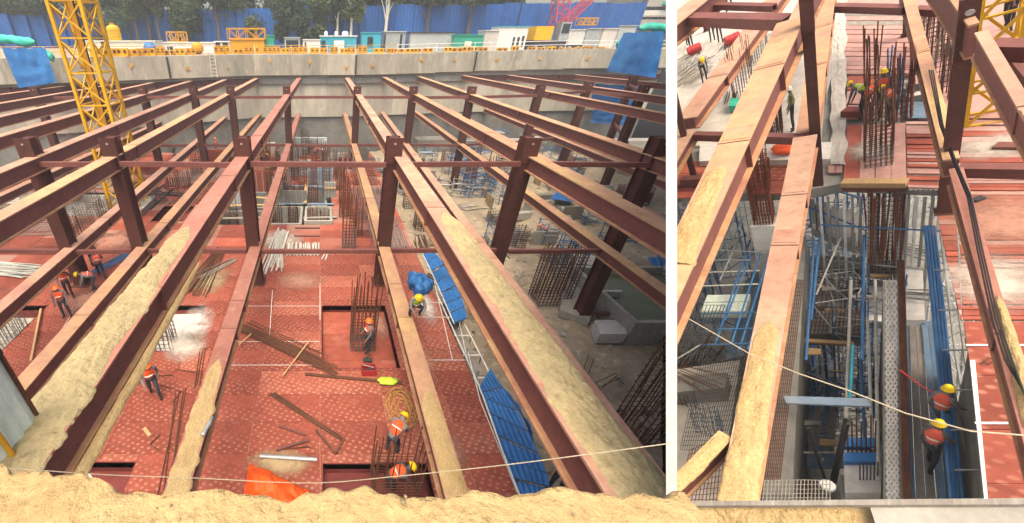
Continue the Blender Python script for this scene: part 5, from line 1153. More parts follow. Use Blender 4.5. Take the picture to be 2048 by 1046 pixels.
# blue tarpaulins along the deck edge
def edge_tarp(ptsL, ptsR, zL_, zR_, label, seed, m_='blue_tarp'):
    b = MB(); L = [S1.at(*p, zL_) for p in ptsL]; Rr = [S1.at(*p, zR_) for p in ptsR]
    def pl(P, t):
        t *= len(P)-1; i = min(int(t), len(P)-2); return P[i].lerp(P[i+1], t-i)
    def fn(u, v):
        p = pl(L, u).lerp(pl(Rr, u), v); return p+V((.02*math.sin(v*19+u*6), 0, .07*noise.noise(V((u*6+seed, v*3, seed)))+.05*math.sin(v*3.1416)+.025*math.sin(v*17+seed+u)+.02*noise.noise(V((u*30, v*14, seed)))))
    b.grid(fn, 50, 24); bb = MB(); N = len(b.v); bb.v = b.v+[p-V((0, 0, .015)) for p in b.v]; bb.f = b.f+[tuple(N+i for i in reversed(f)) for f in b.f]; bb.m = [0]*len(bb.f)
    return single(S1, bb, 'blue_tarpaulin', M[m_], label, 'tarpaulin', smooth=True)
def edge_panels(ptsL, ptsR, zL_, zR_, n, label, m_='blue_tarp'):
    L = [S1.at(*p, zL_) for p in ptsL]; Rr = [S1.at(*p, zR_) for p in ptsR]; o = thing(S1, 'edge_hoarding', label, 'hoarding', L[0])
    def pl(P, t):
        t *= len(P)-1; i = min(int(t), len(P)-2); return P[i].lerp(P[i+1], t-i)
    for k in range(n):
        a, c = k/n+.004, (k+1)/n-.004; up = V((0, 0, .025*(k % 2)+random.uniform(-.02, .02))); A, B, C, D = pl(L, a)+up, pl(L, c)+up, pl(Rr, c)+up, pl(Rr, a)+up
        b = MB()
        def fn(u, v): return A.lerp(B, u).lerp(D.lerp(C, u), v)+V((0, 0, .018*math.sin(v*40)+.03*noise.noise(V((u*2+k, v*3, 1)))))
        b.grid(fn, 8, 40); bb = MB(); N = len(b.v); bb.v = b.v+[p-V((0, 0, .02)) for p in b.v]; bb.f = b.f+[tuple(N+i for i in reversed(f)) for f in b.f]; bb.m = [0]*len(bb.f)
        pn = part(bb, 'panel', M[m_], o, smooth=True)
        part(MB().bar(A.lerp(B, .03)+V((0, 0, .03)), D.lerp(C, .03)+V((0, 0, .03)), .03, .03), 'seam_batten', M['blue_steel'], pn)
    part(MB().tube([p+V((0, 0, .03)) for p in L], .03, 6), 'edge_tube', M['white_paint'], o)
edge_panels([(1044, 1005), (1005, 905), (968, 800), (958, 775)], [(1104, 1005), (1092, 940), (1045, 840), (980, 735)], .12, .05, 7, 'ribbed blue hoarding panels in a line along the deck edge beside the soil strut')
edge_tarp([(1060, 850), (1020, 800), (990, 765)], [(1068, 890), (1040, 815), (1000, 770)], -.3, -.7, 'loose dark blue tarpaulin flap hanging off the deck edge', 6)
edge_panels([(908, 648), (888, 602), (866, 552), (845, 508)], [(934, 638), (922, 588), (892, 536), (864, 496)], .05, .2, 7, 'ribbed blue hoarding panels in a line along the deck edge beside the strut worker')
# scaffolding tubes below the deck edge between the tarpaulins
o = thing(S1, 'edge_scaffold', 'white and grey scaffold tubes below the deck edge between the blue tarpaulins', 'scaffold', (6.7, 14, ZF))
for k in range(6):
    y = 9.6+k*1.3
    part(MB().tube([(6.6, y, ZF), (6.6, y, .2)], .035, 6), 'standard', M['galv'], o); part(MB().tube([(7.3, y, ZF), (7.3, y, -.2)], .035, 6), 'standard', M['galv'], o)
    part(MB().tube([(6.5, y+.05, -.3), (7.4, y+.05, -.3)], .03, 6), 'transom', M['white_paint'], o)
for z in (-.25, -1.4):
    for x in (6.55, 7.25): part(MB().tube([(x, 9.2, z), (x, 17, z)], .035, 6), 'ledger', M['white_paint'], o)
for k in range(5): part(MB().box(6.62, 7.2, 10+k*1.3, 11.2+k*1.3, -.62, -.57), 'board', M['timber_grey'], o)
# pipes on the pit slope near the partition
bundle(S1, S1.at(1178, 826, -1.5), S1.at(1288, 968, -1.5), 3, .07, .3, 'galv', 'grey plastic pipes lying down the slope beside the soil strut', 'pipe_bundle', 'pipes', 8)
for fpx, fpy, n_, lab in ((760, 330, 12, 'rebar rack on the deck under the right pair of struts'), (770, 400, 12, 'grey bar rack along the deck edge'), (800, 470, 8, 'bar rack beside the ladder by the deck edge')):
    P = S1.at(fpx, fpy); bundle(S1, P+V((-.3, -2.5, 0)), P+V((-.2, 3.0, 0)), n_, .03, 1.3, 'rebar_grey', lab, pile=2)
for px, py, n_, sp, m_, lab in ((20, 540, 14, 1.4, 'sheet_green', 'stack of pale green bars on the left deck'), (40, 545, 12, 1.0, 'pipe_pale', 'pale bar heap on the left deck under the lower strut'), (90, 420, 16, 2.0, 'rebar_grey', 'grey bar mat on the deck in the left bay'), (30, 395, 16, 2.2, 'pipe_pale', 'pale bar mat in the far left bay'), (140, 380, 14, 2.0, 'rebar_grey', 'grey bar mat behind the left post'), (165, 345, 14, 2.2, 'rust', 'rust bar mat near the crane foot'), (60, 350, 14, 2.5, 'pipe_pale', 'pale bar mat beside the crane foot'), (240, 520, 8, .6, 'blue_steel', 'blue pipe rack on deck behind the yellow helmet worker'), (340, 390, 8, .7, 'dark_steel', 'dark bar rack lying behind the left post'), (700, 315, 14, 2.0, 'rebar_grey', 'far rebar mat under the ochre strut'), (560, 335, 10, 1.2, 'timber', 'far timber heap left of the paired struts')):
    P = S1.at(px, py); a = random.uniform(-.5, .5); d = V((math.cos(a), math.sin(a), 0))*1.6 if m_ != 'blue_steel' else V((.8, 1.6, 0)); bundle(S1, P-d, P+d, n_, .03, sp, m_, lab, fan=.2, pile=3)
# steel frame ladder lying on the far deck
o = thing(S1, 'ladder_frame', 'dark steel ladder frame lying on the far left deck', 'steel frame', g1(310, 400))
A, B, C, D_ = g1(275, 405, .1), g1(330, 368, .1), g1(300, 418, .1), g1(345, 378, .1)
part(MB().bar(A, B, .1, .1), 'side_rail', M['dark_steel'], o); part(MB().bar(C, D_, .1, .1), 'side_rail', M['dark_steel'], o)
for k in range(5): part(MB().bar(A.lerp(B, (k+.5)/5), C.lerp(D_, (k+.5)/5), .08, .08), 'rung', M['dark_steel'], o)
# blue debris, sheets in the dirt pit
for px, py, n_, lab in ((930, 330, 14, 'blue scaffold tube heap in the dirt pit behind the struts'), (960, 350, 12, 'second blue scaffold tube heap beside the first'), (945, 310, 10, 'farther blue tube heap under the far struts')):
    P = S1.at(px, py, ZF+.3); bundle(S1, P+V((-2, -1, 0)), P+V((2, 1, .3)), n_, .05, 2.4, 'blue_steel', lab, fan=.8, pile=5)
edge_tarp([(1100, 398), (1112, 385)], [(1150, 405), (1140, 388)], -2.0, -2.2, 'small bright blue tarpaulin piece under the right struts', 4)
edge_tarp([(1295, 515), (1305, 530)], [(1336, 515), (1340, 545)], -2.0, -2.0, 'blue plastic piece beside the water tank', 5)
for k, (px, py) in enumerate(((950, 620), (1010, 690), (1060, 740), (900, 520), (1050, 560), (1200, 760), (1260, 780))):
    P = S1.at(px, py, ZF+.35); bundle(S1, P+V((-.9, -.5, 0)), P+V((.8, .6, .1)), 5, .02, .9, ['timber_grey', 'rust'][k % 2], 'scattered bars and battens on the dirt pit floor', fan=1, pile=2)['group'] = 'debris on the dirt pit floor'
# ================================================================ SITE 2: the second pit beyond the partition wall
def g2(px, py, z=0.0): return S2.at(px, py, z)
K2 = .55                                        # tubes here are of a slimmer gauge
ZU2, ZL2 = 5.0, 1.9
# ground levels
b = MB()
def fn(u, v):
    p = g2(1344+900*u, -60+1120*v, -9.0); return p+V((0, 0, .3*noise.fractal(p*.4, 1, 2, 3)))
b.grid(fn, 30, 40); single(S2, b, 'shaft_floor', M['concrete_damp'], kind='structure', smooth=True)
def slab(name, pts, z, t, m_): 
    return single(S2, MB().prism([g2(x, y, z) for x, y in pts], t), name, M[m_], kind='structure')
slab('concrete_floor', [(1344, -90), (1662, -90), (1655, 120), (1642, 288), (1344, 292)], -.02, .4, 'blinding')
slab('far_floor', [(1664, -90), (2220, -90), (2220, 236), (1836, 236), (1830, 150), (1664, 150)], -.03, .4, 'deck_pale')
slab('concrete_kerb', [(1400, 287), (1664, 284), (1660, 318), (1398, 322)], .18, .8, 'concrete_pale')
b = MB()
def fn(u, v):
    p = g2(1662+30*u+8*noise.noise(V((v*14, u*2, 0))), -40+370*v, .02); return p+V((0, 0, .02+(.03*noise.fractal(V((u*8, v*60, 1)), 1, 2, 4)+.02)*math.sin(u*3.14)))
b.grid(fn, 14, 200); single(S2, b, 'rubble_strip', M['blinding'], 'pale rubble and mortar strip beside the lower strut of the second pit', 'rubble', kind='stuff', smooth=True)

def planks(name, TL, TR, BR, BL, n, z, m_, t=.05, gap=.10, along=False, jit=.012, parent=None, k_near=1.0):
    o = parent
    if o is None:
        o = tag(bpy.data.objects.new(name, None), kind='structure'); col.objects.link(o); o.matrix_world = S2.M.copy(); LOC[o] = V((0, 0, 0))
    A, B, C, D = [g2(*p, z) for p in (TL, TR, BR, BL)]
    def q(u, v):
        x = (TL[0]*(1-u)+TR[0]*u)*(1-v)+(BL[0]*(1-u)+BR[0]*u)*v; y = (TL[1]*(1-u)+TR[1]*u)*(1-v)+(BL[1]*(1-u)+BR[1]*u)*v
        return g2(x, y, z)
    for k in range(n):
        a, c = (k+gap*random.uniform(.2, .8))/n, (k+1-gap*random.uniform(.2, .8))/n; a, c = a**k_near, c**k_near
        P = [q(0, a), q(1, a), q(1, c), q(0, c)] if not along else [q(a, 0), q(c, 0), q(c, 1), q(a, 1)]
        dz = V((0, 0, random.uniform(-jit, jit))); part(MB().prism([p+dz for p in P], t), 'plank', M[m_ if not isinstance(m_, (list, tuple)) else random.choice(m_)], o)
    return o
planks('ribbed_deck', (1812, 243), (1890, 243), (1886, 376), (1816, 374), 20, 0, ['deck_plain', 'deck_pale', 'deck_plain'], gap=.22, jit=.03)
planks('board_deck', (1694, 250), (1811, 246), (1814, 362), (1686, 362), 4, .01, ['deck_plain', 'deck_pale', 'deck_plain'], along=True, gap=.05)
planks('board_deck', (1664, 250), (1693, 250), (1685, 345), (1655, 345), 2, .0, ['deck_pale', 'timber_grey'], along=True)
planks('pale_deck', (1697, 152), (1760, 152), (1757, 238), (1690, 238), 3, .03, ['deck_pale', 'deck_plain'])
planks('brown_deck', (1690, 6), (1832, 6), (1836, 148), (1690, 148), 16, .01, ['deck_pale', 'timber_grey', 'deck_pale'], gap=.12)
planks('ribbed_deck', (1926, 240), (2220, 240), (2220, 335), (1916, 335), 9, 0, ['deck_pale', 'deck_plain', 'deck_pale'], gap=.12, jit=.02)
planks('ribbed_deck', (1914, 337), (2220, 337), (2220, 640), (1926, 640), 40, -.01, ['deck_pale', 'deck_plain', 'deck_plain'], gap=.2, jit=.025)
planks('ribbed_deck', (1874, 428), (1912, 428), (1924, 640), (1922, 640), 20, -.008, ['deck_plain', 'deck_pale'], gap=.12, jit=.02)
planks('dotted_deck', (1928, 642), (2220, 642), (2220, 1075), (1986, 1075), 4, -.01, 'deck', gap=.015, jit=.004)
single(S2, MB().prism([g2(1940, 720, .012), g2(1950, 720, .012), g2(1983, 1075, .012), g2(1977, 1075, .012)], .06), 'deck_edge_trim', M['white_paint'], 'white trim along the edge of the dotted deck in the second pit', 'trim')
for py in (846, 690): single(S2, MB().bar(g2(1950 if py > 700 else 1932, py, .016), g2(2062, py, .016), .04, .006), 'joint_tape', M['white_paint'], 'white joint tape line across the dotted deck of the second pit', 'tape', 'tape lines on the dotted deck of the second pit')
planks('red_deck', (1344, 322), (1480, 322), (1470, 392), (1344, 396), 6, -.05, ['deck_dark', 'deck_plain'], gap=.05)
planks('red_deck', (1500, 322), (1600, 322), (1596, 385), (1500, 390), 5, -.05, ['deck_plain', 'deck'], gap=.05)
# timber edge of the middle deck, pipe ends below
single(S2, MB().bar(g2(1684, 366, .02), g2(1815, 366, .02), .22, .16), 'timber_edge', M['timber'], 'yellow timber edge beam along the middle deck', 'timber beam')
single(S2, MB().bar(g2(1686, 374, -.25), g2(1815, 374, -.25), .2, .18), 'timber_edge', M['primer'], 'red lower edge beam under the yellow timber edge', 'timber beam')
o = thing(S2, 'prop_row', 'row of white prop heads under the ribbed deck edge', 'props', g2(1850, 376, -.4))
for k in range(7): part(MB().tube([g2(1822+k*10, 378, -.15), g2(1822+k*10, 386, -1.0)], .03, 6), 'prop', M['white_paint'], o)
# added walls below the deck edges that keep the shaft gap dark
def curtain(name, pts, z0, z1, m_, t=.25):
    o = tag(bpy.data.objects.new(name, None), kind='structure'); col.objects.link(o); o.matrix_world = S2.M.copy(); LOC[o] = V((0, 0, 0))
    for a, c in zip(pts, pts[1:]):
        A, B = g2(*a, 0), g2(*c, 0); A.z = B.z = z0; d = (B-A); s = d.cross(V((0, 0, 1))).normalized(); part(MB().par(A, d, s*t, V((0, 0, z1-z0))), 'panel', M[m_], o)
slab('light_block_slab', [(1344, 240), (1640, 240), (1664, 150), (1890, 150), (1888, 372), (1690, 366), (1600, 382), (1344, 392)], -.12, .35, 'concrete_damp')  # added slab that stops light leaking through the plank gaps
o = thing(S2, 'deck_propping', 'dense grey props and ledgers in the shade below the middle deck', 'scaffold', g2(1800, 400, -5))
for k in range(16):
    px = 1640+k*16; A = g2(px, 380, -.5)-V((0, .3, 0)); part(MB().tube([A, V((A.x, A.y, -8.8))], .03, 6), 'prop', M['galv'] if k % 3 else M['white_paint'], o)
for zz in (-1.6, -3.2, -4.8): 
    A, B = g2(1640, 380, -.5), g2(1885, 380, -.5); A.z = B.z = zz; part(MB().tube([A-V((0, .4, 0)), B-V((0, .4, 0))], .025, 6), 'ledger', M['blue_steel'] if zz > -2 else M['galv'], o)

# ---- struts, posts and braces
def ext(a, b_, z, k0=0.0, k1=0.0):
    A, B = g2(*a, z), g2(*b_, z); D = B-A; return A-D*k0, B+D*k1
def w_at(px, py, z, wpx):                       # width in metres of wpx pixels there
    return (g2(px+wpx/2, py, z)-g2(px-wpx/2, py, z)).length
def bw(a, c, z, wpx):                           # true width of a strut that shows wpx pixels across its middle
    A, B = g2(*a, z), g2(*c, z); n = (B-A).normalized(); m = ((a[0]+c[0])/2, (a[1]+c[1])/2)
    h = g2(m[0]+wpx/2, m[1], z)-g2(m[0]-wpx/2, m[1], z); return (h-n*h.dot(n)).length
def beam2(a, c, z, wpx, d, lab, top='flange', sp=()):
    return beam(S2, g2(*a, z), g2(*c, z), bw(a, c, z, wpx), d, lab, GU2, top, sp, cutx=1344 if a[0] < 1356 else None)
GU2 = 'struts of the second pit'
beam2((1352, 528), (1582, 38), ZU2, 60, .75, 'upper strut of the second pit with ochre dust and soil left of the tall post', 'flange_ochre', [.42, .75])
beam2((1592, 36), (1640, -60), ZU2, 26, .7, 'continuation of the ochre strut beyond the tall post', 'flange')
beam2((1962, 62), (2180, 432), ZU2, 38, .55, 'upper strut right of the dark red post above the ribbed deck', 'flange', [.5])
beam2((1948, 48), (1862, -70), ZU2, 26, .7, 'upper strut running away from the dark red post', 'flange_ochre')
beam2((1352, 36), (1430, -28), ZU2, 34, .7, 'short upper strut in the far corner above the red drums', 'flange')
beam2((1458, 1075), (1610, 272), ZL2, 62, .5, 'lower strut covered by yellow soil beside the deep shaft', 'flange', [.62, .78])
beam2((1614, 262), (1660, -50), ZL2, 38, .5, 'ochre lower strut running away beside the rubble strip', 'flange_ochre', [.35, .6])
beam2((2112, 1032), (1912, 336), ZL2, 40, .5, 'lower strut with black cables crossing the ribbed deck', 'flange_near', [.4])
beam2((1903, 318), (1808, -40), ZL2, 30, .5, 'ochre lower strut with tangled cables beyond the dark red post', 'flange_ochre', [.5])
beam2((1374, 236), (1560, -20), ZL2, 34, .5, 'lower strut passing the red drums in the second pit', 'flange', [.3])
beam2((1352, 290), (1368, 262), ZL2, 40, .5, 'short lower strut stub at the left post of the second pit', 'flange')
beam2((1352, 968), (1452, 868), ZL2-.05, 44, .5, 'diagonal soil-covered strut joining the soil strut', 'soil')
beam2((2000, 84), (2160, 274), ZL2, 24, .5, 'lower strut at the far right near the yellow mast', 'primer')
def post2(foot, topy, w_, label, head=True, z0=0.0):
    w_ *= .30; P = g2(*foot, z0); z1 = S2.up(P, topy); return post(S2, P, z0, z1, w_, label, 'posts of the second pit', head)
post2((1638, 388), -30, .62, 'tall dark red post between the ochre strut and the rubble strip', z0=-.5)
post2((1888, 424), -6, .62, 'tall dark red post standing at the corner of the ribbed deck')
post2((1388, 355), 150, .5, 'dark red post at the edge of the second pit beside the red deck', False)
post2((1412, 62), 18, .45, 'short far post behind the red drums', False); post2((1562, 60), 10, .45, 'short far post behind the ochre strut', False); post2((1812, 72), 20, .45, 'short far post at the brown deck', False)
GB2 = 'post braces of the second pit'
def br2(a, c, z, w_, lab): brace(S2, g2(*a, z), g2(*c, z), w_, lab, GB2)
br2((1346, 29), (1575, 33), ZU2-.1, .26, 'upper red brace left of the tall post in the second pit')
br2((1982, 84), (2220, 88), ZU2-.1, .22, 'upper red brace right of the dark red post')
br2((1388, 266), (1606, 271), ZL2-.1, .20, 'lower red brace between left post and tall post')
br2((1918, 331), (2220, 334), ZL2-.1, .20, 'lower red brace right of the dark red post')
br2((1402, 6), (1548, 9), ZU2-.4, .14, 'thin far brace behind the red drums'); br2((1666, 9), (1812, 12), ZL2-.1, .18, 'far brace across the brown deck'); br2((1832, 14), (1888, 17), ZL2-.1, .16, 'short far brace right of the brown deck')
br2((1362, 356), (1402, 354), .3, .25, 'short red foot brace on the red deck')
# soil on the struts
A, B = ext((1352, 528), (1440, 330), ZU2); heap(S2, A, B, bw((1352, 528), (1440, 330), ZU2, 66), bw((1352, 528), (1440, 330), ZU2, 40), .05, 'soil_layer', 'yellow soil layer on the upper strut of the second pit', 'soil', seed=41, n=50, cutx=1344)
A, B = ext((1458, 1075), (1540, 640), ZL2); heap(S2, A, B, bw((1458, 1075), (1540, 640), ZL2, 80), bw((1458, 1075), (1540, 640), ZL2, 56), .05, 'soil_layer', 'thick yellow soil layer on the strut beside the deep shaft', 'soil', seed=44, n=70)
A, B = ext((2062, 858), (1985, 590), ZL2); heap(S2, A, B, bw((2062, 858), (1985, 590), ZL2, 50), bw((2062, 858), (1985, 590), ZL2, 24), .07, 'soil_layer', 'yellow soil on the strut with black cables', 'soil', seed=47, n=40, shift=.04)
A, B = ext((1352, 968), (1448, 872), ZL2-.05); heap(S2, A, B, bw((1352, 968), (1448, 872), ZL2, 46), bw((1352, 968), (1448, 872), ZL2, 40), .03, 'soil_layer', 'soil on the diagonal strut', 'soil', seed=49, n=20, cutx=1344)
# near ledge
b = MB()
def fn(u, v):
    px = 1349+900*u
    if v < .75: py = 1075-68*(v/.75); p = g2(px, py, 8.6); return p+V((0, 0, .02*noise.fractal(p*6, 1, 2, 4)))
    k = (v-.75)/.25; p = g2(px, 1007, 8.6); return p-V((0, 0, .9*k))+V((0, .02*noise.noise(V((u*20, k*4, 1))), 0))
b.grid(fn, 60, 30); single(S2, b, 'near_ledge', M['soil'], kind='structure', smooth=True)
single(S2, MB().prism([g2(1740, 1014, 8.64), g2(2220, 1010, 8.64), g2(2220, 1075, 8.64), g2(1760, 1075, 8.64)], .1), 'concrete_ledge', M['concrete'], 'grey concrete ledge strip at the near edge of the second pit', 'ledge')
single(S2, MB().bar(g2(1352, 1009, 8.66), g2(2220, 1004, 8.66), .025, .03), 'edge_batten', M['timber_grey'], 'pale batten along the near ledge', 'batten')

# ---- rebar columns above the decks
def rc2(foot, topy, w_, d_, label, z=0.0, **k):
    w_ *= .55; d_ *= .55; k['r'] = k.get('r', .018)*.6
    P = g2(*foot, z); h = max(.6, S2.up(P, topy)-z); return rebar_column(S2, P, w_, d_, h, label, **k)
G3 = 'rebar columns of the second pit'
rc2((1756, 322), 150, .75, .9, 'tall rusty rebar column standing on the middle board deck', n=(6, 5), r=.022, hoops=12, grey=.25, group=G3)
rc2((1742, 232), 40, .35, .4, 'tall slender bar group behind the three workers', n=(4, 3), r=.022, hoops=6, group=G3)
rc2((1802, 236), 78, .55, .6, 'rusty bar column with blue conduit right of the three workers', n=(5, 4), r=.024, hoops=8, group=G3, m='rust_red')
rc2((1786, 218), 90, .3, .3, 'blue bar group behind the rusty column', n=(3, 3), r=.025, hoops=5, m='blue_steel', group=G3)
rc2((1528, 440), 296, .7, .8, 'rust spiral cage rising from the pale concrete column', z=-1.2, n=(7, 6), r=.03, hoops=18, hoop_to=.95, m='rust_red', tie='rust_red', group=G3)
rc2((1552, 268), 150, .5, .6, 'rust cage beside the tall post on the concrete floor', n=(6, 5), r=.024, hoops=14, hoop_to=.9, m='rust', group=G3)
rc2((1488, 196), 70, .9, 1.0, 'thin brown bar sheaf on the concrete floor between struts', n=(8, 7), r=.013, hoops=4, hoop_to=.5, jit=.4, group=G3)
rc2((1520, 120), 40, .8, .9, 'pale far bar sheaf behind the ochre strut', n=(8, 6), r=.013, hoops=3, hoop_to=.5, jit=.4, m='timber_grey', group=G3)
for i, (f, t) in enumerate((((1872, 120), 20), ((1890, 160), 55), ((1905, 190), 80), ((1862, 90), 5), ((1925, 150), 40), ((1895, 105), 10))):
    rc2(f, t, .6, .6, 'rusty rebar column in the far group behind the dark red post', n=(5, 4), r=.018, hoops=8, hoop_to=.8, group='far rebar columns behind the dark red post', m=['rust', 'timber_grey'][i % 2])
# column below deck level, standing in the shaft
P = g2(1528, 440, -1.2)
o = thing(S2, 'concrete_column', 'pale concrete column with rust cage on top rising from the shaft', 'column', (P.x, P.y, -9)); part(MB().box(P.x-.28, P.x+.28, P.y-.3, P.y+.3, -9, -1.21), 'shaft', M['concrete_pale'], o); part(MB().box(P.x-.3, P.x+.3, P.y-.32, P.y+.32, -5.3, -5.2), 'joint_collar', M['concrete'], o)
rc2((1766, 560), 372, .9, .9, 'very tall dark rust column rising out of the shaft in front of the middle deck', z=-4.2, n=(9, 7), r=.03, hoops=22, hoop_to=.97, m='rust_red', tie='rust', grey=.3, jit=.05, group=None)
P = g2(1760, 590, -4.6); single(S2, MB().box(P.x-.4, P.x+.4, P.y-.35, P.y+.35, -9, -4.3).box(P.x-.7, P.x+.2, P.y-.6, P.y-.36, -9, -5.2), 'column_base', M['concrete_pale'], 'pale concrete base under the very tall rust column', 'concrete base')

# ---- concrete stair flight and landings in the shaft
o = thing(S2, 'stair_flight', 'inclined grey concrete stair flight under construction in the shaft', 'stairs', g2(1670, 470, -5))
A, B, C, D = g2(1618, 405, -2.0), g2(1735, 440, -3.6), g2(1732, 500, -3.6), g2(1622, 455, -2.0)
part(MB().prism([A, B, C, D], .35), 'slab', M['concrete'], o)
for k in range(8):
    u0, u1 = k/8, (k+.8)/8; q = [A.lerp(B, u0), A.lerp(B, u1), D.lerp(C, u1), D.lerp(C, u0)]; zt = max(p.z for p in q)
    part(MB().prism([V((p.x, p.y, zt+.12)) for p in q], .25), 'step', M['blinding'], o)
for e0, e1 in ((A, B), (D, C)): part(MB().tube([e0+V((0, 0, .9)), e1+V((0, 0, .9))], .05*K2, 6), 'rail', M['blue_steel'], o)
for k in range(5):
    for e0, e1 in ((A, B), (D, C)): p = e0.lerp(e1, k/4); part(MB().tube([p, p+V((0, 0, .95))], .04*K2, 6), 'baluster', M['blue_steel'], o)
def deck_px(name, quad, z, t, m_, label, cat): return single(S2, MB().prism([g2(*p, z) for p in quad], t), name, M[m_], label, cat)
deck_px('landing_slab', [(1792, 455), (1842, 455), (1850, 640), (1800, 640)], -3.2, .4, 'concrete_pale', 'pale concrete landing slab right of the very tall rust column', 'slab')
deck_px('landing_slab', [(1625, 575), (1770, 575), (1768, 612), (1618, 612)], -4.8, .5, 'concrete', 'grey concrete landing crossed by mesh in the shaft', 'slab')
deck_px('landing_slab', [(1620, 515), (1730, 515), (1726, 535), (1618, 535)], -4.0, .3, 'concrete_damp', 'narrow concrete beam below the stair flight', 'slab')
# blue board platform with two workers
def boards(label, TL, TR, BR, BL, n, z, m_='blue_board', name='board_platform'):
    o = thing(S2, name, label, 'platform', g2((TL[0]+BR[0])/2, (TL[1]+BR[1])/2, z-.1)); planks(None, TL, TR, BR, BL, n, z, m_, t=.07, gap=.08, along=True, jit=.02, parent=o); return o
boards('blue painted board platform under the two yellow helmet workers', (1806, 650), (1868, 650), (1925, 1070), (1812, 1070), 5, -2.2, ['blue_board', 'blue_board', 'timber_grey'])
boards('upper end of blue boards beneath the concrete landing', (1812, 655), (1866, 640), (1870, 700), (1818, 712), 3, -2.6)
boards('wide blue-grey boards deep in the shaft', (1632, 690), (1686, 690), (1668, 912), (1598, 912), 4, -6.5, ['blue_board', 'timber_grey'])
boards('short blue boards below the mesh in the shaft', (1596, 908), (1700, 908), (1690, 935), (1588, 935), 2, -6.3)
boards('light blue board strip deep in the shaft', (1618, 690), (1634, 690), (1606, 905), (1588, 905), 1, -6.2, 'blue_sheet')
boards('blue boards under the left scaffold', (1490, 560), (1555, 520), (1530, 700), (1450, 720), 4, -4.5)
single(S2, MB().bar(g2(1570, 800, -1.5), g2(1738, 806, -1.5), .2, .06), 'timber_plank', M['blue_board'], 'blue-grey plank bridging the shaft', 'plank')
single(S2, MB().bar(g2(1582, 680, -3.6), g2(1708, 688, -3.6), .12, .1), 'timber_batten', M['timber'], 'pale timber prop lying across the shaft', 'batten')
# parallel blue tubes along the shaft's edge
o = thing(S2, 'blue_ledgers', 'four long blue scaffold tubes running along the shaft edge', 'scaffold', g2(1890, 720, -1))
for k in range(4): part(MB().tube([g2(1850+k*6, 452, -1.0-.1*k), g2(1868+k*7, 640, -1.0-.1*k), g2(1905+k*7, 1015, -1.0-.1*k)], .045*K2, 8), 'tube', M['blue_steel'], o)
for k in range(6): part(MB().tube([g2(1862+k*8, 540+k*80, -1.1), g2(1925+k*9, 540+k*80, -1.1)], .035*K2, 6), 'transom', M['galv'], o)
o = thing(S2, 'grey_tubes', 'thin grey tubes slanting in the dark gap beside the dotted deck', 'scaffold', g2(1940, 800, -3))
for k in range(4): part(MB().tube([g2(1862+k*14, 420, -2.5), g2(1895+k*18, 720, -2.5), g2(1955+k*12, 1020, -2.5)], .04*K2, 6), 'tube', M['galv' if k % 2 else 'timber_grey'], o)
curtain('gap_darkening_wall', [(2000, 640), (2055, 1075)], -9, -.3, 'concrete_damp')  # wall added under the deck so the gap beside it stays dark
# shaft props: pale and teal poles
for i, (a, c, z, r_, m_, lab) in enumerate((((1702, 560), (1690, 890), -2.5, .055, 'pipe_pale', 'long pale prop pole beside the teal one in the shaft'), ((1706, 690), (1700, 800), -2.4, .05, 'teal_paint', 'teal plastic sleeve on a prop in the shaft'), ((1735, 640), (1745, 900), -2.5, .05, 'pipe_pale', 'pale prop pole right of the teal sleeve'), ((1750, 560), (1757, 960), -2.4, .05, 'pipe_pale', 'pale prop pole beside the white mesh strip'),
     ((1612, 640), (1598, 900), -4.5, .05, 'galv', 'grey scaffold standard left of the deep boards'), ((1640, 470), (1622, 640), -2.0, .05, 'blue_steel', 'blue standard below the stair flight'), ((1628, 480), (1612, 720), -2.0, .05, 'blue_steel', 'blue standard at the shaft corner'), ((1728, 470), (1724, 720), -2.0, .05, 'blue_steel', 'blue standard beside the very tall column'), ((1722, 720), (1730, 880), -3.2, .05, 'blue_steel', 'dark blue prop in the middle of the shaft'), ((1690, 455), (1632, 590), -2.2, .035, 'pipe_pale', 'thin pale diagonal tube under the stair flight'), ((1600, 905), (1700, 905), -4.8, .045, 'pipe_pale', 'pale horizontal tube above the short blue boards'), ((1570, 800), (1598, 960), -4, .045, 'blue_steel', 'blue diagonal brace at the left shaft side'), ((1660, 742), (1738, 742), -4.6, .045, 'timber', 'pale timber prop across the deep boards'), ((1655, 500), (1735, 512), -2.6, .03, 'pipe_pale', 'thin pale tube across the stair flight'))):
    single(S2, MB().tube([g2(*a, z), g2(*c, z-.2)], r_*K2, 8), 'prop_pole', M[m_], lab, 'pole')
# expanded mesh strip and its rust edge along the shear wall
def meshsheet(label, TL, TR, BR, BL, nu, nv, z0, r_, m_, name='wire_mesh', diamond=False, sag=0.0, z1=None):
    b = MB(); z1 = z0 if z1 is None else z1
    def q(u, v):
        x = (TL[0]*(1-u)+TR[0]*u)*(1-v)+(BL[0]*(1-u)+BR[0]*u)*v; y = (TL[1]*(1-u)+TR[1]*u)*(1-v)+(BL[1]*(1-u)+BR[1]*u)*v
        return g2(x, y, z0+(z1-z0)*v)+V((0, 0, sag*math.sin(u*3.14)*math.sin(v*3.14)+.03*noise.noise(V((u*8, v*8, 0)))))
    if diamond:
        for i in range(nv):
            for j in range(nu):
                sg = (i+j) % 2; b.tube([q((j+sg)/nu, i/nv), q((j+1-sg)/nu, (i+1)/nv)], r_*K2, 4, False)
    else:
        for i in range(nv+1): b.tube([q(k/6, i/nv) for k in range(7)], r_*K2, 4, False)
        for j in range(nu+1): b.tube([q(j/nu, k/8) for k in range(9)], r_*K2, 4, False)
    return single(S2, b, name, M[m_], label, 'mesh')
meshsheet('white expanded metal strip running along the shear wall', (1770, 560), (1792, 560), (1800, 1060), (1774, 1060), 5, 70, -1.6, .03, 'concrete_pale', diamond=True)
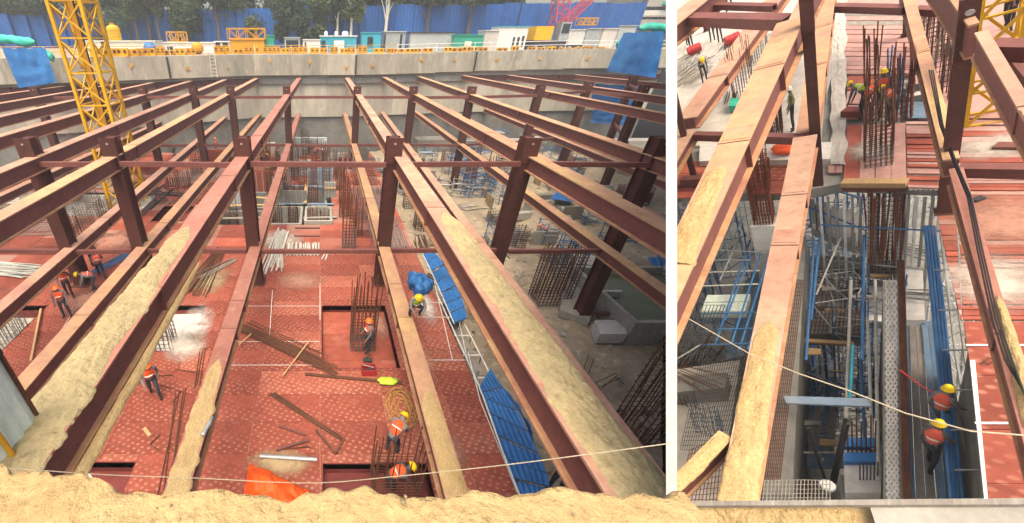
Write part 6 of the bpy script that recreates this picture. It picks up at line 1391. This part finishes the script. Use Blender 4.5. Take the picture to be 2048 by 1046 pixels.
slab('shear_wall', [(1766, 560), (1800, 560), (1810, 1075), (1768, 1075)], -1.75, 6, 'concrete')
meshsheet('rust bar mesh strip beside the white expanded metal', (1796, 520), (1808, 520), (1822, 1060), (1808, 1060), 4, 50, -1.5, .022, 'rust')
meshsheet('rust bar mesh strip hanging at the left side of the shaft', (1575, 560), (1606, 560), (1560, 960), (1530, 960), 8, 50, -1.8, .016, 'rust')
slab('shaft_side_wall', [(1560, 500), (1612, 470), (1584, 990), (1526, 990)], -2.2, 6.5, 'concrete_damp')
meshsheet('bar mesh over the grey landing in the shaft', (1620, 540), (1735, 540), (1730, 640), (1610, 640), 12, 8, -4.2, .016, 'rust')
meshsheet('brown floor mesh near the ledge', (1500, 960), (1660, 960), (1660, 1040), (1490, 1040), 22, 9, -1.5, .014, 'timber_grey')
meshsheet('dense brown bar mat across the shaft', (1606, 620), (1728, 620), (1724, 668), (1596, 668), 16, 6, -3.6, .02, 'rust')
slab('mat_beam', [(1606, 622), (1728, 622), (1722, 668), (1594, 668)], -3.8, .6, 'concrete_damp')
meshsheet('dark wire mesh fence over the left shaft side', (1400, 720), (1500, 700), (1450, 900), (1360, 900), 20, 20, -2.6, .012, 'dark_steel')
meshsheet('blue-black bar grid under the ochre strut', (1385, 610), (1450, 610), (1410, 720), (1352, 720), 9, 9, -2.4, .018, 'dark_steel')
meshsheet('rust bar mesh at the corner by the soil strut', (1380, 900), (1450, 870), (1440, 1010), (1352, 1010), 12, 12, -2.6, .016, 'rust')
slab('shaft_slope', [(1344, 740), (1480, 720), (1430, 1075), (1344, 1075)], -4.2, 4, 'blinding')
slab('lower_beam', [(1344, 752), (1455, 745), (1450, 775), (1344, 785)], -3.4, .8, 'concrete_damp')
rc2((1368, 800), 770, 1.2, .8, 'rust starter bars at the left shaft corner', z=-4.2, n=(7, 4), r=.02, hoops=2, group=None)
rc2((1420, 860), 812, 1.0, .8, 'blue-grey starter bars on the sloping concrete', z=-4.2, n=(6, 4), r=.018, hoops=2, m='blue_steel', group=None)
# left scaffold: blue frame, teal formwork beam
o = thing(S2, 'blue_scaffold', 'blue tube scaffold beneath the ochre strut beside the pale column', 'scaffold', g2(1460, 620, -6))
for a, c in (((1518, 470), (1450, 640)), ((1530, 480), (1462, 690)), ((1545, 490), (1478, 700)), ((1500, 480), (1430, 690)), ((1560, 500), (1495, 700))): part(MB().tube([g2(*a, -2.4), g2(*c, -2.6)], .045*K2, 6), 'tube', M['blue_steel'], o)
for py in (545, 572, 628, 660, 690): part(MB().tube([g2(1400, py, -2.5), g2(1520, py-4, -2.5)], .04*K2, 6), 'ledger', M['blue_steel'] if py > 600 else M['pipe_pale'], o)
for a, c in (((1470, 430), (1440, 500)), ((1488, 430), (1462, 490)), ((1440, 500), (1530, 505)), ((1420, 520), (1500, 520)), ((1400, 690), (1350, 720)), ((1440, 560), (1480, 470))): part(MB().tube([g2(*a, -2.2), g2(*c, -2.3)], .035*K2, 6), 'brace', M['galv'], o)
single(S2, MB().prism([g2(1415, 590, -2.8), g2(1500, 588, -2.8), g2(1490, 622, -2.8), g2(1400, 624, -2.8)], .35).bar(g2(1410, 604, -2.78), g2(1498, 602, -2.78), .05, .06), 'formwork_beam', M['teal_paint'] if False else M['sheet_green'], 'pale green ribbed formwork beam in the left scaffold', 'formwork')
# box column with blue blocks near the ledge
P = g2(1712, 960, -2.8)
o = thing(S2, 'concrete_pedestal', 'pale concrete pedestal with starter bars near the ledge', 'pedestal', (P.x, P.y, -9))
part(MB().prism([g2(1686, 890, -2.8), g2(1765, 890, -2.8), g2(1762, 985, -2.8), g2(1690, 985, -2.8)], 3), 'block', M['concrete_pale'], o)
part(MB().prism([g2(1680, 950, -3.2), g2(1730, 950, -3.2), g2(1726, 1040, -3.2), g2(1684, 1040, -3.2)], 3), 'block', M['concrete'], o)
for k in range(7): p = g2(1696+k*9, 905+3*(k % 3), -2.8); part(MB().tube([p, p+V((0, 0, 1.5+.2*(k % 3)))], .022*K2, 5), 'starter_bar', M['rust'], o)
for k in range(6): p = g2(1720+k*7, 960, -2.8); part(MB().tube([p, p+V((0, 0, .9))], .02*K2, 5), 'starter_bar', M['dark_steel'], o)
for py, lab in ((885, 'upper light blue foam block on the pedestal'), (915, 'lower light blue foam block on the pedestal')): single(S2, MB().prism([g2(1688, py-10, -2.6), g2(1752, py-10, -2.6), g2(1752, py+8, -2.6), g2(1688, py+8, -2.6)], .18), 'foam_block', M['blue_sheet'], lab, 'foam block')
for k, (px, lab) in enumerate(((1652, 'black corrugated conduit standing left of the pedestal'), (1662, 'middle black corrugated conduit beside the pedestal'), (1670, 'black corrugated conduit touching the pedestal'))):
    P = g2(px, 965, -3.5); b = MB(); h = 3.0+.3*k; prof = []
    for q in range(40): prof.append((.026 if q % 2 else .032, h*q/39))
    b.lathe(prof, 8, P, (random.uniform(-.08, .08), random.uniform(-.08, .08), 1)); single(S2, b, 'conduit_pipe', M['black_rubber'], lab, 'pipe')
single(S2, MB().lathe([(.03, 0), (.09, .03), (.11, .12), (.12, .24), (.10, .25)], 12, g2(1656, 978, -2.5)), 'white_bucket', M['white_paint'], 'small white bucket beside the black conduits', 'bucket', smooth=True)
# ropes and cables
def rope2(pts, z, label, r_, m_='rope', cat='rope', name='rope'):
    return single(S2, MB().tube([g2(x, y, z if not isinstance(z, list) else z[i]) for i, (x, y) in enumerate(pts)], r_*K2, 6), name, M[m_], label, cat)
rope2([(1350, 622), (1420, 662), (1500, 708), (1600, 748), (1700, 782), (1810, 826), (1940, 862), (2220, 884)], 3.0, 'long pale safety rope hanging across the second pit', .02)
rope2([(1800, 740), (1840, 770), (1890, 800), (1915, 815)], -.8, 'red and white rope held by the upper worker', .03, 'red_paint')
for k in range(3):
    rope2([(1858+k*4, 140), (1880+k*3, 250), (1905+k*3, 320), (1935+k*4, 395), (1955+k*5, 500), (1985+k*6, 640), (2010+k*7, 720), (2058, 800+k*6)], ZL2+.06+.02*k, 'black cable draped along the lower strut over the ribbed deck', .018, 'black_rubber', 'cable', 'power_cable')['group'] = 'cables on the lower strut of the second pit'
P = g2(1955, 400, .02); single(S2, MB().prism([P+V((-.09, 0, .06)), P+V((.04, .1, .06)), P+V((.1, 0, .06)), P+V((-.02, -.1, .06))], .05), 'bitumen_block', M['dark_steel'], 'dark square plate lying on the pale ribbed deck', 'plate')
single(S2, MB().bar(g2(1990, 292, .06), g2(2070, 293, .06), .2, .1), 'steel_channel', M['primer'], 'red steel channel lying on the ribbed deck', 'channel')
single(S2, MB().tube([g2(1968, 722, .05), g2(1975, 730, .05), g2(1992, 722, .05), g2(1978, 716, .05), g2(1965, 727, .05)], .02*K2, 5), 'wire_loop', M['rust'], 'rusty wire loop on the dotted deck of the second pit', 'wire')
# people
def pers2(fpx, fpy, z, pose, rz, label, vest='vest', helm='helmet_yellow', sc_=1.0, group=None): return person(S2, S2.at(fpx, fpy, z), pose, R(rz), label, vest, helm, group, .5, sc_)
pers2(1874, 872, -2.2, 'walk', -40, 'worker in yellow helmet holding the red rope on the blue boards', 'vest_pink', sc_=1.15)
pers2(1858, 938, -2.2, 'walk', -30, 'worker in yellow helmet following on the blue boards behind his mate', 'vest_pink', sc_=1.15)
pers2(1735, 246, 0, 'bend', -40, 'worker left of the tall column on the middle deck', 'vest'); pers2(1766, 240, 0, 'stand', 170, 'worker behind the tall column on the middle deck', 'vest_pink'); pers2(1784, 252, 0, 'bend', 40, 'worker right of the tall column on the middle deck', 'vest')
pers2(1726, 236, 0, 'bend', 60, 'worker in lime vest by the low red upstand', 'vest_lime')
pers2(1588, 262, 0, 'stand', 90, 'worker in lime vest beside the tall post on the concrete floor', 'vest_lime', 'reflective')
pers2(1384, 96, 0, 'stand', 150, 'worker in orange vest standing at the near red drum', 'vest'); pers2(1376, 90, 0, 'bend', -120, 'worker bending behind the near red drum', 'vest_pink')
pers2(1426, 82, 0, 'stand', 180, 'worker in dark clothes beside his orange vest mate', 'trousers'); pers2(1442, 86, 0, 'stand', 170, 'worker in orange vest between the two red drums', 'vest_pink')
pers2(1410, 164, 0, 'bend', 200, 'worker bending over the grey bar stack', 'vest', 'helmet_yellow'); pers2(2030, 58, 0, 'stand', 190, 'worker near the yellow mast at the far right', 'vest', 'helmet_orange'); pers2(2012, 58, 0, 'walk', 150, 'worker in lime vest beside the yellow mast', 'vest_lime'); pers2(1462, 22, 0, 'walk', 60, 'far worker behind the upper red brace', 'trousers')
# red drums, bar stacks on the concrete floor
for px, py, lab in ((1390, 108, 'red drum in front of the two workers'), (1466, 88, 'red drum beside the lower strut')):
    P = g2(px, py, 0); o = thing(S2, 'steel_drum', lab, 'drum', P); ax = V((1, .3, 0)).normalized(); c = P+V((0, 0, .26))
    part(MB().lathe([(.2, -.24), (.22, -.22), (.22, .22), (.2, .24)], 16, c, ax), 'barrel', M['red_paint'], o, smooth=False)
    for q in (-.15, .15): part(MB().lathe([(.235, q*.6-.012), (.235, q*.6+.012)], 16, c, ax), 'hoop', M['red_paint'], o)
    part(MB().tube([c-V((.15, .15, 0)), P+V((-.28, -.28, .02))], .03*K2, 6), 'stand_leg', M['dark_steel'], o); part(MB().tube([c+V((.15, -.15, 0)), P+V((.22, -.34, .02))], .03*K2, 6), 'stand_leg', M['dark_steel'], o)
def bun2(a, c, n, r_, sp, m_, lab, z=0.0, **k): return bundle(S2, g2(*a, z), g2(*c, z), n, r_, sp, m_, lab, **k)
bun2((1350, 150), (1400, 118), 14, .03, 1.6, 'rebar_grey', 'grey bar stack on the concrete floor below the red drums', pile=4); bun2((1352, 175), (1400, 140), 12, .03, 1.4, 'timber_grey', 'second grey bar stack beside the bending worker', pile=4)
bun2((1405, 130), (1455, 60), 12, .02, 1.8, 'pipe_pale', 'pale loose bars on the concrete floor between the drums', fan=.5); bun2((1570, 60), (1630, 40), 12, .02, 2.0, 'rebar_grey', 'grey bars scattered by the far post', fan=.6)
bun2((1480, 205), (1500, 180), 10, .02, 1.0, 'dark_steel', 'dark bar heap under the thin brown bar sheaf', fan=.5)
single(S2, MB().prism([g2(1460, 196, .3), g2(1478, 196, .3), g2(1474, 212, .3), g2(1458, 212, .3)], .3), 'green_crate', M['green_paint'], 'green crate under the thin brown bar sheaf', 'crate')
b = MB(); P = g2(1571, 297, .3)
def fn(u, v):
    t = u*6.283; q = v*3.14; r_ = .28*(1+.5*noise.noise(V((math.cos(t)*2, math.sin(t)*2, q*2)))); return P+V((math.cos(t)*math.sin(q)*r_, math.sin(t)*math.sin(q)*r_, math.cos(q)*r_*.5))
b.grid(fn, 16, 8); single(S2, b, 'red_cloth', M['vest'], 'crumpled red cloth on the pale concrete kerb', 'cloth', smooth=True)
# yellow crane mast of the second pit
P = g2(1968, 238, -.03); hw = .26; o = thing(S2, 'crane_mast', 'yellow lattice crane mast behind the dark red post', 'crane', P)
for sx in (-1, 1):
    for sy in (-1, 1): part(MB().box(P.x+sx*hw-.03, P.x+sx*hw+.03, P.y+sy*hw-.03, P.y+sy*hw+.03, 0, 14), 'leg', M['yellow_paint'], o)
for k in range(14):
    b = MB(); z = V((0, 0, 1))
    for (ax, ay), (bx, by) in (((-1, -1), (1, -1)), ((1, -1), (1, 1)), ((1, 1), (-1, 1)), ((-1, 1), (-1, -1))):
        A = V((P.x+ax*hw, P.y+ay*hw, k)); B = V((P.x+bx*hw, P.y+by*hw, k)); b.bar(A, B, .05, .05); b.bar(A, B+z, .05, .05)
    part(b, 'mast_section', M['yellow_paint'], o)
# dark slab painted as a window-like shaded opening and pale wall behind the three workers
single(S2, MB().box(*(lambda a, c: (min(a.x, c.x), max(a.x, c.x), a.y, a.y+.2))(g2(1813, 196, 0), g2(1860, 196, 0)), 0, .02), 'opening_sill', M['concrete_pale'], 'pale sill of the opening painted dark beside the three workers', 'sill')
slab('painted_opening', [(1812, 168), (1850, 168), (1852, 202), (1812, 202)], .012, .03, 'dark_steel')  # solid dark slab on the floor, its colour stands for an opening's shade
slab('blue_floor_sheet', [(1812, 203), (1852, 203), (1856, 236), (1812, 236)], .016, .03, 'blue_board')
single(S2, MB().bar(g2(1688, 226, .12), g2(1728, 226, .12), .25, .3), 'timber_upstand', M['deck_dark'], 'low dark red upstand beside the pale deck', 'upstand')

# ---- dense propping in the shaft
GT2 = 'scaffold towers in the shaft'
for px, py, z, h, w_, d_, lv, m_, lab in ((1650, 600, -8.8, 5.6, 1.1, .9, 5, 'blue_steel', 'blue scaffold tower below the stair flight'), (1700, 640, -8.8, 5.0, 1.0, .9, 5, 'galv', 'grey scaffold tower beside the dense bar mat'), (1640, 760, -8.8, 4.8, 1.0, .8, 4, 'blue_steel', 'blue scaffold tower round the deep boards'), (1700, 820, -8.8, 4.6, .9, .8, 4, 'blue_steel', 'blue scaffold tower behind the pedestal'), (1610, 840, -8.8, 4.4, .8, .8, 4, 'galv', 'grey scaffold tower at the left shaft side'), (1610, 500, -8.8, 6.0, .9, .9, 5, 'blue_steel', 'blue scaffold tower at the shaft corner by the soil strut'), (1690, 460, -8.8, 6.5, 1.3, 1.0, 5, 'galv', 'grey scaffold tower under the middle deck edge'), (1860, 480, -8.8, 6.8, 1.0, 1.0, 6, 'galv', 'grey scaffold tower right of the pale landing'), (1895, 560, -8.8, 7.0, .8, 1.0, 6, 'blue_steel', 'blue scaffold tower in the gap by the ribbed deck'), (1925, 740, -8.8, 6.8, .7, 1.0, 6, 'galv', 'grey scaffold tower in the gap by the dotted deck'), (1945, 900, -8.8, 6.6, .7, 1.0, 6, 'galv', 'grey scaffold tower in the gap near the ledge'), (1430, 560, -8.8, 6.0, 1.2, 1.0, 5, 'galv', 'grey scaffold tower under the ochre strut'), (1400, 640, -8.8, 5.4, 1.2, .9, 5, 'blue_steel', 'blue scaffold tower under the near end of the ochre strut'), (1480, 620, -8.8, 5.6, 1.0, .9, 5, 'blue_steel', 'blue scaffold tower beside the pale column'), (1450, 470, -8.8, 6.8, 1.2, 1.0, 5, 'galv', 'grey scaffold tower below the red deck')):
    tower(S2, g2(px, py, z), w_, d_, h, lv, lab, m_, .022, GT2, rz=random.uniform(-.4, .4))
for px, py, z, n_, sp, m_, lab in ((1660, 640, -5.0, 16, 1.2, 'rust', 'rust bar heap on the shaft landing'), (1690, 560, -4.2, 14, 1.0, 'rust', 'rust bars across the narrow concrete beam'), (1640, 545, -3.8, 12, 1.0, 'timber_grey', 'grey battens below the stair flight'), (1700, 780, -5.8, 10, .9, 'blue_steel', 'blue tube heap on the deep boards'), (1650, 870, -5.8, 8, .7, 'timber_grey', 'grey batten heap on the deep boards'), (1450, 640, -4.0, 12, .9, 'blue_steel', 'blue tube heap in the left scaffold'), (1400, 760, -3.2, 10, .9, 'rust', 'rust bar heap on the lower beam'), (1825, 500, -3.1, 8, .5, 'timber_grey', 'light debris on the pale landing'), (1830, 590, -3.1, 8, .5, 'rebar_grey', 'grey offcuts on the pale landing')):
    P = g2(px, py, z); a = random.uniform(-.6, .6); d = V((math.cos(a), math.sin(a), 0))*.55; bundle(S2, P-d, P+d, n_, .014, sp*.6, m_, lab, fan=.8, pile=4)
for px, py, rx, ry, m_, lab in ((2010, 440, 1.2, 1.5, 'dust_red', 'pale cement dust and painted glare over the ribbed deck'), (1990, 560, .8, 1.2, 'dust_grey', 'second pale patch of dust and painted glare over the ribbed deck'), (2000, 290, 1.0, .8, 'dust_grey', 'grey dust by the red channel'), (1740, 300, .6, .8, 'dust_grey', 'grey dust round the tall rusty column')):  # pale ribbed deck patches: dust, with the deck's glare put into the colour
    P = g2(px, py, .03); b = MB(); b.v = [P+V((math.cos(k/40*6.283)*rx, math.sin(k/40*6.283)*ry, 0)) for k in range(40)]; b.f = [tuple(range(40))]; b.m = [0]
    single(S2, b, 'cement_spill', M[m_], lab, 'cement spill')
rl = random.Random(31)
for k in range(22):
    px, py = rl.uniform(1600, 1760), rl.uniform(430, 900)
    if k > 15: px, py = rl.uniform(1370, 1500), rl.uniform(470, 720)
    tower(S2, g2(px, py, -8.8), rl.uniform(.5, 1.0), rl.uniform(.5, .9), rl.uniform(4.0, 6.4), 4, 'thin tube scaffold tower packed into the shaft', rl.choice(['blue_steel', 'blue_steel', 'galv']), .016, 'packed scaffold towers of the shaft', rz=rl.uniform(-.5, .5))
for k in range(14):
    px, py, z = rl.uniform(1605, 1750), rl.uniform(450, 880), rl.uniform(-6.5, -3); w_ = rl.uniform(20, 60); h_ = rl.uniform(6, 14)
    single(S2, MB().prism([g2(px, py, z), g2(px+w_, py+2, z), g2(px+w_, py+h_, z), g2(px, py+h_, z)], .08), 'shaft_board', M[rl.choice(['blue_board', 'timber_grey', 'concrete', 'timber'])], 'loose board resting on the scaffold in the shaft', 'board', 'loose boards in the shaft')
# ---- haze over the whole site
bpy.context.view_layer.update()
lo = min((o.matrix_world @ V(c)).z for o in bpy.data.objects if o.type == 'MESH' for c in o.bound_box)
hi = max((o.matrix_world @ V(c)).z for o in bpy.data.objects if o.type == 'MESH' for c in o.bound_box)
b = MB(); b.box(-140, 140, -40, 135, lo-1, hi+1)
hz = bpy.data.materials.new('haze'); hz.use_nodes = True; N = hz.node_tree.nodes; N.remove(N['Principled BSDF']); pv = N.new('ShaderNodeVolumePrincipled'); pv.inputs['Color'].default_value = (.92, .95, 1, 1); pv.inputs['Density'].default_value = .0012; pv.inputs['Anisotropy'].default_value = .2
hz.node_tree.links.new(pv.outputs[0], [n for n in N if n.type == 'OUTPUT_MATERIAL'][0].inputs['Volume'])
single(S1, b, 'haze', hz, kind='stuff')
